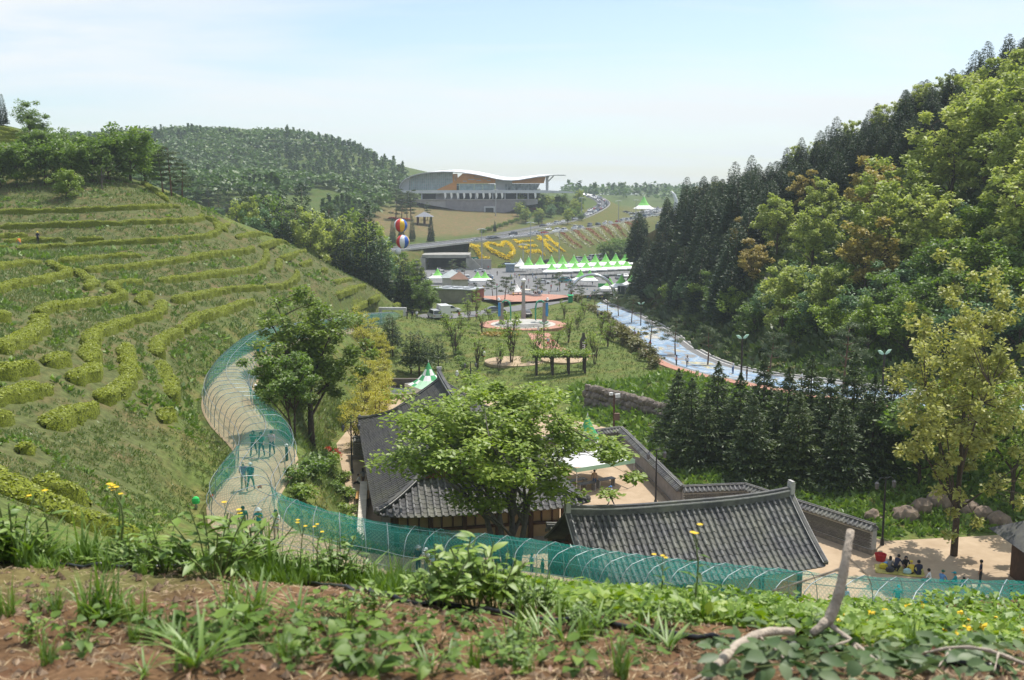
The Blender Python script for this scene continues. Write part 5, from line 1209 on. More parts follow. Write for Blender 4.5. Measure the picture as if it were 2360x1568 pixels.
# ------------------------------------------------------------------ flower planting on the motorway bank
m_yel = leafmat('yellow_flower', [(.70, .52, .012), (.78, .6, .015), (.82, .66, .02), (.85, .72, .06)], .25, 0, .5)
def mound(name, label, strokes, width, mat, group=None, cat='flower bed', ht=.5, dens=6.0, leaf=.5, crop_=None, cover=None):
    """planted band(s) following strokes drawn on the bank: soil-hugging mound plus flower faces"""
    rng = np.random.default_rng(len(label)); B = None; t = None
    for st in strokes:
        g = [G(*(crop_(*q) if crop_ else q), 250) for q in st]; line = resample(smooth(g, 6), .5); parts = []
        if len(line) < 2: line = g
        if t is None: B = line[0]; t = thing(name, label, cat, B, 0, group)
        for k, p in enumerate(line):
            d = line[min(k + 1, len(line) - 1)] - line[max(k - 1, 0)]; d.z = 0; d.normalize(); s = np.array((d.y, -d.x)); m_ = int(dens)
            o = rng.uniform(-1, 1, m_); q = np.array((p.x, p.y)) + s * (o * width / 2)[:, None] + rng.normal(size=(m_, 2)) * .2
            z = Hn(q[:, 0], q[:, 1]) + ht * np.sqrt(np.clip(1 - o * o, .02, 1)) * (.6 + .5 * rng.random(m_)); parts.append(np.column_stack([q, z]) - np.array(B))
        C = np.concatenate(parts); V, F = leafquads(C, leaf, .4, .8, rng); ob('flowers', np_mesh('flowers', V, F, mat), t)
    return t
cl = crop(1850, 920, 2360 / 500.0)
FL = 'yellow flower letters planted on the bank'
mound('flower_letter', 'yellow flower letter I planted on the motorway bank', [[(130, 320), (220, 318), (315, 310)], [(225, 330), (300, 440), (370, 545)], [(320, 570), (410, 570), (500, 558)]], 1.75, m_yel, FL, dens=20, crop_=cl, leaf=.6)
mound('flower_letter', 'yellow flower heart outline planted on the motorway bank', [[(720, 318), (610, 280), (500, 255), (445, 290), (480, 350), (560, 400), (680, 455), (860, 535), (905, 480), (960, 430), (945, 360), (890, 280), (850, 245), (800, 232), (760, 270), (720, 318)]], 1.75, m_yel, FL, dens=20, crop_=cl, leaf=.6)
mound('flower_letter', 'first yellow flower syllable right of the heart on the bank', [[(985, 195), (1050, 258)], [(1050, 258), (1130, 220), (1200, 240)], [(1230, 225), (1320, 215)], [(1090, 325), (1130, 355), (1200, 340)], [(1200, 300), (1250, 310), (1385, 310)], [(1200, 430), (1300, 418), (1420, 408)], [(1450, 395), (1480, 450), (1540, 465)]], 1.45, m_yel, FL, dens=16, crop_=cl, leaf=.55)
mound('flower_letter', 'last yellow flower syllable at the right end of the bank lettering', [[(1430, 125), (1500, 185), (1560, 250), (1590, 330), (1640, 390), (1690, 445)], [(1420, 190), (1500, 200), (1610, 205)], [(1600, 290), (1700, 360), (1800, 425)], [(1580, 115), (1660, 190), (1740, 270), (1820, 340), (1940, 430)], [(1760, 290), (1800, 262)]], 1.45, m_yel, FL, dens=16, crop_=cl, leaf=.55)
cb = crop(1900, 700, 2.95)
m_fred = leafmat('red_flower_row', [(.20, .07, .03), (.30, .10, .05), (.24, .13, .05), (.16, .13, .04)], .2, 0, .3)
m_fwht = leafmat('white_flower_row', [(.18, .20, .07), (.34, .34, .2), (.5, .5, .36), (.62, .62, .5)], .2, 0, .3)
rows = [((890, 685), (1200, 880), 1), ((985, 680), (1260, 870), 0), ((1090, 665), (1350, 860), 1), ((1170, 660), (1400, 845), 0), ((1260, 650), (1480, 820), 1), ((1330, 640), (1560, 815), 0), ((1420, 625), (1600, 790), 1), ((1500, 610), (1670, 770), 0), ((1570, 600), (1730, 760), 1), ((1640, 590), (1790, 740), 0), ((1720, 575), (1850, 715), 1), ((1790, 565), (1920, 690), 0), ((1870, 550), (1980, 650), 0), ((150, 780), (10, 690), 0)]
for i, (a, b, w) in enumerate(rows[:-1]):
    mound('flower_row', f'{("rusty red", "white")[w]} flower row slanting down the bank, {nth(i)} right of the lettering', [[cb(*a), ((cb(*a)[0] + cb(*b)[0]) / 2, (cb(*a)[1] + cb(*b)[1]) / 2), cb(*b)]], 2.6, (m_fred, m_fwht)[w], 'flower rows on the motorway bank', dens=5, leaf=.7)

# ------------------------------------------------------------------ vehicles
m_tyre = M('tyre', (.02, .02, .02), var=.1, rough=.8); m_cglass = M('car_glass', (.03, .04, .05), var=.2, scale=1, rough=.12, spec=.8)
m_lamp_r = M('tail_lamp', (.35, .02, .02), rough=.3); m_lamp_w = M('head_lamp', (.75, .75, .72), rough=.2)
CARC = {'white': (.75, .75, .75), 'silver': (.45, .46, .48), 'black': (.03, .03, .035), 'grey': (.16, .165, .17), 'blue': (.05, .10, .26), 'teal': (.03, .25, .32), 'red': (.32, .03, .03)}
CARM = {k: M('car_' + k, v, var=.04, scale=1, rough=.25, spec=.6) for k, v in CARC.items()}
def car_meshes(kind):
    if kind == 'sedan': L, Wd, prof, cab = 4.7, 1.8, [(-2.35, .35), (-2.35, .75), (-2.1, .93), (-1.3, .98), (1.0, .98), (2.1, .8), (2.35, .65), (2.35, .35)], [(-1.75, .97), (-1.0, 1.42), (.2, 1.45), (1.15, .97)]
    elif kind == 'suv': L, Wd, prof, cab = 4.6, 1.9, [(-2.3, .4), (-2.3, .9), (-2.25, 1.05), (1.1, 1.08), (2.1, .95), (2.3, .75), (2.3, .4)], [(-2.25, 1.05), (-1.95, 1.68), (.3, 1.72), (1.2, 1.07)]
    else: L, Wd, prof, cab = 5.0, 1.95, [(-2.5, .4), (-2.5, 1.0), (-2.45, 1.1), (1.7, 1.12), (2.4, .95), (2.5, .7), (2.5, .4)], [(-2.45, 1.1), (-2.3, 1.92), (.9, 1.95), (1.9, 1.11)]
    b = MB(); b.extrude(prof, -Wd / 2, Wd / 2, lambda a, c, d: Vector((d * (1 - .06 * (c > .8)), a, c)))
    (x0, z0), (x1, z1), (x2, z2), (x3, z3) = cab; k = .82
    V = [(sx * Wd / 2 * w, y, z) for sx in (-1, 1) for (y, z), w in zip(cab, (.95, k, k, .95))]
    b.add(V, [(0, 1, 2, 3), (7, 6, 5, 4), (1, 5, 6, 2), (0, 4, 5, 1), (3, 2, 6, 7)])
    g = MB()
    def inset(pts, off, f=.86):
        c = sum((Vector(p) for p in pts), Vector()) / len(pts); return [tuple(c + (Vector(p) - c) * f + Vector(off)) for p in pts]
    g.add(inset(V[0:4], (-.012, 0, .01)), [(0, 1, 2, 3)]); g.add(inset(V[4:8], (.012, 0, .01)), [(3, 2, 1, 0)])
    g.add(inset([V[0], V[4], V[5], V[1]], (0, -.012, .01)), [(0, 1, 2, 3)]); g.add(inset([V[3], V[2], V[6], V[7]], (0, .012, .01)), [(0, 1, 2, 3)])
    wh = MB(); n = 10; vv = [(s * .1, .33 * math.cos(6.2832 * j / n), .33 * math.sin(6.2832 * j / n)) for s in (-1, 1) for j in range(n)]
    wh.add(vv, [(j, (j + 1) % n, (j + 1) % n + n, j + n) for j in range(n)] + [tuple(range(n - 1, -1, -1)), tuple(range(n, 2 * n))])
    wp = [(s * (Wd / 2 - .08), y, .33) for s in (-1, 1) for y in (-L * .31, L * .31)]
    one = MB(); one.add(b.v, b.f, 0); one.add(g.v, g.f, 1)
    for p in wp: one.add([(v[0] + p[0], v[1] + p[1], v[2] + p[2]) for v in wh.v], wh.f, 2)
    lamp = MB(); lamp.box((0, 0, 0), (.34, .06, .16))
    return dict(body=b.mesh('car_body', CARM['white']), glass=g.mesh('car_windows', m_cglass), wheel=wh.mesh('car_wheel', m_tyre), wp=wp, L=L, W=Wd, one=one.mesh('small_car', [CARM['white'], m_cglass, m_tyre]), lamp=lamp.mesh('car_lamp', m_lamp_w), tail=lamp.mesh('car_tail', m_lamp_r))
CARS = {k: car_meshes(k) for k in ('sedan', 'suv', 'van')}
def car(kind, color, loc, rz, label, group=None, parts=True, cat='car', name=None):
    c = CARS[kind]; nm = name or ('parked_car' if parts else 'distant_car')
    if not parts:
        o = ob(nm, c['one'], None, loc); o.rotation_euler = (0, 0, rz); recolor(o, 0, CARM[color]); return tag(o, label, cat, group)
    t = thing(nm, label, cat, loc, rz, group); o = ob('body', c['body'], t); recolor(o, 0, CARM[color]); ob('windows', c['glass'], t)
    for p in c['wp']: ob('wheel', c['wheel'], t, p)
    for s in (-1, 1):
        ob('headlight', c['lamp'], t, (s * (c['W'] / 2 - .3), c['L'] / 2 - .02, .68)); ob('tail_light', c['tail'], t, (s * (c['W'] / 2 - .3), -c['L'] / 2 + .02, .8))
    return t
def on_line(line, s):
    acc = 0
    for a, b in zip(line, line[1:]):
        l = (b - a).length
        if acc + l >= s: t = (b - a).normalized(); return a.lerp(b, (s - acc) / l), t
        acc += l
    return line[-1], (line[-1] - line[-2]).normalized()
def length(line): return sum((b - a).length for a, b in zip(line, line[1:]))
def traffic():
    rng = random.Random(4); cols = ['white'] * 6 + ['silver'] * 4 + ['black'] * 3 + ['grey'] * 3 + ['blue', 'red']
    def lane(line, off, s0, s1, gap, jit, where, rev=False, gr=None):
        s = s0; i = 0
        while s < s1:
            p, t = on_line(line, s); side = Vector((t.y, -t.x, 0)).normalized(); q = p + side * off; c = rng.choice(cols); k = rng.choice(['sedan', 'sedan', 'suv'])
            car(k, c, (q.x, q.y, p.z + .12), math.atan2(-t.x, t.y) + (math.pi if rev else 0), f'{c} {k} {where}, {nth(i)} from the underpass end', gr, parts=False); i += 1; s += gap + rng.random() * jit
    Lh = length(HIGHWAY)
    vis0 = 150
    lane(HIGHWAY, 5.6, vis0 - 40, Lh - 20, 9.5, 5, 'queuing in the near motorway lane', gr='cars on the motorway')
    lane(HIGHWAY, 1.9, vis0 - 30, Lh - 20, 22, 22, 'in the second motorway lane', gr='cars on the motorway')
    lane(HIGHWAY, -4.0, vis0 - 10, Lh - 20, 24, 20, 'in the far motorway lane', True, gr='cars on the motorway')
    Lr = length(RAMP); lane(RAMP, 2.2, 36, Lr - 6, 6.9, 2.5, 'in the queue up the curving ramp', gr='cars on the curving ramp'); lane(RAMP, -2.2, Lr * .45, Lr - 6, 7.0, 3, 'coming down the curving ramp', True, gr='cars on the curving ramp')
    Lf = length(FRONTAGE); lane(FRONTAGE, -2.2, 18, Lf, 6.6, 3.5, 'parked along the service road', gr='cars on the service road'); lane(FRONTAGE, 2.3, 60, Lf, 7.5, 6, 'on the outer side of the service road', gr='cars on the service road')
    # far car parks
    for i in range(22):
        p = XZ(1440 + i * 7.5, 640 + (i % 3) * 8, -12.3); p.z = H(p.x, p.y) + .1; c = rng.choice(cols); car('sedan', c, p, 1.5 + rng.random() * .3, f'{c} sedan in the far car park by the white marquee, {nth(i)} from the left', 'cars in the far car park', parts=False)
    for i in range(16):
        p = XZ(915 + i * 8.5, 597 + (i % 3) * 5, -3.4); p.z = H(p.x, p.y) + .05; c = rng.choice(cols[:10]); car('suv', c, p, .4 + rng.random() * .3, f'{c} suv in the museum car park, {nth(i)} from the left', 'cars in the museum car park', parts=False)
    # plaza car parks
    spots = [(1000, 640, .3, 'sedan'), (1016, 633, .4, 'suv'), (985, 650, .2, 'sedan'), (1040, 634, 1.2, 'suv'), (1058, 627, 1.3, 'sedan'), (1085, 622, 1.2, 'suv'), (1104, 628, 1.4, 'sedan'), (1165, 614, 1.5, 'suv'), (1189, 613, 1.4, 'sedan'), (1215, 612, 1.6, 'sedan'), (1232, 618, 1.2, 'suv'), (1075, 645, .2, 'suv'), (1110, 646, 1.3, 'sedan'), (1122, 641, 1.3, 'sedan'), (1065, 650, 1.2, 'sedan'), (1086, 656, 1.2, 'suv'), (1300, 648, 1.4, 'suv'), (1395, 645, .1, 'suv'), (1425, 644, .1, 'suv'), (1440, 640, .1, 'sedan'), (1410, 668, 1.3, 'sedan'), (1435, 664, 1.3, 'suv'), (1455, 662, 1.3, 'sedan'), (1330, 606, 1.35, 'sedan'), (1350, 600, 1.35, 'sedan'), (1375, 596, 1.3, 'suv'), (1395, 588, 1.3, 'sedan'), (1260, 606, 1.5, 'sedan'), (1100, 668, .5, 'sedan'), (1010, 626, .2, 'sedan')]
    xs = sorted((a, b) for a, b, *_ in spots)
    for i, (vx, vy, rz, k) in enumerate(spots):
        p = G(vx, vy, 200); c = rng.choice(cols); car(k, c, p + Vector((0, 0, .1)), rz, f'{c} {k} parked on the festival ground, {nth(xs.index((vx, vy)))} parked car from the left', 'cars parked on the festival ground', parts=False)
    p = G(1252, 655, 200); car('sedan', 'white', p + Vector((0, 0, .1)), -1.45, 'white saloon crossing the asphalt in front of the long marquees', 'cars crossing the plaza')
    p = G(1303, 652, 200); car('suv', 'teal', p + Vector((0, 0, .1)), -1.5, 'teal hatchback on the asphalt next to the white saloon', 'cars crossing the plaza')
    p = G(1001, 735, 150); car('van', 'silver', p + Vector((0, 0, .1)), .35, 'silver minivan parked beside the white box trailer', cat='van')
    p = G(1038, 722, 150); car('suv', 'white', p + Vector((0, 0, .1)), -1.2, 'white car just behind the white box trailer')
    p = G(1140, 722, 150); car('sedan', 'grey', p + Vector((0, 0, .1)), -1.35, 'grey car driving behind the blue and green park arches')
    p = G(1213, 730, 150); car('sedan', 'black', p + Vector((0, 0, .1)), .15, 'dark car on the drive right of the obelisk lamp')
traffic()
def box_truck(px, py, label, rz, boxc, cab_white=True, L=4.2, canopy=False):
    p = G(px, py, 150) + Vector((0, 0, .1)); t = thing('box_truck' if not canopy else 'cargo_truck', label, 'truck', p, rz)
    mb = MB(); mb.box((0, -.8, 1.75), (2.1, L, 2.2)); (mb.build('cargo_box', boxc, t) if not canopy else None)
    if canopy:
        mb = MB(); mb.box((0, -.8, .95), (2.0, L, .55)); mb.build('bed', m_grey, t); mb = MB(); mb.box((0, -1.6, 2.3), (2.4, L * .8, .12)); mb.build('canopy', M('canvas_cream', (.6, .57, .48), scale=2), t)
    mb = MB(); mb.extrude([(1.4, .5), (1.4, 2.05), (2.2, 2.1), (2.75, 1.25), (2.8, .5)], -.95, .95, lambda a, b, d: Vector((d, a, b))); mb.build('cab', CARM['white'], t)
    mb = MB(); mb.add([(-.8, 2.27, 2.02), (.8, 2.27, 2.02), (.8, 2.76, 1.32), (-.8, 2.76, 1.32)], [(0, 1, 2, 3)]); mb.add([(-.97, 1.6, 1.95), (-.97, 2.15, 1.95), (-.97, 2.5, 1.4), (-.97, 1.6, 1.4)], [(0, 1, 2, 3)]); mb.add([(.97, 1.6, 1.95), (.97, 2.15, 1.95), (.97, 2.5, 1.4), (.97, 1.6, 1.4)], [(3, 2, 1, 0)]); mb.build('windows', m_cglass, t)
    for s in (-1, 1):
        for y in (-1.9, 2.0): ob('wheel', CARS['suv']['wheel'], t, (s * .88, y, .34))
    return t
box_truck(1020, 733, 'white box trailer truck with a tan roof beside the silver minivan', .3, CARM['white'])
box_truck(1225, 688, 'small white cargo truck with cream canopy on the red paving', -2.2, None, canopy=True)
# ------------------------------------------------------------------ marquees
m_tentw = M('tent_white', (.80, .80, .78), var=.04, scale=1, rough=.7); m_tentg = M('tent_green', (.22, .60, .12), var=.08, scale=1, rough=.7); m_tentd = M('tent_green_deep', (.07, .36, .14), var=.08, scale=1, rough=.7); m_tentp = M('tent_green_pale', (.42, .66, .45), var=.06, scale=1, rough=.7)
m_post = M('steel_post', (.5, .5, .5), rough=.4, metal=.5)
def tent(label, loc, rz, w=5.0, eave=2.5, peak=5.4, tops='green', group=None, valance=True, deep=False, sides=None):
    """peaked marquee: concave canopy in bands, valance, corner posts"""
    t = thing('peaked_tent', label, 'tent', loc, rz, group); prof = [(1.0, 0), (.78, .1), (.56, .24), (.36, .44), (.18, .70), (.06, .92), (.0, 1.0)]
    gm = m_tentd if deep else m_tentg; cols = {'green': (0, 0, 1, 1, 1, 0), 'white': (0,) * 6, 'cap': (0, 0, 0, 1, 1, 1), 'checked': None}[tops]
    mb = MB(); n = 16
    ang = [2 * math.pi * (j + .5) / n for j in range(n)]
    def sq(a):
        c, s = math.cos(a), math.sin(a); m = max(abs(c), abs(s)); return c / m, s / m
    V = []
    for k, z in prof:
        for a in ang:
            x, y = sq(a); f = .92 * (1 - k) + k; r = math.hypot(x, y); rr = (1 / r) * (1 - k) + k
            V.append((x * rr * k * w / 2, y * rr * k * w / 2, eave + (peak - eave) * z - .12 * (k > .9) * (1 - abs(abs(math.cos(2 * a))))))
    for i in range(6):
        for j in range(n):
            if tops == 'checked':
                q = (j // 2) % 8; mi = (1 if i >= 4 else (1 if (i % 2 == 0) == (((j + 1) // 2) % 2 == 0) else 0))
                if i < 2 and j in (8, 9, 10, 11): mi = 2
            else: mi = cols[i]
            mb.add([V[i * n + j], V[i * n + (j + 1) % n], V[(i + 1) * n + (j + 1) % n], V[(i + 1) * n + j]], [(0, 1, 2, 3)], mi)
    mb.build('canopy', [m_tentw, gm, m_tentp], t)
    if valance:
        mb = MB(); V = [(sx * w / 2, sy * w / 2, z) for z in (eave - .35, eave + .02) for sx, sy in ((-1, -1), (1, -1), (1, 1), (-1, 1))]; mb.add(V, [(j, (j + 1) % 4, (j + 1) % 4 + 4, j + 4) for j in range(4)]); mb.build('valance', sides or m_tentw, t)
    for sx in (-1, 1):
        for sy in (-1, 1): mb = MB(); mb.tube([(sx * w * .49, sy * w * .49, 0), (sx * w * .49, sy * w * .49, eave)], .05, 5); mb.build('post', m_post, t)
    mb = MB(); mb.lathe([(.02, 0), (.05, .1), (.02, .35)], (0, 0, peak - .03), 6); mb.build('finial', m_tentw, t)
    return t
def tents():
    cc = crop(1950, 1000, 2.95)
    row1 = [(485, 262), (622, 255), (755, 250), (885, 245), (1018, 240), (1147, 232), (1270, 225), (1392, 218), (1510, 212), (1628, 205)]
    ms = tent
    for i, (x, y) in enumerate(row1):
        p = G(*cc(x, y + 34), 200); tent(f'green-peaked white marquee in the rear festival row, {nth(i)} from the left', p, .06, 7.0, 2.7, 7.2, 'green', 'rear row of green-peaked marquees')
    row2 = [(758, 290), (893, 282), (1035, 275), (1168, 268), (1298, 262), (1420, 255), (1530, 250), (1640, 244)]
    for i, (x, y) in enumerate(row2):
        p = G(*cc(x, y + 52), 200); tent(f'green-peaked white marquee in the middle festival row, {nth(i)} from the left', p, .06, 6.6, 2.7, 5.6, 'cap' if False else 'green', 'middle row of green-peaked marquees')
    for i, (x, y, w) in enumerate(((1098, 395, 5.6), (1205, 400, 5.4))):
        p = G(*cc(x, y + 45), 200); tent(f'green-peaked marquee behind the steel arch, {("left", "right")[i]} of the pair', p, .1, w, 2.5, 6.2, 'green', 'pair of marquees behind the steel arch')
    for i, (x, y) in enumerate(((1440, 510), (1580, 490), (1720, 470))):
        p = G(*cc(x, y + 40), 200); tent(f'green-peaked marquee right of the arch foot, {nth(i)} from the left', p, .1, 6.0, 2.5, 6.0, 'green', 'marquees right of the arch foot')
    p = G(*cc(390, 262), 200); tent('plain white peaked marquee at the left end of the rear row', p, 0, 5.5, 2.4, 5.6, 'white')
    cd = crop(1680, 1050, 2360 / 440.0)
    for i, (x, y, w) in enumerate(((1235, 520, 5.0), (1395, 520, 5.0))):
        p = G(*cd(x, y), 200); tent(f'pale green topped white marquee beside the flat-roofed building, {("left", "right")[i]} of two', p, .1, w + .6, 2.2, 5.2, 'green', 'two marquees beside the flat building')
    p = G(*cd(380, 470), 200); tent('pale green topped marquee behind the grey pyramid roof', p, .1, 6, 2.3, 5.6, 'green')
    p = G(*cd(2070, 760), 200); tent('cream round-shouldered canopy on the red paving', p, .2, 3.8, 1.9, 4.2, 'white')
    p = P(1483, 483, 690); p.z = H(p.x, p.y); tent('lone white marquee in the far car park', p, 0, 14, 4, 13, 'green')
    p = PZ(988, 922, -25.95); tent('green and white checked tent at the end of the sandy yard', p, .55, 4.6, 2.0, 4.9, 'checked', deep=True)
    p = PZ(1352, 1112, -25.95); tent('large white tent with green peak inside the courtyard', p, .5, 6.2, 2.5, 6.2, 'cap', deep=True, sides=m_tentp)
tents()

# ------------------------------------------------------------------ festival ground and park
def arch():
    c = P(1364, 699, 290); c.z = H(c.x, c.y); a, b = c - Vector((6.7, -.6, 0)), c + Vector((6.7, -.6, 0)); t = thing('steel_arch', 'shining steel arch spanning the painted road', 'arch', c); R_ = (b - a).length / 2; e = (b - a).normalized(); st = M('polished_steel', (.62, .64, .66), var=.05, rough=.22, metal=.9)
    mb = MB(); mb.tube([e * (-math.cos(q) * R_) + Vector((0, 0, math.sin(q) * R_ * 1.06)) for q in [math.pi * i / 24 for i in range(25)]], [.62 - .22 * math.sin(math.pi * i / 24) for i in range(25)], 8); mb.build('tube', st, t, True)
    for s in (-1, 1): mb = MB(); q = e * s * R_; mb.lathe([(1.5, -.2), (1.5, .35), (1.1, .5)], (q.x, q.y, 0), 14); mb.build('foot', m_conc, t)
arch()
def circle():
    c = P(1205, 747, 189); c.z = H(c.x, c.y) + .15; mb = MB()
    t = thing('stepped_circle', 'round stepped stone platform ringed with red paving in the park', 'platform', c)
    mb.lathe([(8.4, -.6), (8.4, .1), (5.9, .104)], (0, 0, 0), 48); mb.build('paving_ring', m_brickpave, t); mb = MB(); mb.lathe([(6.3, .0), (6.3, .13), (5.2, .134)], (0, 0, 0), 48); mb.build('pale_ring', m_pavepale, t)
    for i in range(3): mb = MB(); mb.lathe([(5.3 - i * .55, .1 + i * .16), (5.3 - i * .55, .28 + i * .16), (4.6 - i * .55, .284 + i * .16)], (0, 0, 0), 40); mb.build('step', m_conc, t)
    mb = MB(); mb.lathe([(3.7, .4), (3.7, .6), (.1, .604)], (0, 0, 0), 36); mb.build('deck', m_pavepale, t)
    for sx, nm in ((-1, 'left'), (1, 'right')):
        q = c + Vector((sx * 3.2, -.3, .6)); p = thing('arched_pillar', f'blue and green curled pillar gate on the {nm} side of the round platform', 'sculpture', q, 0, 'pair of curled pillar gates')
        mb = MB(); mb.box((-sx * -.95, 0, 1.9), (.75, .8, 3.8)); mb.box((-sx * -.95, 0, .6), (.9, 1.0, 1.2)); mb.build('stone_pier', M('pier_stone', (.30, .26, .22), scale=2), p)
        mb = MB(); mb.box((sx * 1.38, -.1, 2.4), (.5, .7, 2.6)); mb.build('blue_panel', M('panel_blue', (.05, .26, .55), var=.12, scale=2, rough=.5), p)
        mb = MB(); V = []
        pts = [(-sx * .9, .4), (-sx * .95, 1.6), (-sx * .9, 3.0), (-sx * .7, 3.8), (-sx * .2, 4.2), (sx * .4, 4.25), (sx * .9, 3.9)]
        for x, z in pts: V += [(x, -.5, z), (x, .5, z), (x * .72, .5, z - .18), (x * .72, -.5, z - .18)]
        mb.add(V, [(i * 4 + j, i * 4 + (j + 1) % 4, (i + 1) * 4 + (j + 1) % 4, (i + 1) * 4 + j) for i in range(len(pts) - 1) for j in range(4)] + [(3, 2, 1, 0), (24, 25, 26, 27)]); mb.build('green_ribbon', M('ribbon_green', (.06, .32, .20), var=.12, scale=2, rough=.4), p)
        mb = MB(); mb.lathe([(.05, 0), (.35, .25), (.2, .6), (.05, .75)], (sx * 1.5, 0, 4.0), 7); mb.build('figure', m_white, p)
    p = P(1206, 735, 198); p.z = H(p.x, p.y); t2 = thing('obelisk_lamp', 'tall tapering obelisk lamp with blue plinth behind the platform', 'lamp', p)
    mb = MB(); mb.box((0, 0, 4.8), (1.0, 1.0, 8.0), 0, 0, .45); mb.build('shaft', M('obelisk_stone', (.33, .32, .30), scale=2), t2); mb = MB(); mb.box((0, 0, .5), (2.6, 2.6, 1.0)); mb.build('plinth', M('panel_blue2', (.07, .25, .45), scale=2), t2); mb = MB(); mb.lathe([(.1, 0), (.5, .3), (.5, .6), (.1, .95)], (0, 0, 8.7), 10); mb.build('globe', m_white, t2)
    pth = smooth([P(1240, 768, 178), P(1262, 790, 165), P(1310, 808, 156), P(1360, 825, 150)], 6)
    for q in pth: q.z = H(q.x, q.y)
    ribbon('park_path', pth, 2.0, 2.0, m_brickpave, .12, 2)
    for nm, vx, vy, rx in (('bark_circle', 1185, 838, 4.6), ('bark_circle', 1300, 845, 3.6)):
        c = P(vx, vy, 26 / .174); mb = MB(); mb.lathe([(rx, -.3), (rx, .13), (.1, .14)], (0, 0, 0), 28); o = mb.build(nm, m_sand, None, False, (c.x, c.y, H(c.x, c.y))); tag(o, kind='structure')
    fbm = leafmat('bed_orange', [(.3, .16, .03), (.42, .22, .04), (.3, .3, .05), (.16, .22, .05)], .2, 0, 1)
    for (vx, vy, n, lb) in ((1150, 778, 60, 'orange and yellow flower bed on the lawn left of the platform path'), (1145, 800, 40, 'small yellow flower mound on the lawn')):
        q = P(vx, vy, 175); me = shrub_mesh('flower_bed', int(vx), 4.0 if n > 50 else 2.2, .6, n * 14, .4, fbm, 14); shrub('flower_bed', me, (q.x, q.y, H(q.x, q.y)), 0, (1, .8, 1), lb, cat='flower bed')
circle()
sidewalk_pave = tag(ribbon('festival_paving', smooth([XZ(1120, 262, -28), XZ(1190, 268, -28.5), XZ(1260, 285, -29)], 6), 8, 10, m_brickpave, .62, 3), kind='structure')
def flat_building():
    cd = crop(1680, 1050, 2360 / 440.0); a, b = G(*cd(420, 860), 200), G(*cd(1000, 880), 200); c = (a + b) / 2; e = (b - a); L = e.length + 3; rz = math.atan2(e.y, e.x)
    t = thing('flat_roofed_building', 'long low building with flat grey roof behind the car park', 'building', c, rz); m = M('stained_wall', (.30, .28, .23), var=.25, scale=.4, rough=.9)
    mb = MB(); mb.box((0, 3.6, 1.7), (L, 7, 3.6)); mb.build('wall', m, t); mb = MB(); mb.box((0, 3.6, 3.62), (L + .8, 7.8, .28)); rf = mb.build('roof', M('roof_grey', (.40, .43, .45), var=.2, scale=.4, rough=.6), t)
    for i in range(3): mb = MB(); mb.box((-L * .3 + i * L * .28, 3.4, 3.85), (L * .16, 3.2, .16)); mb.build('roof_panel', M('roof_panel_dark', (.2, .22, .24), scale=1), rf)
    mb = MB(); mb.box((L / 2 + .05, 3.6, 1.7), (.2, 7.0, 3.2)); mb.build('end_wall', M('end_brick', (.28, .12, .09), scale=2), t)
    for x, y, hh, col, lab in ((690, 460, 2.6, M('pyramid_grey', (.42, .46, .46), var=.1, scale=.5), 'pale grey pyramid roofed kiosk behind the flat building'), (850, 520, 2.2, M('pyramid_brown', (.24, .14, .10), var=.15, scale=.5), 'brown pyramid roofed kiosk beside the grey one')):
        q = G(*cd(x, y + 70), 200); k = thing('kiosk', lab, 'kiosk', q, .15, 'pyramid roofed kiosks'); w = 7.4 if hh > 2.4 else 5.6
        mb = MB(); mb.box((0, 0, 1.7), (w * .82, w * .82, 3.4)); mb.build('wall', m_pavepale, k); mb = MB(); V = [(-w / 2, -w / 2, 3.3), (w / 2, -w / 2, 3.3), (w / 2, w / 2, 3.3), (-w / 2, w / 2, 3.3), (0, 0, 3.3 + hh)]; mb.add(V, [(0, 1, 4), (1, 2, 4), (2, 3, 4), (3, 0, 4), (3, 2, 1, 0)]); mb.build('roof', col, k)
flat_building()
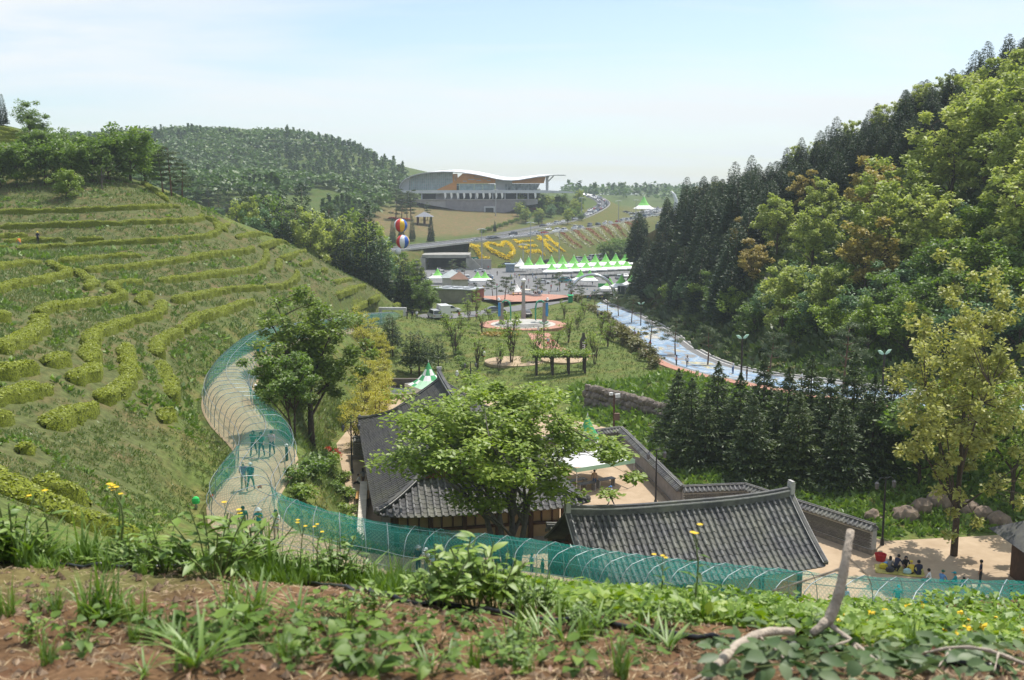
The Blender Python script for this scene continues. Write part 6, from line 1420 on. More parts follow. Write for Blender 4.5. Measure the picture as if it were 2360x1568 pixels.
def lamps():
    leafg = M('lamp_leaf_green', (.45, .66, .50), rough=.4); blk = M('lamp_black', (.02, .02, .022), rough=.5, spec=.4)
    def leaf_lamp(p, lab, h=5.2):
        t = thing('leaf_lamp', lab, 'lamp', p, .4, 'street lamps with leaf-shaped heads'); mb = MB(); mb.tube([(0, 0, 0), (0, 0, h)], [.13, .1], 7); mb.build('pole', M('lamp_brown', (.045, .035, .03), rough=.6), t)
        for s in (-1, 1):
            mb = MB(); mb.lathe([(.02, -.55), (.17, -.2), (.2, .12), (.02, .5)], (0, 0, 0), 8, 0, 1, .3); o = mb.build('leaf_head', leafg, t, True, (s * .5, 0, h + .2)); o.rotation_euler = (0, R(62) * s, 0)
    for i, (vx, vy, h) in enumerate(((1707, 878, 5.2), (1476, 752, 5.0), (2032, 915, 4.6))): leaf_lamp(G(vx, vy, 60), f'lamp post with pale green leaf heads by the painted road, {nth(i)} seen', h)
    cc = crop(1950, 1000, 2.95)
    for i, (x, y) in enumerate(((110, 650), (665, 1200))): leaf_lamp(G(*cc(x, y), 120), ('leaf-headed lamp at the edge of the red paving', 'leaf-headed lamp on the lawn beside the pergola')[i], 4.6)
    def lantern(p, lab, h=4.6, arms=False):
        t = thing('lantern_post', lab, 'lamp', p, .3, 'black lantern posts'); mb = MB(); mb.tube([(0, 0, 0), (0, 0, .5), (0, 0, .52), (0, 0, h)], [.16, .13, .085, .06], 8); mb.build('pole', blk, t)
        mb = MB(); mb.tube([(-.75, 0, h - .25), (-.4, 0, h + .05), (0, 0, h - .1), (.4, 0, h + .05), (.75, 0, h - .25)], .035, 5); mb.build('bracket', blk, t)
        for s in (-1, 1): mb = MB(); mb.lathe([(.06, 0), (.17, -.12), (.13, -.5), (.05, -.58)], (s * .75, 0, h - .25), 6); mb.build('lantern', M('lantern_glass', (.12, .12, .13), rough=.3), t)
    lantern(G(811, 1092, 60), 'black lantern post at the lane beside the great hall', 5.0); lantern(PZ(1510, 1166, -25.95), 'black lantern post on the courtyard sand by the grey wall', 4.9); lantern(PZ(2032, 1256, -25.95), 'black lantern post under the golden tree', 5.2); lantern(G(1084, 893, 90), 'black lantern post by the park railing', 3.6)
    t = thing('camera_pole', 'brown pole with white floodlights above the courtyard wall', 'pole', PZ(1414, 985, -25.0)); mb = MB(); mb.tube([(0, 0, -.5), (0, 0, 3.6)], .1, 6); mb.build('pole', M('pole_rust', (.09, .045, .03)), t); mb = MB(); mb.box((-.35, 0, 3.7), (.4, .25, .3), .5); mb.box((.35, 0, 3.5), (.55, .3, .4), .3); mb.build('floodlight', m_white, t); mb = MB(); mb.box((.3, -.1, 1.2), (.6, .4, .75)); mb.build('cabinet', M('cabinet_brown', (.16, .10, .075)), t)
    for i, (vx, vy, h) in enumerate(((590, 918, 1.0), (661, 1063, 1.0), (665, 905, .9))):
        p = G(vx, vy, 40); t = thing('bollard', f'dark bollard light outside the net tunnel, {("beside the upper bend", "on the grassy bank", "behind the tall tree")[i]}', 'bollard', p, 0, 'bollard lights beside the net tunnel'); mb = MB(); mb.lathe([(.1, -.1), (.1, h), (.09, h + .02)], (0, 0, 0), 8); mb.build('post', blk, t); mb = MB(); mb.lathe([(.12, h), (.12, h + .12), (.03, h + .18)], (0, 0, 0), 8); mb.build('cap', m_white, t)
    for i, (vx, vy, hv) in enumerate(((1222, 610, 110), (1250, 618, 95), (1288, 608, 90), (1110, 600, 95), (1205, 640, 60), (1142, 545, 60), (1340, 500, 45), (1425, 495, 50), (1465, 488, 50))):
        p = P(vx, vy, 400 if i < 5 else 560); p.z = H(p.x, p.y); h = hv / 2266.0 * p.y; t = thing('floodlight_mast', f'tall grey lighting mast {("on the festival ground", "along the motorway")[i >= 5]}, {nth(i if i < 5 else i - 5)} of its line', 'lamp', p, 0, 'tall lighting masts'); mb = MB(); mb.tube([(0, 0, 0), (0, 0, h)], [.24, .12], 6); mb.build('pole', M('mast_grey', (.34, .35, .37), rough=.5, metal=.3), t); mb = MB(); mb.tube([(-1.4, 0, h - .2), (0, 0, h), (1.4, 0, h - .2)], .14, 5); mb.box((-1.5, 0, h - .3), (.9, .4, .2)); mb.box((1.5, 0, h - .3), (.9, .4, .2)); mb.build('lamp_arms', m_steel, t)
lamps()
def signs():
    t = thing('road_sign', 'green direction sign standing in front of the underpass bank', 'sign', G(1092, 611, 200), 0, None, .62); mb = MB(); mb.tube([(-2.4, 0, 0), (-2.4, 0, 4)], .1, 6); mb.build('post', m_post, t); mb = MB(); mb.box((0, -.15, 3.2), (5.6, .1, 4.4)); mb.build('panel', M('sign_green', (.02, .22, .16), rough=.4), t)
    mb = MB(); mb.box((-.6, -.22, 2.7), (.35, .04, 2.0)); mb.box((.2, -.22, 3.3), (1.6, .04, .35)); mb.box((1.0, -.22, 2.7), (.35, .04, 1.2)); mb.box((-1.4, -.22, 4.4), (1.4, .04, .4)); mb.box((1.2, -.22, 4.4), (1.6, .04, .4)); mb.build('sign_marking', m_white, t)
    t = thing('banner_flag', 'red and white banner hanging beside the green sign', 'banner', G(1081, 609, 200), 0, None, .8); mb = MB(); mb.tube([(-.9, 0, 0), (-.9, 0, 6)], .08, 5); mb.build('pole', m_post, t); mb = MB(); mb.box((.1, 0, 3.9), (1.7, .06, 3.8)); mb.build('cloth', M('banner_red', (.55, .08, .04), var=.5, scale=1, rough=.7, col2=(.6, .45, .3)), t)
    for vx, vy, w, lb, c in ((1108, 618, 5, 'green banner low on the fence below the bank', (.12, .45, .12)), (1413, 668, 10, 'green banner strung between marquees and parked cars', (.06, .42, .12))):
        t = thing('cloth_banner', lb, 'banner', G(vx, vy, 200)); mb = MB(); mb.box((0, 0, 1.3), (w, .06, 1.5)); mb.build('cloth', M('banner_g' + str(vx), c, var=.2), t)
        for s in (-1, 1): mb = MB(); mb.tube([(s * w / 2, 0, 0), (s * w / 2, 0, 2.1)], .05, 5); mb.build('post', m_post, t)
    t = thing('notice_board', 'dark notice board beside the right foot of the steel arch', 'board', G(1432, 690, 200)); mb = MB(); mb.box((0, 0, 2.0), (2.4, .15, 3.6)); mb.build('panel', M('board_dark', (.04, .06, .05)), t); mb = MB(); mb.box((0, 0, .2), (2.0, .4, .4)); mb.build('base', m_conc, t)
    for i, (vx, vy, c, lb) in enumerate(((1314, 697, (.03, .3, .12), 'green ticket booth left of the steel arch'), (1175, 628, (.2, .25, .3), 'grey stall booth behind the red paving'))):
        t = thing('booth', lb, 'booth', G(vx, vy, 200), 0, None, 1.0 if i else .55); mb = MB(); mb.box((0, 0, 1.6), (3.4 if i else 2.0, 3, 3.2)); mb.build('body', M('booth%d' % i, c), t); mb = MB(); mb.box((0, 0, 3.3), (4.2 if i else 2.8, 3.8, .25)); mb.build('roof', M('booth_roof%d' % i, sh(c, 1.6)), t)
    t = thing('bottle_sign', 'dark bottle-shaped sign with white lettering on the lawn', 'sign', G(1344, 818, 120)); mb = MB(); mb.lathe([(.62, 0), (.62, 2.0), (.5, 2.5), (.22, 3.0), (.2, 3.5), (.05, 3.55)], (0, 0, 0), 12, 0, 1, .5); mb.build('body', M('sign_brown', (.06, .06, .045)), t); mb = MB()
    mb.box((.16, -.36, 1.4), (.14, .06, 1.5))
    for z in (.8, 1.1, 1.4, 1.7, 2.0): mb.box((.0, -.36, z), (.36, .05, .12))
    mb.build('lettering', m_white, t)
    t = thing('penguin_figure', 'black and white penguin figure on a post on the lawn', 'sculpture', G(1113, 832, 120), 0, None, .62); mb = MB(); mb.tube([(0, 0, 0), (0, 0, 1.1)], .09, 6); mb.build('post', M('lamp_black', (.02, .02, .02)), t)
    mb = MB(); mb.lathe([(.1, 1.1), (.5, 1.25), (.62, 1.8), (.5, 2.5), (.34, 2.85), (.36, 3.1), (.22, 3.4), (.02, 3.5)], (0, 0, 0), 12, 0, 1, .8); mb.build('body', M('penguin_black', (.02, .022, .025)), t, True); mb = MB(); mb.lathe([(.05, 1.25), (.42, 1.45), (.48, 1.8), (.36, 2.5), (.05, 2.7)], (.18, -.12, 0), 10, 0, 1, .9); mb.build('belly', m_white, t, True); mb = MB(); mb.lathe([(.12, 0), (.06, .2), (.01, .42)], (0, 0, 0), 6); o = mb.build('beak', M('beak_orange', (.6, .28, .03)), t, False, (.3, -.1, 3.1)); o.rotation_euler = (0, R(85), 0)
    mb = MB(); mb.box((.25, -.2, 1.14), (.7, .4, .08)); mb.build('feet', M('beak_orange', (.6, .28, .03)), t)
    t = thing('pergola', 'timber pergola roofed with bright climbing leaves in the park', 'pergola', G(1290, 862, 110)); wd = M('pergola_wood', (.05, .04, .035))
    for x in (-3.4, -1.1, 1.2, 3.5):
        for y in (-1.3, 1.3): mb = MB(); mb.box((x, y, 1.3), (.32, .32, 2.6)); mb.build('post', wd, t)
    for y in (-1.4, -.5, .5, 1.4): mb = MB(); mb.box((0, y, 2.7), (8, .2, .2)); mb.build('beam', wd, t)
    C = np.concatenate([blob((x, y, 3.05), (1.3, 1.1, .6), 190, np.random.default_rng(int(x * 9 + y) + 500), .2)[0] for x in (-3.4, -2, -.7, .7, 2, 3.4) for y in (-1.1, 1.1)]); V, F = leafquads(C, .34, .6, .6); ob('climbing_leaves', np_mesh('climbing_leaves', V, F, L_FRESH), t)
    t = thing('pond_basin', 'stone edged basin of water beside the sandy yard', 'pond', PZ(925, 905, -25.9)); mb = MB(); mb.lathe([(2.6, -.2), (2.6, .35), (2.15, .4), (2.1, .1)], (0, 0, 0), 24, 0, 1, 1.2); mb.build('stone_rim', m_stone, t); mb = MB(); mb.lathe([(2.2, 0), (2.2, .2), (.02, .204)], (0, 0, 0), 24, 0, 1, 1.2); mb.build('water', M('pond_water', (.16, .19, .18), rough=.08, spec=.7), t); mb = MB(); mb.box((0, 2.6, .7), (4.6, .7, 1.4)); mb.build('stone_ledge', M('ledge_dark', (.10, .085, .07), scale=3), t)
    t = thing('pavilion', 'small open pavilion with a grey hipped roof on the brown slope', 'pavilion', G(978, 518, 300)); mb = MB(); w = 4.6; mb.add([(-w, -w, 4), (w, -w, 4), (w, w, 4), (-w, w, 4), (0, 0, 6.6)], [(0, 1, 4), (1, 2, 4), (2, 3, 4), (3, 0, 4), (3, 2, 1, 0)]); mb.build('roof', M('pav_roof', (.22, .23, .26)), t)
    for x in (-3.4, 0, 3.4):
        for y in (-3, 3): mb = MB(); mb.box((x, y, 2), (.6, .6, 4)); mb.build('post', m_wood, t)
    for i, (vx, y0, y1, Y) in enumerate(((1553, 490, 448, 700),)):
        t = thing('curved_sculpture', 'tall curved white sculpture beyond the far car park', 'sculpture', XZ(vx, Y, -12)); pts = [(0, 0, 0), (1.2, 0, 4), (1.2, 0, 8), (-.3, 0, 12), (-2.2, 0, 14.5)]; mb = MB(); mb.tube(pts, [2.0, 1.7, 1.4, 1.0, .3], 8); mb.build('blade', m_steel, t, True)
    for i, (vx, vy, h) in enumerate(((1486, 570, 11), (1514, 556, 10))):
        q = P(vx, vy, 480); q.z = H(q.x, q.y); t = thing('signal_gantry', f'dark signal post by the service road, {("nearer", "farther")[i]} one', 'signal', q, 0, 'signal posts by the service road'); mb = MB(); mb.tube([(0, 0, 0), (0, 0, h)], .3, 6); mb.build('post', m_grey, t); mb = MB(); mb.box((0, -.3, h * .6), (2.2, .5, h * .55)); mb.build('panel', M('signal_dark', (.03, .06, .09)), t)
signs()
def balloons():
    pm = [paint('balloon_red', (.62, .03, .025), .35), paint('balloon_yellow', (.75, .47, .02), .35), paint('balloon_blue', (.03, .12, .5), .35), paint('balloon_white', (.78, .78, .8), .35)]
    for (vx, vy, Y, first, lab) in ((923, 520, 226, 0, 'upper striped advertising balloon in red, yellow, blue and white'), (928, 557.5, 224, 1, 'lower striped advertising balloon with a white centre panel')):
        c = P(vx, vy, Y); r = 1.55; t = thing('striped_balloon', lab, 'balloon', c, 0, 'two tethered striped balloons')
        order = [0, 1, 2, 3, 0, 1, 2, 3] if first == 0 else [3, 2, 1, 0, 3, 2, 1, 0]; rot = R(-90 - 45) if first == 0 else R(-90 - 22)
        for k in range(8):
            mb = MB(); V = []; n = 14
            for i in range(n + 1):
                th = math.pi * i / n
                for j in range(4): a = rot + R(45) * (k + j / 3); V.append((r * math.sin(th) * math.cos(a), r * math.sin(th) * math.sin(a), r * math.cos(th)))
            mb.add(V, [(i * 4 + j, (i + 1) * 4 + j, (i + 1) * 4 + j + 1, i * 4 + j + 1) for i in range(n) for j in range(3)]); mb.build('gore', pm[order[k]], t, True)
    c = P(917, 579, 223); t = thing('balloon_bag', 'crumpled white balloon skirt hanging below the lower balloon', 'balloon', c); V, F = leafquads(blob((0, 0, 0), (.8, .6, .75), 260, np.random.default_rng(3), .6)[0], .55, .3, .9); mb = MB(); mb.lathe([(.1, -.8), (.6, -.6), (.75, 0), (.5, .6), (.1, .8)], (0, 0, 0), 10); mb.build('cloth', pm[3], t, True)
    t = thing('tether_rope', 'thin tether line below the striped balloons', 'rope', c); mb = MB(); g = G(955, 700, 150); mb.tube([(0, 0, -.7), (1.2, .5, -8), (2.2, 1, -15)], .03, 4); mb.build('line', m_white, t)
balloons()

# ------------------------------------------------------------------ mid-distance planting
PINE = [pine_meshes('pine', 200 + i, h=6.5, r=2.3, pads=11, per=210, bend=.5) for i in range(3)]
PIN2 = [pine_meshes('tall_pine', 210 + i, h=13, r=3.6, pads=17, per=230, bend=.8, trunk=.24, leaf=.55, base=.3) for i in range(2)]
def mid_trees():
    rng = np.random.default_rng(12)
    # young pines along the painted road
    prow = [(1370, 715, .8), (1400, 722, .85), (1425, 730, .9), (1455, 745, .95), (1498, 803, .9), (1556, 820, .9), (1630, 843, .9), (1772, 868, .9), (1943, 905, 1.1), (1340, 700, .7), (1315, 690, .75), (1237, 690, .85), (1290, 678, 1.0)]
    for i, (vx, vy, s) in enumerate(prow):
        p = G(vx, vy, 60); plant('young_pine', 'tree', PINE[i % 3], p, i * 1.7, s, f'small layered pine beside the painted road, {nth(sorted(q[0] for q in prow).index(vx))} from the left', 'layered pines along the park road')
    cd = crop(1680, 1050, 2360 / 440.0)
    for i, (x, y, s) in enumerate(((1815, 900, 1.15), (680, 290, .9), (960, 300, .8), (1560, 740, .8))):
        p = G(*cd(x, y), 150); plant('plaza_pine', 'tree', PINE[(i + 1) % 3], p, i, s, f'pine with level branches {("on the red paving", "by the underpass", "among the parked cars", "beside the marquees")[i]}', 'pines around the festival ground')
    # ridge trees at the left
    CH = [broad_meshes('cherry', 230 + i, h=7.5, cw=4.0, base=.14, trunk=.17, leaf=.46, n_clump=58, per=75, lm=(L_GREEN, L_FRESH)[i], cr=.28, flat=.7) for i in range(2)]
    ch = [(0, 432, 1.0), (40, 430, .9), (105, 425, 1.0), (165, 425, .95), (215, 420, .95), (250, 416, 1.1), (300, 418, 1.3), (335, 422, 1.05), (130, 372, .8), (80, 368, .75), (185, 385, .8)]
    for i, (vx, vy, s) in enumerate(ch): p = G(vx, vy, 120); plant('cherry_tree', 'tree', CH[0 if i % 3 else 0], p, i * 2.1, s, f'round green cherry tree on the tea hill crest, {nth(sorted(c[0] for c in ch).index(vx))} from the left', 'cherry trees on the crest of the tea hill')
    p = G(153, 458, 120); plant('maple_shrub', 'tree', CH[1], p, .4, .62, 'small bright green tree alone on the grassy bank')
    sk = broad_meshes('bare_tree', 240, h=6, cw=2.6, base=.3, trunk=.12, leaf=.25, n_clump=26, per=8, lm=L_GREEN, bark=BARKG, cr=.2); p = G(236, 436, 120); plant('bare_tree', 'tree', sk, p, 0, .85, 'pale bare-branched leaning tree on the grassy bank')
    for i, (vx, vy, s) in enumerate(((70, 318, .8), (98, 322, .55), (8, 290, .5), (-15, 285, .62))): p = G(vx, vy, 120); plant('ridge_conifer', 'tree', CYP[i % 4] if i > 1 else GRT[0], p, i, s * (.9 if i > 1 else 1.1), f'tree against the sky above the top terraces, {nth(i)} of four', 'trees on the left skyline')
    pn = [(375, 446, .55), (395, 452, .62), (420, 458, .5), (460, 470, .55), (482, 480, .62), (505, 487, .66), (530, 498, .62), (545, 500, .5)]
    for i, (vx, vy, s) in enumerate(pn): p = G(vx, vy, 140); plant('ridge_pine', 'tree', PIN2[i % 2], p, i * 1.3, s, f'dark spreading pine at the end of the tea hill, {nth(i)} down the ridge', 'dark pines along the ridge end')
    # belt behind the spur
    belt = []
    for i in range(46):
        vx = 560 + i * 9.2 + rng.normal() * 5; Y = 218 + rng.random() * 46; top = np.interp(vx, [560, 610, 650, 700, 760, 800, 830, 870, 900, 960, 1000], [470, 455, 485, 490, 505, 520, 505, 545, 575, 620, 640]) + rng.normal() * 14
        belt.append((vx, Y, top))
    for i, (vx, Y, top) in enumerate(sorted(belt)):
        p = XZ(vx, Y, -22); p.z = H(p.x, p.y) - .5; z = P(vx, top, Y).z; h = max(5, z - p.z); k = i % 5
        if k in (0, 1): ms, base, nm, ds = CYP[i % 4], 12.5, 'belt_conifer', 'dark pointed conifer'
        elif k == 2: ms, base, nm, ds = OAK[0], 11.5, 'belt_oak', 'yellow-green broad tree'
        elif k == 3: ms, base, nm, ds = PIN2[i % 2], 13.0, 'belt_pine', 'tall dark pine'
        else: ms, base, nm, ds = GRT[i % 3], 8.0, 'belt_tree', 'leafy green tree'
        s = h / base; w = s * (.75 if k > 1 else 1.15); plant(nm, 'tree', ms, p, i * 1.1, (w, w, s), f'{ds} in the belt behind the tea spur, {nth(i)} from the left', 'tree belt behind the tea spur')
    dk = [(945, 742, 640, 3), (970, 738, 650, 2), (990, 735, 665, 0)]
    for i, (vx, vy, top, k) in enumerate(dk): p = XZ(vx, 222, -26); p.z = H(p.x, p.y); h = P(vx, top, 222).z - p.z; plant('road_tree', 'tree', GRT[0], p, i, h / 8 * 1.05, f'dense dark green tree by the car park entrance, {nth(i)} from the left', 'trees at the car park entrance')
    # park trees
    YEW = [conifer_meshes('park_conifer', 260, h=6, r=1.5, n=1500, leaf=.42, lm=L_CON, power=.5, base=.28)]
    for i, (vx, vy, h) in enumerate(((947, 862, 6.0), (966, 868, 6.6), (985, 862, 5.6), (1010, 852, 5.2), (905, 822, 6.5), (898, 800, 5.6))): p = G(vx, vy, 90); plant('park_conifer', 'tree', YEW[0], p, i, h / 6, f'small dark conifer on the stream bank, {nth(i)} of the group', 'small conifers by the stream')
    op = broad_meshes('open_tree', 270, h=7.5, cw=2.4, base=.3, trunk=.1, leaf=.3, n_clump=30, per=26, lm=L_FRESH, cr=.25, stems=3)
    for i, (vx, vy, s) in enumerate(((1048, 818, .95), (1178, 838, 1.2), (1235, 832, .8), (1110, 768, .6), (1080, 738, .7), (1090, 706, .75), (1098, 728, .7), (1370, 840, .8), (1400, 800, .7), (1060, 775, .6), (1130, 752, .6), (1310, 790, .7), (1330, 760, .65), (1300, 735, .6), (1345, 735, .6), (1270, 845, .8), (1100, 850, .8), (1030, 770, .6), (1385, 770, .6), (1150, 855, .7))): p = G(vx, vy, 90); plant('park_tree', 'tree', op, p, i * 1.9, s, f'slender open-crowned tree on the park lawn, {nth(i)} listed', 'slender trees on the park lawn')
    # shrubs
    HB = shrub_mesh('hedge_ball', 280, 1.2, 1.5, 620, .26, leafmat('hedge_olive', [(.06, .08, .018), (.11, .12, .025), (.17, .16, .04), (.22, .19, .06)], .25, .3, 1)); HG = shrub_mesh('green_bush', 281, 1.1, 1.2, 520, .24, L_GREEN); HF = shrub_mesh('fresh_bush', 282, 1.1, 1.0, 520, .22, L_FRESH); HR = shrub_mesh('red_bush', 283, 1.0, .7, 420, .24, L_FLOWER)
    k = 0
    for i in range(26):
        f = i / 25.0; p, t = on_line(ROAD, 62 + f * 95); s = Vector((t.y, -t.x, 0)).normalized(); q = p + s * (8.3 + 1.0 * math.sin(i)); shrub('clipped_shrub', HB, (q.x, q.y, H(q.x, q.y) - .1), i, 1.0 + .35 * (i % 3), f'olive rounded shrub in the hedge below the road, {nth(i)} from the arch', 'rounded shrubs edging the park road')
    for i, (vx, vy, s) in enumerate(((1420, 790, 2.2), (1450, 805, 2.4), (1475, 820, 2.2), (1490, 835, 1.6), (1505, 850, 1.4))): p = G(vx, vy, 70); shrub('bushy_shrub', HB, p, i * 2, s, f'large yellowish evergreen bush on the slope below the road, {nth(i)} from the left', 'large bushes on the slope below the road')
    for i in range(30):
        f = i / 29.0; p, t = on_line(ROAD, 110 + f * 135); s = Vector((t.y, -t.x, 0)).normalized(); q = p - s * (6.4 + 1.6 * rng.random()); shrub('verge_shrub', (HF, HB)[i % 2], (q.x, q.y, H(q.x, q.y) - .1), i, (1.0 + .5 * rng.random(), 1.0 + .5 * rng.random(), .75), f'low yellow-green shrub on the hill verge of the road, {nth(i)} from the arch', 'low shrubs on the hill verge')
    for i in range(22):
        f = i / 21.0; p, t = on_line(ROAD, 150 + f * 100); s = Vector((t.y, -t.x, 0)).normalized(); q = p + s * (7.6 + 1.2 * rng.random()); shrub('roadside_bush', HG, (q.x, q.y, H(q.x, q.y) - .1), i, .45 + .35 * rng.random(), f'green bush on the park side of the painted road, {nth(i)} from the arch', 'green bushes along the pavement')
    for i in range(18):
        f = i / 17.0; p = P(1040 + 62 * f, 795 + 95 * f * f, 172 - 55 * f); p.z = H(p.x, p.y); shrub('lawn_hedge', HF if i % 2 else HG, p, i, .85, f'bright bush in the curved hedge beside the stream, {nth(i)} from the far end', 'bushes of the curved hedge')
    for i, (vx, vy, s, me) in enumerate(((765, 1070, 1.3, HF), (740, 1085, 1.6, HG), (725, 1100, 1.2, HG), (790, 1110, 1.1, HF), (800, 1150, 1.2, HF), (795, 1190, 1.2, HF), (805, 1215, 1.1, HF), (700, 1150, 1.1, HF), (680, 1110, .9, HG), (770, 1135, .9, HG), (760, 1045, 1.0, HR), (775, 1052, .8, HR))): p = G(vx, vy, 50); shrub('bank_shrub', me, p, i, s, f'{"red azalea" if me is HR else "leafy green shrub"} on the bank below the tall tree, {nth(i)} listed from the top', 'shrubs on the bank by the lane')
    # bamboo along the lane
    bm_ = broad_meshes('bamboo', 290, h=5.2, cw=1.5, base=.08, trunk=.05, leaf=.34, n_clump=24, per=55, lm=L_BAMBOO, cr=.42, stems=4, aspect=.25, droop=.5)
    for i in range(17):
        f = i / 16.0; vx = 820 + 62 * math.sin(f * 3) * .4 + (i % 3) * 22; vy = 1000 - 190 * f; p = XZ(vx, np.interp(vy, [810, 1000], [150, 99]), -25.5); p.z = H(p.x, p.y); plant('bamboo_clump', 'bamboo', bm_, p, i, (1.0, 1.0, .85 + .3 * rng.random()), f'yellow feathery bamboo clump beside the sandy lane, {nth(i)} from the near end', 'yellow bamboo along the lane')
    # gardens by the museum
    for i in range(60):
        vx = 1195 + 150 * rng.random(); vy = 462 + 62 * rng.random()
        if vy > 545 - (vx - 1190) * .22 or vy > 520: continue
        p = G(vx, vy, 470); ms = (GRT[0], GRT[1], PINE[0], OAK[0])[i % 4]; s = .55 + .5 * rng.random(); plant('garden_tree', 'tree', ms, p, i, s, f'small garden tree right of the museum, {nth(i)} planted', 'garden trees beside the museum')
    for i, (vx, vy) in enumerate(((1225, 483), (1236, 485), (1178, 474), (935, 470), (948, 472), (905, 505), (925, 507), (1262, 482))): p = G(vx, vy, 400); shrub('azalea_bed', HR, p, i, (5, 3, 1.6), f'red azalea patch near the museum, {nth(i)} of eight', 'red azaleas near the museum')
    for i, (vx, vy, h) in enumerate(((933, 466, 11), (953, 466, 9), (912, 507, 15), (925, 508, 14), (938, 506, 14), (947, 507, 15), (985, 508, 9))): p = G(vx, vy, 400); plant('hill_pine', 'tree', PIN2[i % 2], p, i, h / 13, f'slim pine with a flat top on the museum slope, {nth(i)} of seven', 'slim pines on the museum slope')
    for i, (vx, vy, h) in enumerate(((993, 560, 13), (925, 560, 12), (905, 565, 11), (950, 555, 10), (1140, 535, 6))): p = G(vx, vy, 350); plant('slope_cypress', 'tree', CYP[i % 4], p, i, (.9 * h / 14, .9 * h / 14, h / 13), f'slender dark tree in front of the brown slope, {nth(i)} of five', 'slender trees below the museum')
    for i in range(20): p = G(1110 + i * 6.4, 540 - i * 2.2 + (i % 2) * 2, 440); shrub('slope_sapling', HG, p, i, (1.2, 1.2, 2.4), f'dark sapling in the row above the motorway, {nth(i)} from the left', 'saplings above the motorway')
    for i in range(14):
        p = G(1395 + i * 8 + rng.normal() * 3, 600 - i * 1.5, 420); plant('bank_tree', 'tree', GRT[0], p, i, .75 + .35 * rng.random(), f'green tree behind the rear marquees, {nth(i)} from the left', 'trees behind the rear marquees')
    for i in range(9):
        p = G(960 + i * 9, 606 + (i % 2) * 6, 330) if i < 3 else G(1075 + (i - 3) * 40, 618, 330); shrub('plaza_bush', HF, p, i, 1.8, f'low green bush at the edge of the car park, {nth(i)} from the left', 'low bushes around the car park')
mid_trees()
def stone_wall():
    t = thing('boulder_wall', 'retaining wall of rough boulders below the grassy slope', 'wall', PZ(1440, 950, -25.5)); rng = np.random.default_rng(2); B = t.location.copy(); mes = []
    for k in range(4):
        bm = bmesh.new(); bmesh.ops.create_icosphere(bm, subdivisions=2, radius=.5); f = rng.normal(size=(6, 3))
        for v in bm.verts: v.co *= 1 + .12 * math.sin(6 * v.co.dot(Vector(f[0])) + k) + .09 * math.sin(9 * v.co.dot(Vector(f[1]))) + rng.normal() * .03
        me = bpy.data.meshes.new('boulder'); bm.to_mesh(me); bm.free(); me.materials.append(M('boulder_rock', (.17, .145, .12), var=.35, scale=2, rough=.95, bump=.4)); mes.append(me)
    for r_ in range(4):
        for i in range(20):
            f = (i + (r_ % 2) * .5) / 20; p = Vector(P(1352 + 190 * f, 940 + 26 * f, 118 - 12 * f)); z = -26.1 + r_ * .78 + .3
            o = ob('stone', mes[(i + r_) % 4], t, Vector((p.x, p.y + r_ * .35, z)) - B); s = .95 + .35 * rng.random(); o.scale = (s * 1.15, s * .9, s * .95); o.rotation_euler = (rng.random(), rng.random(), rng.random() * 6)
    for i, (vx, Y, s) in enumerate(((2085, 76, 1.8), (2120, 77, 1.6), (2165, 78, 2.2), (2010, 76, 1.2), (2225, 77, 1.8), (2260, 76, 1.5), (2300, 75, 1.7))):
        p = XZ(vx, Y, -25.5); o = ob('boulder', mes[i % 4], None, (p.x, p.y, H(p.x, p.y) + .15)); o.scale = (s * 1.2, s, s); recolor(o, 0, M('boulder_pale', (.25, .19, .145), var=.35, scale=3, bump=.6)); tag(o, f'pale boulder behind the picnic group, {nth(i)} of seven', 'boulder', 'boulders behind the picnic group')
stone_wall()

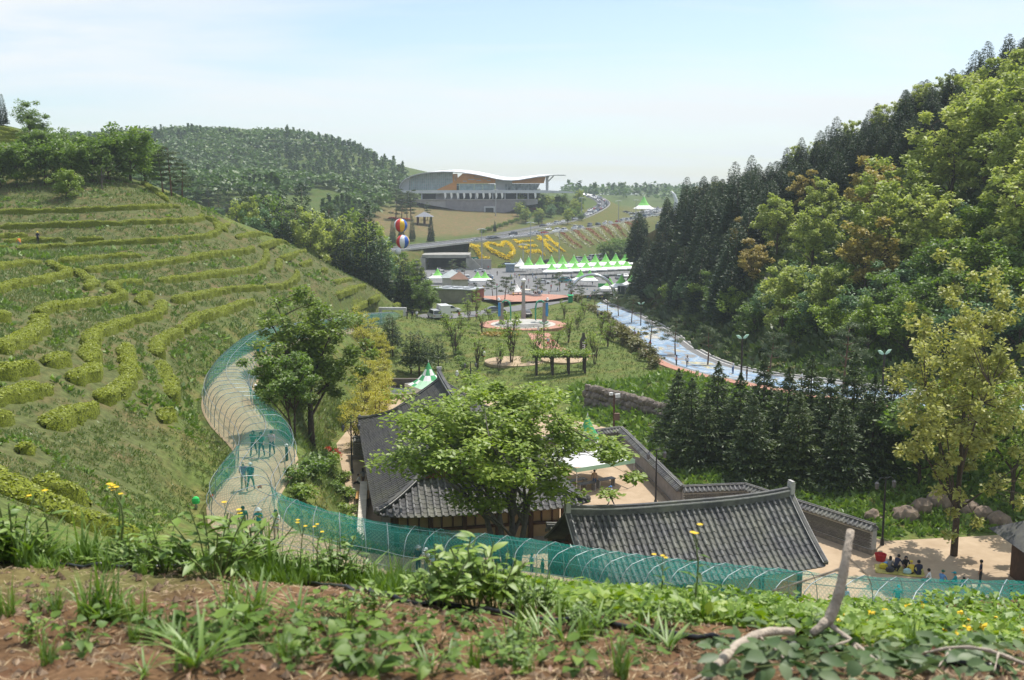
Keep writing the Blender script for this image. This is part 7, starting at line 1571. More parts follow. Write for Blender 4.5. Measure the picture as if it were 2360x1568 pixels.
# ------------------------------------------------------------------ far forest: nobody could count these
def far_forest():
    rng = np.random.default_rng(77); C = []; S = []; O = []
    def grow(x, y, hgt, rad, per, con):
        z = Hn(x, y); n = len(x)
        for k in range(n):
            if con[k]:
                t = rng.random(per) ** .8; a = rng.random(per) * 6.28; r = rad[k] * .55 * (1 - t) * (.5 + .6 * rng.random(per)); C.append(np.stack([x[k] + np.cos(a) * r, y[k] + np.sin(a) * r, z[k] + t * hgt[k] * 1.25], 1)); O.append(np.stack([np.cos(a), np.sin(a), np.full(per, 1.5)], 1))
            else:
                c, d = blob((x[k], y[k], z[k] + hgt[k] * .62), (rad[k], rad[k], hgt[k] * .42), per, rng, .45); C.append(c); O.append(d)
            S.append(np.full(per, rad[k] * .5))
    u = rng.uniform(-.56, .05, 16000); Y = np.exp(rng.uniform(math.log(400), math.log(1000), 16000)); x = u * Y; vx, vy = proj_np(np.stack([x, Y, Hn(x, Y)], 1))
    zone = [(-250, 250), (270, 305), (330, 280), (420, 270), (560, 280), (720, 285), (780, 315), (860, 370), (930, 400), (945, 436), (895, 470), (860, 500), (770, 545), (700, 560), (560, 560), (300, 470), (-250, 400)]
    field = [(628, 462), (770, 436), (800, 446), (760, 500), (690, 512), (640, 500)]
    k = (poly_dist(vx, vy, zone) < 0) & (poly_dist(vx, vy, field) > 0); x, Y = x[k], Y[k]
    # thin to a minimum spacing
    key = {}; keep = []
    for i in range(len(x)):
        q = (int(x[i] // 7.5), int(Y[i] // 10))
        if q not in key: key[q] = 1; keep.append(i)
    keep = keep[:4600]; x, Y = x[keep], Y[keep]; n = len(x); con = vnoise(x / 60, Y / 60, 5) + .5 * vnoise(x / 17, Y / 17, 6) > .17
    grow(x, Y, 5.5 + 3.5 * rng.random(n), 4.0 + 1.8 * rng.random(n), 58, con)
    V, F = leafquads(np.concatenate(C), np.concatenate(S), .5, .75, rng, out=np.concatenate(O)); o = ob('far_forest', np_mesh('far_forest', V, F, L_FAR)); tag(o, 'mixed spring forest covering the far round hill', 'forest', kind='stuff')
    C.clear(); S.clear(); O.clear()
    x = rng.uniform(60, 800, 900); Y = rng.uniform(1000, 1700, 900); vx = proj_np(np.stack([x, Y, Hn(x, Y)], 1))[0]; k = vx > 1300; x, Y = x[k], Y[k]; n = len(x); grow(x, Y, 9 + 5 * rng.random(n), 8 + 4 * rng.random(n), 20, rng.random(n) < .5)
    x = rng.uniform(-110, 20, 60); Y = rng.uniform(700, 760, 60); k = proj_np(np.stack([x, Y, Hn(x, Y)], 1))[0] < 1040; x, Y = x[k], Y[k]; grow(x, Y, 9 + 5 * rng.random(len(x)), 4 + rng.random(len(x)), 30, rng.random(len(x)) < .1)
    V, F = leafquads(np.concatenate(C), np.concatenate(S), .5, .75, rng, out=np.concatenate(O)); o = ob('horizon_woods', np_mesh('horizon_woods', V, F, L_FAR)); tag(o, 'bluish woods along the horizon behind the car parks', 'forest', kind='stuff')
far_forest()
def haze():
    mb = MB(); x0, x1, y0, y1, z0, z1 = -2900, 2900, -30, 3900, -70, 170; mb.box(((x0 + x1) / 2, (y0 + y1) / 2, (z0 + z1) / 2), (x1 - x0, y1 - y0, z1 - z0))
    m, nt, N, L, out = _nodes('haze_air'); v = N.new('ShaderNodeVolumePrincipled'); v.inputs['Density'].default_value = .0002; v.inputs['Color'].default_value = (.80, .90, 1, 1); v.inputs['Anisotropy'].default_value = .0
    L.new(v.outputs[0], out.inputs['Volume']); o = mb.build('haze', m); tag(o, 'thin bluish haze in the valley air', 'haze', kind='stuff')
haze()
# ------------------------------------------------------------------ people
def body_mesh(name, J, bones):
    """one continuous skinned figure; J: joint -> (position, radius), bones: (a, b, cloth slot)"""
    keys = list(J); me = bpy.data.meshes.new(name); me.from_pydata([J[k][0] for k in keys], [(keys.index(a), keys.index(b)) for a, b, _ in bones], []); o = bpy.data.objects.new(name, me); COL.objects.link(o)
    sk = o.modifiers.new('skin', 'SKIN'); sk.use_smooth_shade = True; sv = me.skin_vertices[0].data
    for i, k in enumerate(keys):
        r = J[k][1]; sv[i].radius = r if hasattr(r, '__len__') else (r, r); sv[i].use_root = (k == 'pelvis')
    ss = o.modifiers.new('sub', 'SUBSURF'); ss.levels = 1; ss.render_levels = 1
    dg = bpy.context.evaluated_depsgraph_get(); out = bpy.data.meshes.new_from_object(o.evaluated_get(dg)); bpy.data.objects.remove(o); bpy.data.meshes.remove(me); out.name = name
    out.materials.clear()
    for m in (SKIN, CL('white'), CL('navy'), CL('black')): out.materials.append(m)
    P0 = np.array([J[a][0] for a, b, _ in bones]); P1 = np.array([J[b][0] for a, b, _ in bones]); sl = [c for *_, c in bones]; mi = []
    for p in out.polygons:
        c = np.array(p.center); d = P1 - P0; t = np.clip(((c - P0) * d).sum(1) / ((d * d).sum(1) + 1e-9), 0, 1); mi.append(sl[int(np.argmin(((c - P0 - t[:, None] * d) ** 2).sum(1)))])
    out.polygons.foreach_set('material_index', mi); out.update(); return out
SKIN = M('skin', (.42, .26, .18), var=.08, rough=.6)
CLC = {'white': (.72, .72, .72), 'navy': (.025, .03, .06), 'black': (.02, .02, .022), 'pink': (.62, .34, .38), 'blue': (.12, .28, .55), 'sky': (.38, .52, .68), 'red': (.45, .04, .04), 'green': (.05, .16, .10), 'grey': (.25, .25, .26), 'khaki': (.34, .28, .18), 'yellow': (.65, .5, .06), 'teal': (.03, .3, .35), 'denim': (.08, .13, .26), 'tan': (.42, .3, .2), 'brown': (.12, .07, .045), 'orange': (.6, .2, .04), 'lime': (.3, .55, .1), 'purple': (.2, .08, .25)}
def CL(c): return M('cloth_' + c, CLC[c], var=.15, scale=6, rough=.85)
BONES = [('pelvis', 'spine', 1), ('spine', 'chest', 1), ('chest', 'neck', 1), ('neck', 'head', 0), ('head', 'crown', 0)]
for s in 'lr': BONES += [('chest', 'sh' + s, 1), ('sh' + s, 'el' + s, 1), ('el' + s, 'wr' + s, 0), ('wr' + s, 'ha' + s, 0), ('pelvis', 'hip' + s, 2), ('hip' + s, 'kn' + s, 2), ('kn' + s, 'an' + s, 2), ('an' + s, 'to' + s, 3)]
def pose(dz=0.0, lean=0.0, arm=None, leg=None):
    J = {'pelvis': ((0, 0, .93 + dz), (.145, .115)), 'spine': ((0, lean * .3, 1.14 + dz), (.13, .1)), 'chest': ((0, lean * .75, 1.34 + dz), (.165, .115)), 'neck': ((0, lean, 1.47 + dz), .055), 'head': ((0, lean * 1.1 + .015, 1.565 + dz), (.078, .088)), 'crown': ((0, lean * 1.1 + .015, 1.665 + dz), (.075, .085))}
    for s, k in (('l', -1), ('r', 1)):
        a = (arm or {}).get(s, ((.24, .02, 1.13), (.26, .08, .9), (.26, .1, .8))); J['sh' + s] = ((k * .19, lean * .8, 1.4 + dz), .062)
        for n, q, r in zip(('el', 'wr', 'ha'), a, (.047, .034, .038)): J[n + s] = ((k * q[0], q[1] + lean * .7, q[2] + dz), r)
        l = (leg or {}).get(s, ((.1, 0, .5), (.1, -.02, .08), (.11, .12, .04))); J['hip' + s] = ((k * .09, 0, .88 + dz), .09)
        for n, q, r in zip(('kn', 'an', 'to'), l, (.066, .046, .042)): J[n + s] = ((k * q[0], q[1], q[2]), r)
    return J
POSES = {'standing': pose(), 'walking': pose(0, .04, {'l': ((.23, .12, 1.15), (.24, .3, .98), (.24, .38, .93)), 'r': ((.24, -.14, 1.14), (.25, -.22, .9), (.25, -.22, .8))}, {'l': ((.1, -.12, .5), (.1, -.32, .14), (.1, -.22, .06)), 'r': ((.1, .18, .52), (.1, .26, .1), (.1, .4, .07))}),
         'holding': pose(0, .02, {'l': ((.26, .12, 1.2), (.1, .34, 1.38), (.05, .38, 1.42)), 'r': ((.26, .12, 1.2), (.12, .34, 1.36), (.06, .38, 1.42))}),
         'sitting': pose(-.78, .12, {'l': ((.25, .15, 1.15), (.16, .38, 1.08), (.12, .45, 1.08)), 'r': ((.25, .12, 1.15), (.2, .36, 1.0), (.2, .44, .98))}, {'l': ((.2, .42, .26), (.05, .5, .06), (.02, .6, .05)), 'r': ((.2, .4, .24), (.08, .42, .05), (.04, .52, .05))}),
         'crouching': pose(-.52, .3, {'l': ((.25, .3, 1.05), (.2, .5, .85), (.18, .56, .76)), 'r': ((.25, .3, 1.05), (.22, .52, .88), (.2, .6, .8))}, {'l': ((.15, .38, .48), (.12, .1, .09), (.12, .25, .04)), 'r': ((.14, .36, .44), (.12, .02, .09), (.12, .16, .04))}),
         'pointing': pose(0, 0, {'r': ((.42, .12, 1.34), (.6, .3, 1.42), (.66, .36, 1.45))})}
BODY = {k: body_mesh('person_' + k, v, BONES) for k, v in POSES.items()}
HAIR = {}
def hair_mesh(kind):
    if kind in HAIR: return HAIR[kind]
    mb = MB()
    if kind == 'short': mb.lathe([(.098, -.02), (.108, .05), (.095, .11), (.05, .15), (.005, .16)], (0, -.018, 0), 10)
    elif kind == 'long': mb.lathe([(.07, -.24), (.105, -.18), (.10, -.05), (.108, .05), (.095, .11), (.05, .15), (.005, .16)], (0, -.04, 0), 10, 0, 1.05, .85)
    elif kind == 'cap': mb.lathe([(.105, .04), (.112, .07), (.098, .13), (.05, .165), (.005, .17)], (0, -.01, 0), 10); mb.add([(-.08, .08, .06), (.08, .08, .06), (.06, .2, .045), (-.06, .2, .045), (-.08, .08, .075), (.08, .08, .075), (.06, .2, .055), (-.06, .2, .055)], [(3, 2, 1, 0), (4, 5, 6, 7), (0, 1, 5, 4), (1, 2, 6, 5), (2, 3, 7, 6), (3, 0, 4, 7)])
    else: mb.lathe([(.21, .03), (.2, .045), (.11, .06), (.105, .12), (.06, .16), (.005, .165)], (0, 0, 0), 12)
    HAIR[kind] = mb.mesh('hair_' + kind, M('hair_black', (.015, .013, .012), rough=.6), True); return HAIR[kind]
HC = M('hair_black', (.015, .013, .012), rough=.6)
def person(loc, ps, top, bottom, label, rz=0.0, hair='short', hat=None, h=1.0, group=None, shoes='black', sleeves=True):
    t = thing('person', label, 'person', loc, rz, group, h); b = ob('body', BODY[ps], t); recolor(b, 1, CL(top)); recolor(b, 2, CL(bottom)); recolor(b, 3, CL(shoes))
    hd = POSES[ps]['head'][0]; o = ob('hat' if hat else 'hair', hair_mesh(hair), t, (hd[0], hd[1], hd[2] + .02)); recolor(o, 0, CL(hat) if hat else HC); return t
def folk():
    Y = -25.95
    # walkers in the net tunnel
    for a in ((585, 1052, 'walking', 'green', 'black', 'long', None, 'person in a dark dress walking in the net tunnel, left of three', 3.0), (603, 1056, 'walking', 'green', 'navy', 'long', None, 'person in dark green top in the middle of three tunnel walkers', 3.1), (627, 1052, 'walking', 'pink', 'navy', 'short', None, 'person in a pink shirt and dark shorts walking in the net tunnel', 3.2),
              (562, 1130, 'walking', 'purple', 'khaki', 'brim', 'tan', 'person in a straw hat and khaki trousers walking away in the tunnel', .2), (578, 1133, 'walking', 'navy', 'green', 'cap', 'white', 'person in a white cap leaning on a companion in the tunnel', -.2),
              (562, 1238, 'standing', 'green', 'green', 'short', None, 'person in dark clothes at the lowest tunnel bend', .5), (598, 1242, 'holding', 'teal', 'green', 'brim', 'white', 'person in a white sun hat and patterned top at the tunnel bend', 2.9), (637, 1246, 'holding', 'white', 'tan', 'long', None, 'person in a loose white blouse and shorts at the tunnel bend', 3.0),
              (596, 832, 'walking', 'teal', 'navy', 'short', None, 'person in teal far up the net tunnel, left of three', 3.1), (608, 834, 'walking', 'blue', 'teal', 'cap', 'white', 'person in a white cap far up the net tunnel, middle of three', 3.1), (620, 831, 'walking', 'teal', 'green', 'short', None, 'person in green far up the net tunnel, right of three', 3.1)):
        vx, vy, ps, tp, bt, hr, ht, lb, rz = a; person(G(vx, vy, 40) + Vector((0, 0, .05)), ps, tp, bt, lb, rz, hr, ht)
    for vx, Yd, ps, tp, bt, hr, ht, lb in ((964, 52.4, 'standing', 'navy', 'navy', 'brim', 'grey', 'person in a grey bucket hat inside the tunnel before the great hall'), (983, 52.0, 'holding', 'white', 'grey', 'cap', 'white', 'person in a white cap and shirt inside the tunnel'), (1000, 51.8, 'standing', 'sky', 'grey', 'short', None, 'dark haired person in pale blue beside the white cap')):
        k = min(TUNNEL, key=lambda q: abs(proj(q)[0] - vx) + (abs(q.y - Yd) > 3) * 999); p = XZ(vx, Yd, k.z); person((p.x, p.y, k.z + .05), ps, tp, bt, lb, 2.6, hr, ht)
    # yard
    yd = [(1408, 1166, 'walking', 'white', 'navy', 'cap', 'blue', 'person with a blue cap crossing the courtyard sand', 1.2, 1.0), (1369, 1126, 'standing', 'tan', 'denim', 'short', None, 'person in a tan shirt and jeans at the tent edge', 3, 1.0), (1311, 1168, 'standing', 'white', 'white', 'long', None, 'dark haired person in white beside the great hall corner', 2, .9),
          (1383, 1214, 'standing', 'pink', 'grey', 'short', None, 'child in pink behind the roof ridge', 3, .72), (1401, 1218, 'standing', 'black', 'black', 'short', None, 'child in a black numbered shirt behind the roof ridge', 0, .8), (1418, 1216, 'standing', 'navy', 'navy', 'long', None, 'dark haired child right of the black numbered shirt', 0, .72), (1326, 1214, 'standing', 'sky', 'white', 'long', None, 'child in pale blue left of the roof ridge end', 0, .75), (1316, 1216, 'standing', 'teal', 'white', 'long', None, 'child in mint green near the small gate', 0, .7), (1263, 1190, 'standing', 'red', 'black', 'short', None, 'person in red by the great hall corner', 1, .95),
          (1590, 1204, 'sitting', 'navy', 'navy', 'short', None, 'person in a navy shirt seated against the brick wall', 3.0, 1.05), (1657, 1204, 'sitting', 'black', 'black', 'long', None, 'long haired person seated low by the brick wall', 3.0, 1.0), (1680, 1204, 'standing', 'black', 'black', 'short', None, 'person in black standing by the brick wall', 3.0, .95), (1612, 1206, 'sitting', 'white', 'grey', 'short', None, 'small seated figure left of centre at the brick wall', 3.1, .8),
          (837, 1122, 'walking', 'grey', 'brown', 'long', None, 'person in grey walking along the lane by the great hall', .6, 1.0), (829, 1116, 'sitting', 'white', 'black', 'short', None, 'person in white bending over by the lane wall', 1.5, 1.0),
          (1225, 1330, 'standing', 'sky', 'denim', 'short', None, 'person in pale blue seen through the net near the porch', 2, 1.0), (1250, 1338, 'standing', 'green', 'navy', 'short', None, 'person in dark green seen through the net beside the earthen wall', 2, .9),
          (2062, 1318, 'crouching', 'navy', 'black', 'short', None, 'person in navy crouching at the picnic mat, leftmost', -1, 1.0), (2048, 1312, 'sitting', 'grey', 'navy', 'long', None, 'person in grey leaning over the picnic mat', -1, 1.0), (2085, 1310, 'sitting', 'black', 'black', 'long', None, 'dark haired person facing the camera at the picnic mat', 3, 1.0), (2100, 1324, 'sitting', 'yellow', 'black', 'cap', 'yellow', 'person in a yellow top with back turned at the picnic', 0, 1.0), (2117, 1326, 'sitting', 'navy', 'navy', 'short', None, 'person in navy seated beside the yellow top', 0, 1.1), (2143, 1342, 'sitting', 'white', 'grey', 'short', None, 'person in a white shirt seated left of the oak trunk', 1, 1.0), (2168, 1346, 'sitting', 'blue', 'lime', 'cap', 'green', 'person in a blue top and cap seated by the oak trunk', -1, 1.0), (2203, 1350, 'sitting', 'teal', 'navy', 'cap', 'teal', 'person in teal seated right of the oak trunk', 1, 1.0), (2222, 1354, 'sitting', 'navy', 'navy', 'short', None, 'dark haired child seated right of the oak trunk', 2, .8), (2257, 1350, 'standing', 'navy', 'black', 'short', None, 'person in a dark suit standing under the golden tree', 1, 1.05),
          (1945, 1412, 'standing', 'sky', 'khaki', 'cap', 'black', 'person in a pale blue shirt and khaki trousers seen through the torn net', 2.9, 1.0), (2066, 1408, 'walking', 'teal', 'navy', 'cap', 'teal', 'adult in teal walking with a child behind the net', 3, 1.0), (2069, 1424, 'standing', 'blue', 'navy', 'short', None, 'child in bright blue in front of the adult in teal', 3, .72), (2140, 1404, 'crouching', 'grey', 'navy', 'short', None, 'person in grey crouching behind the net', 1.4, 1.0), (2160, 1424, 'standing', 'pink', 'teal', 'short', None, 'small child in pink behind the net', 0, .55), (2200, 1428, 'sitting', 'black', 'navy', 'long', None, 'person in black seated behind the net, left of the group', 0, 1.05), (2222, 1430, 'sitting', 'pink', 'black', 'long', None, 'person in pink seated behind the net', .4, 1.0), (2258, 1412, 'sitting', 'sky', 'grey', 'short', None, 'person in pale blue seated behind the net', 2, 1.0), (2290, 1424, 'sitting', 'teal', 'navy', 'short', None, 'person in teal seated at the right net bay', 1, 1.0), (2325, 1408, 'standing', 'navy', 'black', 'short', None, 'person in navy standing at the right net bay', 1, 1.0), (2300, 1400, 'sitting', 'white', 'navy', 'cap', 'white', 'person in a white cap seated at the right net bay', 2, 1.0)]
    for vx, vy, ps, tp, bt, hr, ht, lb, rz, h in yd: person(PZ(vx, vy, Y), ps, tp, bt, lb, rz, hr, ht, h)
    rd = [(1583, 848, 'walking', 'white', 'black', 'long', None, 'person in white top and black trousers walking on the painted road', 3), (1558, 846, 'standing', 'pink', 'black', 'long', None, 'dark haired person at the pavement edge left of the white top', 1), (1688, 864, 'holding', 'white', 'denim', 'short', None, 'person in a white top and jeans taking a picture on the mural', 2), (1720, 880, 'standing', 'black', 'black', 'short', None, 'person all in black on the road mural', 1.5), (1768, 876, 'standing', 'red', 'brown', 'short', None, 'person in red behind the small pine trunk', 1), (1820, 892, 'standing', 'grey', 'grey', 'cap', 'lime', 'person in grey with a lime cap on the mural', 1), (1846, 893, 'standing', 'white', 'black', 'short', None, 'person in white beside the lime cap', 1), (1497, 808, 'standing', 'red', 'brown', 'long', None, 'person in dark red beside the pine on the road', 0), (1470, 785, 'walking', 'yellow', 'navy', 'short', None, 'person in yellow among the group on the road', 0), (1462, 782, 'walking', 'purple', 'grey', 'short', None, 'person in purple among the group on the road', 0), (1950, 912, 'standing', 'black', 'brown', 'short', None, 'person in black behind the spreading pine', 0), (1972, 914, 'standing', 'white', 'grey', 'short', None, 'child in white on the mural right of the spreading pine', 0),
          (1405, 745, 'walking', 'red', 'navy', 'short', None, 'person in red in the group under the arch road', 0), (1412, 748, 'walking', 'navy', 'black', 'short', None, 'person in navy in the group under the arch road', 0), (1385, 738, 'walking', 'black', 'black', 'short', None, 'person in black near the arch pavement', 0), (1377, 735, 'walking', 'grey', 'navy', 'short', None, 'person in grey near the arch pavement', 0), (1395, 740, 'walking', 'brown', 'black', 'long', None, 'person in brown near the arch pavement', 0),
          (47, 568, 'crouching', 'orange', 'grey', 'cap', 'lime', 'tea picker in a red-orange jacket among the hedges', 1), (88, 564, 'standing', 'navy', 'black', 'brim', 'yellow', 'tea picker in dark clothes and straw hat among the hedges', 0), (1053, 884, 'standing', 'white', 'black', 'brim', 'white', 'person in a white shirt and hat by the park railing', 0), (966, 892, 'sitting', 'grey', 'grey', 'short', None, 'person in grey seated left of the checked tent', 0), (974, 886, 'sitting', 'black', 'black', 'short', None, 'person in black seated behind the checked tent', 0), (1000, 884, 'sitting', 'navy', 'sky', 'short', None, 'person in navy seated right of the checked tent peak', 0), (1240, 776, 'standing', 'white', 'black', 'short', None, 'person in white on the red park path', 0), (1262, 802, 'standing', 'sky', 'red', 'cap', 'red', 'child in pale blue with a red cap on the park path', 0), (1274, 800, 'standing', 'red', 'brown', 'short', None, 'child in dark red on the park path', 0), (1041, 739, 'standing', 'white', 'grey', 'short', None, 'person in white beside the silver minivan', 0), (1058, 738, 'standing', 'red', 'black', 'short', None, 'person in red beside the box trailer', 0), (938, 738, 'standing', 'black', 'black', 'short', None, 'person in black at the car park corner', 0), (950, 738, 'walking', 'navy', 'black', 'short', None, 'second dark figure at the car park corner', 0), (960, 738, 'walking', 'white', 'black', 'short', None, 'third figure in white at the car park corner', 0), (1098, 741, 'walking', 'pink', 'navy', 'short', None, 'person walking along the drive by the park', 0)]
    for vx, vy, ps, tp, bt, hr, ht, lb, rz in rd: person(G(vx, vy, 60) + Vector((0, 0, .1)), ps, tp, bt, lb, rz, hr, ht)
    rng = random.Random(9); tops = ['white', 'navy', 'black', 'red', 'blue', 'sky', 'grey', 'pink', 'yellow', 'teal']; pts = []
    for i in range(105):
        r_ = rng.random()
        if r_ < .6: pts.append((rng.uniform(1175, 1330), rng.uniform(640, 690)))
        elif r_ < .8: pts.append((rng.uniform(1310, 1440), rng.uniform(655, 705)))
        else: pts.append((rng.uniform(1050, 1180), rng.uniform(622, 690)))
    pts.sort()
    for i, (vx, vy) in enumerate(pts):
        tp = rng.choice(tops); p = G(vx, vy, 200); person(p + Vector((0, 0, .1)), rng.choice(('standing', 'walking', 'holding')), tp, rng.choice(('navy', 'black', 'grey', 'denim')), f'person in {tp} in the festival crowd, {nth(i)} from the left', rng.random() * 6, 'short', None, rng.uniform(.9, 1.08), 'festival crowd on the plaza')
folk()
def props():
    t = thing('wrapped_post', 'short post wrapped in bright green cloth on the grassy slope', 'post', G(452, 1172, 35)); mb = MB(); mb.tube([(0, 0, -.1), (0, 0, .55)], .06, 6); mb.build('post', m_post, t); mb = MB(); mb.lathe([(.2, .3), (.24, .45), (.2, .62), (.1, .7), (.02, .72)], (0, 0, 0), 9, 0, 1, .7); mb.build('cloth', M('bright_green_cloth', (.05, .6, .14), rough=.8), t)
    for vx, vy, lb in ((490, 1170, 'orange tie on the left tunnel rail'), (600, 1148, 'orange tie on the right tunnel rail')):
        p = G(vx, vy + 14, 40); me = shrub_mesh('orange_tie', int(vx), .16, .3, 60, .12, M('orange_cord', (.65, .13, .02)), 3); shrub('orange_tie', me, p + Vector((0, 0, .9)), 0, 1, lb, cat='tie')
    t = thing('lane_table', 'ochre wooden table standing by the lane wall', 'table', PZ(836, 1160, -25.95), .1); tw = M('table_wood', (.5, .27, .09), var=.15, scale=4); mb = MB(); mb.box((0, 0, .74), (1.1, 2.2, .08)); mb.build('tabletop', tw, t)
    for x in (-.45, .45):
        for y in (-.95, .95): mb = MB(); mb.box((x, y, .35), (.08, .08, .7)); mb.build('leg', m_wood, t)
    t = thing('picnic_mat', 'yellow picnic mat by the end of the brick wall', 'mat', PZ(2072, 1316, -25.93), -.3); mb = MB(); mb.box((0, 0, .02), (3.2, 1.7, .03)); mb.build('sheet', M('mat_yellow', (.42, .38, .1), var=.4, scale=3), t)
    for i, (vx, vy, c) in enumerate(((2035, 1310, (.6, .5, .04)), (2043, 1306, (.1, .25, .5)), (2090, 1322, (.4, .6, .6)), (2050, 1318, (.05, .05, .06)))): t = thing('picnic_bag', f'{("yellow", "blue", "pale green", "black")[i]} bag lying on the picnic mat', 'bag', PZ(vx, vy, -25.9)); mb = MB(); mb.lathe([(.18, 0), (.26, .1), (.22, .3), (.08, .38)], (0, 0, 0), 9, 0, 1.2, .8); mb.build('sack', M('bag%d' % i, c), t)
    t = thing('red_basin', 'red tub at the foot of the brick wall end', 'tub', PZ(2028, 1292, -25.95)); mb = MB(); mb.lathe([(.3, 0), (.42, .5), (.38, .5), (.28, .1)], (0, 0, 0), 12); mb.build('tub', M('tub_red', (.5, .03, .03)), t)
    for i, (vx, vy) in enumerate(((1330, 1124), (1395, 1122), (1350, 1132))): 
        t = thing('folding_table', f'dark folding table under the courtyard tent, {nth(i)} of three', 'table', PZ(vx, vy, -25.95), .5); mb = MB(); mb.box((0, 0, .74), (1.8, .7, .05)); mb.build('tabletop', M('table_dark', (.10, .11, .13), rough=.4), t)
        for x in (-.8, .8): mb = MB(); mb.box((x, 0, .36), (.06, .6, .72)); mb.build('leg', m_post, t)
    for i, vx in enumerate((2245, 2275, 2310)):
        t = thing('low_table', f'low table with blue cloth behind the net, {nth(i)} from the left', 'table', PZ(vx, 1418, -25.95), .2); mb = MB(); mb.box((0, 0, .4), (1.5, .8, .06)); mb.build('tabletop', M('cloth_pale_blue', (.35, .5, .6)), t)
        for x in (-.65, .65): mb = MB(); mb.box((x, 0, .2), (.06, .6, .4)); mb.build('leg', m_post, t)
props()
# ------------------------------------------------------------------ foreground bank: weeds, hose, dead branches
L_HEART = leafmat('heart_leaf', [(.05, .105, .02), (.09, .165, .03), (.14, .23, .04), (.22, .31, .06)], .3, .25, 6, gloss=.02)
L_BLADE = leafmat('grass_blade', [(.07, .14, .02), (.13, .23, .03), (.20, .32, .05), (.30, .34, .10)], .3, .25, 6, gloss=.05)
L_WILT = leafmat('wilted_leaf', [(.04, .085, .025), (.07, .125, .04), (.12, .18, .07), (.27, .32, .18)], .25, .2, 6, gloss=.03)
m_stem = M('green_stem', (.12, .16, .05), var=.2, scale=10, rough=.7); m_dry = M('dry_straw', (.42, .32, .19), var=.3, scale=20, rough=.9); m_dead = M('dead_wood', (.40, .34, .27), var=.3, scale=14, rough=.9, bump=.4, bscale=60)
def leaf_shape(c, tip, nrm, L, Wd, kind='heart', curl=.25, fold=.18):
    """one real leaf: two halves folded on the midrib, tip curling down"""
    t = Vector(tip).normalized(); n = Vector(nrm); n = (n - t * n.dot(t)).normalized(); b = n.cross(t); c = Vector(c)
    prof = {'heart': ((0, .0), (-.08, .3), (.12, .5), (.4, .46), (.72, .24), (1, 0)), 'oval': ((0, 0), (.12, .26), (.35, .45), (.6, .44), (.85, .22), (1, 0)), 'lance': ((0, .05), (.15, .16), (.4, .22), (.65, .17), (.85, .08), (1, 0))}[kind]
    V = []; k = len(prof)
    for x, w in prof: V.append(c + t * (x * L) - n * (curl * L * x * x))
    for s in (1, -1):
        for x, w in prof[1:-1]: V.append(c + t * (x * L) + b * (s * w * Wd) + n * (fold * w * Wd - curl * L * x * x))
    F = []
    for s in (0, 1):
        o = k + s * (k - 2); e = [0] + [o + i for i in range(k - 2)] + [k - 1]
        for i in range(k - 1):
            f = [i, i + 1, e[i + 1], e[i]]; f = list(dict.fromkeys(f))
            if len(f) >= 3: F.append(tuple(f if s == 0 else f[::-1]))
    return V, F
def blade(mb, base, d, L, w, bend, n=5):
    d = Vector(d).normalized(); side = Vector((-d.y, d.x, 0)); side = side.normalized() if side.length > .01 else Vector((1, 0, 0)); V = []
    for i in range(n + 1):
        f = i / n; p = Vector(base) + Vector((d.x, d.y, 0)) * (L * f * (.25 + bend * f)) + Vector((0, 0, 1)) * (L * (f * d.z - bend * .75 * f * f)); ww = w * (1 - f) ** .6 * (1 if i else .7)
        V += [p - side * ww / 2, p + Vector((0, 0, -.15 * ww)), p + side * ww / 2]
    mb.add(V, [(i * 3 + j, i * 3 + j + 1, i * 3 + j + 4, i * 3 + j + 3) for i in range(n) for j in range(2)])
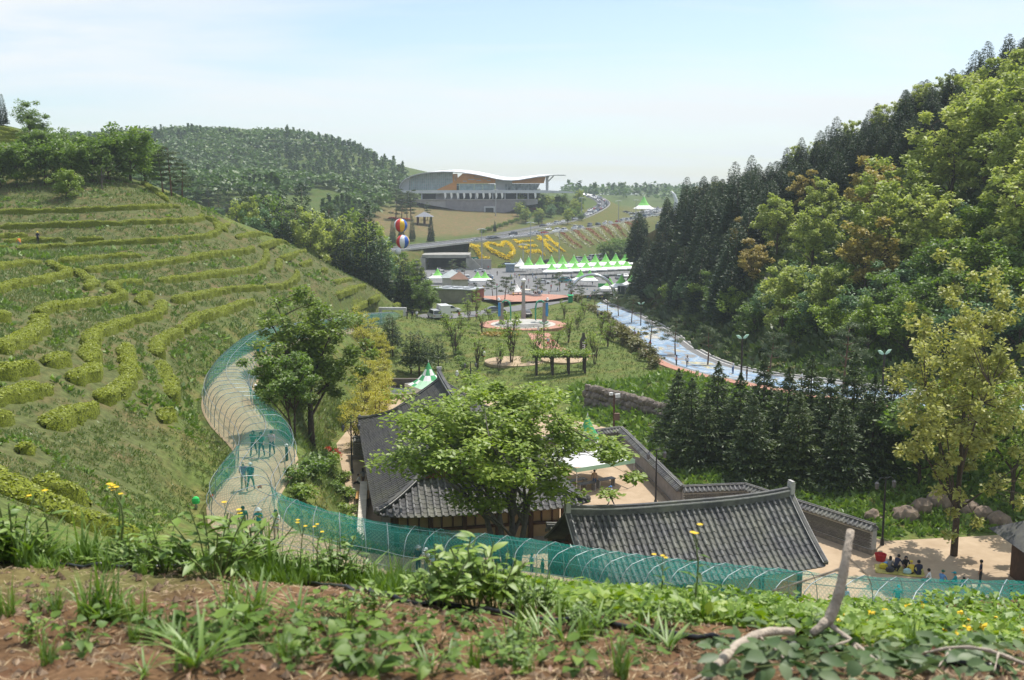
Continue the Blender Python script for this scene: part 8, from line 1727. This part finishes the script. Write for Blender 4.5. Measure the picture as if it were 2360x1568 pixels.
def weed(kind, seed):
    rng = random.Random(seed); lf = MB(); st = MB(); extra = None
    if kind == 'heart':
        for i in range(13):
            a = rng.random() * 6.28; r = rng.uniform(.03, .17); h = rng.uniform(.03, .15); q = Vector((math.cos(a) * r, math.sin(a) * r, h)); st.tube([(0, 0, 0), q * .5 + Vector((0, 0, h * .4)), q], .0022, 4, cap=False); V, F = leaf_shape(q, (math.cos(a), math.sin(a), rng.uniform(-.5, .3)), (rng.gauss(0, .3), rng.gauss(0, .3), 1), rng.uniform(.05, .09), rng.uniform(.05, .085), 'heart', rng.uniform(.1, .4)); lf.add(V, F)
    elif kind == 'grass':
        for i in range(34): a = rng.random() * 6.28; blade(lf, (rng.gauss(0, .02), rng.gauss(0, .02), -.01), (math.cos(a) * rng.uniform(.2, .9), math.sin(a) * rng.uniform(.2, .9), 1), rng.uniform(.10, .30), rng.uniform(.006, .013), rng.uniform(.1, .55))
    elif kind == 'tall':
        H_ = rng.uniform(.3, .42); pts = [Vector((.05 * math.sin(3 * f) * f, .04 * f, H_ * f)) for f in [i / 6 for i in range(7)]]; st.tube(pts, [.006, .0055, .005, .0045, .004, .003, .002], 5)
        for i in range(12):
            f = .08 + .8 * i / 12; p = pts[int(f * 6)]; a = i * 2.4; V, F = leaf_shape((p.x, p.y, H_ * f), (math.cos(a), math.sin(a), rng.uniform(.1, .7)), (0, 0, 1), rng.uniform(.08, .15) * (1.1 - .6 * f), .05 * (1.2 - .6 * f), 'lance', .5); lf.add(V, F)
        extra = MB()
        for i in range(3):
            p = pts[-1] + Vector((rng.gauss(0, .03), rng.gauss(0, .03), rng.uniform(.0, .05))); st.tube([pts[-2], p], .0015, 4)
            for j in range(11): a = j * .571; V, F = leaf_shape(p, (math.cos(a), math.sin(a), .35), (0, 0, 1), .016, .009, 'oval', .1); extra.add(V, F)
    elif kind == 'herb':
        for i in range(16):
            a = rng.random() * 6.28; r = rng.uniform(.02, .2); h = rng.uniform(.10, .27); q = Vector((math.cos(a) * r, math.sin(a) * r, h)); st.tube([(q.x * .25, q.y * .25, 0), q * .6, q], .003, 4, cap=False)
            for j in range(7): b = rng.random() * 6.28; f = rng.uniform(.45, 1); V, F = leaf_shape(q * f, (math.cos(b), math.sin(b), rng.uniform(-.1, .8)), (rng.gauss(0, .3), rng.gauss(0, .3), 1), rng.uniform(.04, .085), rng.uniform(.018, .035), 'oval', .3); lf.add(V, F)
    elif kind == 'lily':
        for i in range(15): a = rng.random() * 6.28; V, F = leaf_shape((rng.gauss(0, .012), rng.gauss(0, .012), .0), (math.cos(a) * .7, math.sin(a) * .7, rng.uniform(.5, 1.5)), (math.cos(a) * -.5, math.sin(a) * -.5, 1), rng.uniform(.12, .26), rng.uniform(.022, .04), 'lance', rng.uniform(.2, .6)); lf.add(V, F)
    elif kind == 'wilt':
        for i in range(22):
            a = rng.random() * 6.28; r = rng.uniform(.02, .22); q = Vector((math.cos(a) * r, math.sin(a) * r, rng.uniform(.015, .10))); V, F = leaf_shape(q, (math.cos(a + rng.gauss(0, .6)), math.sin(a + rng.gauss(0, .6)), rng.uniform(-.5, .3)), (rng.gauss(0, .45), rng.gauss(0, .45), 1), rng.uniform(.07, .115), rng.uniform(.05, .08), 'oval', rng.uniform(.1, .45)); lf.add(V, F)
        st.tube([(-.2, .02, .03), (0, 0, .05), (.2, -.03, .03)], .003, 4)
    mats = {'heart': L_HEART, 'grass': L_BLADE, 'tall': L_HEART, 'herb': L_WEED, 'lily': L_BLADE, 'wilt': L_WILT}
    return lf.mesh(kind + '_leaves', mats[kind], True), (st.mesh(kind + '_stems', m_stem) if st.v else None), (extra.mesh('petals', M('petal_yellow', (.75, .52, .02), rough=.6)) if extra else None)
WEEDS = {k: [weed(k, 31 + 7 * i + len(k)) for i in range(3)] for k in ('heart', 'grass', 'tall', 'herb', 'lily', 'wilt')}
NAMES = {'heart': ('heart_leaf_weed', 'heart-leaved weed'), 'grass': ('grass_clump', 'clump of narrow grass'), 'tall': ('flowering_weed', 'upright yellow-flowered weed'), 'herb': ('leafy_herb', 'bushy small-leaved herb'), 'lily': ('strap_leaf_plant', 'tuft of broad strap leaves'), 'wilt': ('leafy_twig', 'twig with wilting greyish leaves')}
SIZE = {'heart': .52, 'grass': .8, 'tall': .85, 'herb': .62, 'lily': .75, 'wilt': .52}
def foreground():
    rng = random.Random(21); items = []
    def many(kind, lst):
        for vx, vy, s in lst: items.append((kind, vx, vy, s))
    many('grass', [(210, 1425, 1.2), (240, 1415, 1.3), (255, 1430, 1.0), (570, 1430, 1.0), (530, 1408, .9), (640, 1318, 1.0), (870, 1330, .9), (90, 1300, 1.1), (350, 1302, 1.0), (480, 1300, 1.1), (1210, 1440, 1.0), (1180, 1500, .9), (1620, 1440, 1.1), (20, 1420, .8), (420, 1540, .8), (2100, 1500, .9), (1430, 1560, .9), (150, 1298, 1.2), (760, 1330, 1.1), (930, 1342, 1.1)])
    many('heart', [(480, 1478, 1.0), (515, 1500, 1.15), (560, 1475, 1.1), (610, 1495, 1.2), (660, 1470, 1.0), (700, 1482, 1.0), (740, 1455, .9), (340, 1460, .9), (390, 1450, .8), (640, 1440, .9), (850, 1478, .9), (900, 1500, 1.0), (960, 1500, .9), (1010, 1490, .8), (800, 1480, 1.0), (1080, 1440, .8), (1150, 1535, 1.0), (740, 1405, .8), (1000, 1560, .9), (830, 1540, 1.0), (870, 1555, 1.1), (1290, 1530, 1.0), (1330, 1560, 1.0), (760, 1510, .9), (690, 1540, .8), (1240, 1505, .7)])
    many('lily', [(450, 1540, .9), (405, 1500, .8), (600, 1405, 1.0), (690, 1430, .8), (1240, 1470, 1.0), (1300, 1480, .9), (1380, 1450, .8), (100, 1306, 1.7), (470, 1530, 1.0), (230, 1440, 1.1), (535, 1318, 1.9), (575, 1320, 1.6), (620, 1325, 1.5), (60, 1304, 1.6), (330, 1310, 1.5), (700, 1335, 1.3)])
    many('herb', [(1010, 1400, 1.5), (1055, 1392, 1.75), (1100, 1398, 1.6), (1140, 1402, 1.2), (960, 1385, .8), (60, 1300, .9), (20, 1305, .9), (560, 1320, .9), (600, 1322, 1.0), (420, 1318, .9), (700, 1335, .9), (760, 1338, .8), (820, 1345, .9), (1190, 1410, .8), (1250, 1412, .8), (300, 1310, .9), (250, 1308, .8)])
    many('tall', [(275, 1308, 1.35), (265, 1306, 1.0), (690, 1338, .9), (735, 1345, .75), (1600, 1425, .95), (1510, 1415, .8), (120, 1300, 1.2), (520, 1312, 1.2)])
    many('wilt', [(1680, 1500, 1.0), (1740, 1510, 1.1), (1790, 1490, 1.0), (1830, 1520, 1.2), (1880, 1500, 1.0), (1920, 1530, 1.2), (1970, 1515, 1.0), (1720, 1550, 1.2), (1790, 1560, 1.1), (2030, 1545, 1.1), (2080, 1525, 1.0), (2130, 1540, 1.2), (2190, 1520, 1.1), (2240, 1545, 1.2), (2290, 1525, 1.1), (2340, 1545, 1.1), (1860, 1560, 1.1), (1990, 1565, 1.1), (2160, 1565, 1.1), (2310, 1565, 1.2), (1650, 1535, .9), (1905, 1470, .9), (2080, 1490, .9), (2250, 1500, .9)])
    for i in range(64):
        vx = 60 + i * 24 + rng.gauss(0, 20); items.append((rng.choice(('heart', 'heart', 'herb', 'grass', 'lily')), vx, rng.uniform(1405, 1560) if vx < 1500 else rng.uniform(1440, 1500), rng.uniform(.45, .85)))
    # fringe along the lip
    for i in range(34):
        vx = 20 + i * 29 + rng.gauss(0, 9); items.append((rng.choice(('herb', 'grass', 'lily', 'herb', 'grass', 'heart')), vx, 1300 + vx * .05 + rng.gauss(0, 6), rng.choice((.55, .7, .9, 1.2, 1.7)) * (1.1 if vx < 640 else .75)))
    for i in range(44):
        vx = 1180 + i * 27 + rng.gauss(0, 9); items.append((rng.choice(('herb', 'herb', 'heart', 'grass', 'herb')), vx, 1415 + (vx - 1180) * .035 + rng.gauss(0, 12), rng.uniform(.4, .62)))
    items = [it for it in items if -60 < it[1] < 2420]
    order = {}
    for kind in NAMES: order[kind] = sorted([it for it in items if it[0] == kind], key=lambda q: q[1])
    for kind, vx, vy, s in items:
        p = G(vx, vy, 1.7)
        if p.y > 5.2: p = P(vx, vy, 4.6); p.z = H(p.x, p.y)
        nm, ds = NAMES[kind]; i = order[kind].index((kind, vx, vy, s)); where = 'on the bare soil' if vy > 1440 and vx < 1600 else 'by the dead branches' if vx > 1600 and vy > 1455 else 'on the edge of the bank'
        t = thing(nm, f'{ds} {where}, {nth(i)} from the left', 'plant', p, rng.random() * 6.28, nm.replace('_', ' ') + 's on the near bank', s * SIZE[kind] * rng.uniform(.9, 1.1)); a, b, c = WEEDS[kind][rng.randrange(3)]
        ob('leaves', a, t)
        if b: ob('stems', b, t)
        if c: ob('petals', c, t)
    # ground cover on the right, too fine to count
    r2 = np.random.default_rng(6); n = 15000; vx = r2.uniform(1150, 2600, n); y = r2.uniform(3.0, 5.2, n); x = (vx - VW / 2) / FV * y * 1.06; x += r2.normal(size=n) * .02
    k = vnoise(x / .35, y / .35, 3) + (y - 3.75) * .75 + (vx - 1500) / 3200 > -.05; x, y = x[k], y[k]; hgt = r2.random(len(x)) * .085 * (.5 + vnoise(x / .3, y / .3, 8) + .4); C = np.stack([x, y, Hn(x, y) + hgt], 1); V, F = leafquads(C, .045, .5, .62, r2); tag(ob('ground_cover', np_mesh('ground_cover', V, F, leafmat('cover_leaf', [(.07, .14, .02), (.14, .25, .03), (.24, .36, .04), (.34, .42, .06)], .32, 0, 5))), 'dense yellow-green ground cover along the right of the bank', 'plants', kind='stuff')
    n = 6500; y = r2.uniform(3.9, 4.9, n); vx = r2.uniform(-200, 1250, n); x = (vx - VW / 2) / FV * y * 1.06; k = vnoise(x / .4, y / .4, 13) + (y - 4.4) * .8 > .02; x, y = x[k], y[k]; tufts('lip_grass', x, y, 'thin grass and seedlings along the edge of the bank', L_BLADE, .016, 4, smin=.03, smax=.12, flat=.7, lean=.45, aspect=.12, rng=r2)
    n = 48; vx = r2.uniform(1900, 2400, n); y = r2.uniform(3.2, 4.4, n); x = (vx - VW / 2) / FV * y * 1.06; C = np.stack([x, y, Hn(x, y) + .05 + .06 * r2.random(n)], 1); q = [leafquads(np.repeat(C, 6, 0) + r2.normal(size=(n * 6, 3)) * .005, .022, .6, .7, r2)]; V, F = joinq(q); tag(ob('buttercups', np_mesh('buttercups', V, F, M('petal_yellow', (.75, .52, .02)))), 'small yellow flowers dotted through the ground cover', 'flowers', kind='stuff')
    # straw, crumbs of soil
    n = 5200; y = r2.uniform(1.6, 4.6, n); x = r2.uniform(-1, 1, n) * .62 * y; C = np.stack([x, y, Hn(x, y) + .006], 1); V, F = leafquads(C, .05, 2.2, .06, r2); tag(ob('dry_straw', np_mesh('dry_straw', V, F, m_dry)), 'dry straw and grass litter strewn over the soil', 'litter', kind='stuff')
    n = 5200; y = 1.6 + 2.9 * r2.random(n); x = r2.uniform(-1, 1, n) * .62 * y; sz = .004 + .013 * r2.random(n) ** 3; C = np.stack([x, y, Hn(x, y) + sz * .3], 1); off = np.array([(1, 0, 0), (-1, 0, 0), (0, 1, 0), (0, -1, 0), (0, 0, 1), (0, 0, -1)], float); V = (C[:, None] + off[None] * sz[:, None, None] * (.6 + .7 * r2.random((n, 6, 1)))).reshape(-1, 3); f0 = np.array([(0, 2, 4), (2, 1, 4), (1, 3, 4), (3, 0, 4), (2, 0, 5), (1, 2, 5), (3, 1, 5), (0, 3, 5)]); F = (f0[None] + (np.arange(n) * 6)[:, None, None]).reshape(-1, 3)
    tag(ob('soil_crumbs', np_mesh('soil_crumbs', V, F, M('soil_crumb', (.19, .115, .065), var=.4, scale=30, rough=.95, col2=(.33, .24, .16)))), 'crumbs of soil and grit on the bare bank', 'soil', kind='stuff')
    n = 420; y = 1.6 + 2.9 * r2.random(n); x = r2.uniform(-1, 1, n) * .62 * y; C = np.stack([x, y, Hn(x, y) + .008], 1); V, F = leafquads(C, .024, .8, .5, r2); tag(ob('fallen_leaves', np_mesh('fallen_leaves', V, F, leafmat('brown_leaf', [(.12, .04, .02), (.2, .08, .04), (.28, .16, .08), (.4, .3, .18)], .1, 0, 9))), 'small brown dead leaves scattered on the soil', 'litter', kind='stuff')
    # hose
    hp = [(lambda q, x, y: q if q.y < 5 else P(x, y, 4.25))(G(x, y, 1.7), x, y) + Vector((0, 0, .012)) for x, y in ((-120, 1300), (20, 1302), (130, 1304), (230, 1307), (330, 1308), (440, 1318), (560, 1328), (690, 1344), (800, 1360), (900, 1378), (1000, 1396), (1150, 1418), (1300, 1438), (1450, 1456), (1640, 1474), (1800, 1490), (1960, 1512), (2100, 1528), (2300, 1550))]
    hp = smooth(hp, 6); hp = [Vector((p.x, p.y, H(p.x, p.y) + .014)) for p in hp]; mb = MB(); mb.tube(hp, .0105, 8); tag(mb.build('black_hose', M('hose_black', (.012, .012, .013), var=.2, rough=.35, spec=.5), None, True), 'black irrigation hose lying across the near soil', 'hose')
    # dead branches
    def branch(label, stems):
        t = thing('dead_branch', label, 'branch', stems[0][0][0]); B = stems[0][0][0]
        for k, (pts, r0, r1) in enumerate(stems):
            q = smooth([p - B for p in pts], 5); mb = MB(); m = len(q); mb.tube(q, [.95 * r0 + .95 * (r1 - r0) * i / (m - 1) + .0012 * math.sin(i * 2.1) for i in range(m)], 8); mb.build('stem' if k == 0 else 'twig', m_dead, t, True)
    g = lambda x, y, Yd: P(x, y, Yd)
    branch('upright broken grey branch sticking out of the ground cover', [([g(1960, 1222, 2.95), g(1948, 1290, 2.9), g(1932, 1370, 2.88), g(1905, 1440, 2.86)], .0125, .019), ([g(1905, 1432, 2.86), g(1870, 1462, 2.84)], .016, .012), ([g(1912, 1440, 2.86), g(1965, 1480, 2.75), g(2030, 1535, 2.6), g(2075, 1590, 2.5)], .008, .005), ([g(1940, 1310, 2.9), g(1880, 1330, 2.95), g(1780, 1362, 3.05)], .005, .002), ([g(1965, 1480, 2.75), g(1980, 1525, 2.65), g(1985, 1580, 2.5)], .007, .004), ([g(1960, 1476, 2.75), g(1880, 1500, 2.65), g(1810, 1530, 2.6)], .004, .002), ([g(1950, 1280, 2.9), g(2000, 1330, 2.95), g(2010, 1365, 3.0)], .0025, .001)])
    branch('thick curved grey branch lying at the bottom edge', [([g(1825, 1455, 2.75), g(1760, 1458, 2.65), g(1700, 1488, 2.5), g(1650, 1540, 2.35), g(1615, 1600, 2.25)], .012, .017), ([g(1680, 1505, 2.45), g(1720, 1545, 2.4), g(1750, 1590, 2.3)], .004, .002), ([g(1650, 1545, 2.34), g(1600, 1565, 2.3), g(1540, 1600, 2.25)], .005, .003), ([g(1745, 1465, 2.62), g(1790, 1500, 2.5), g(1830, 1550, 2.4)], .004, .002)])
    branch('thin arched twig at the right corner of the bank', [([g(2100, 1512, 2.7), g(2200, 1492, 2.65), g(2280, 1500, 2.6), g(2360, 1530, 2.55), g(2450, 1560, 2.5)], .004, .007), ([g(2190, 1495, 2.66), g(2160, 1540, 2.5)], .003, .001), ([g(2300, 1505, 2.58), g(2290, 1550, 2.45)], .003, .001)])
foreground()
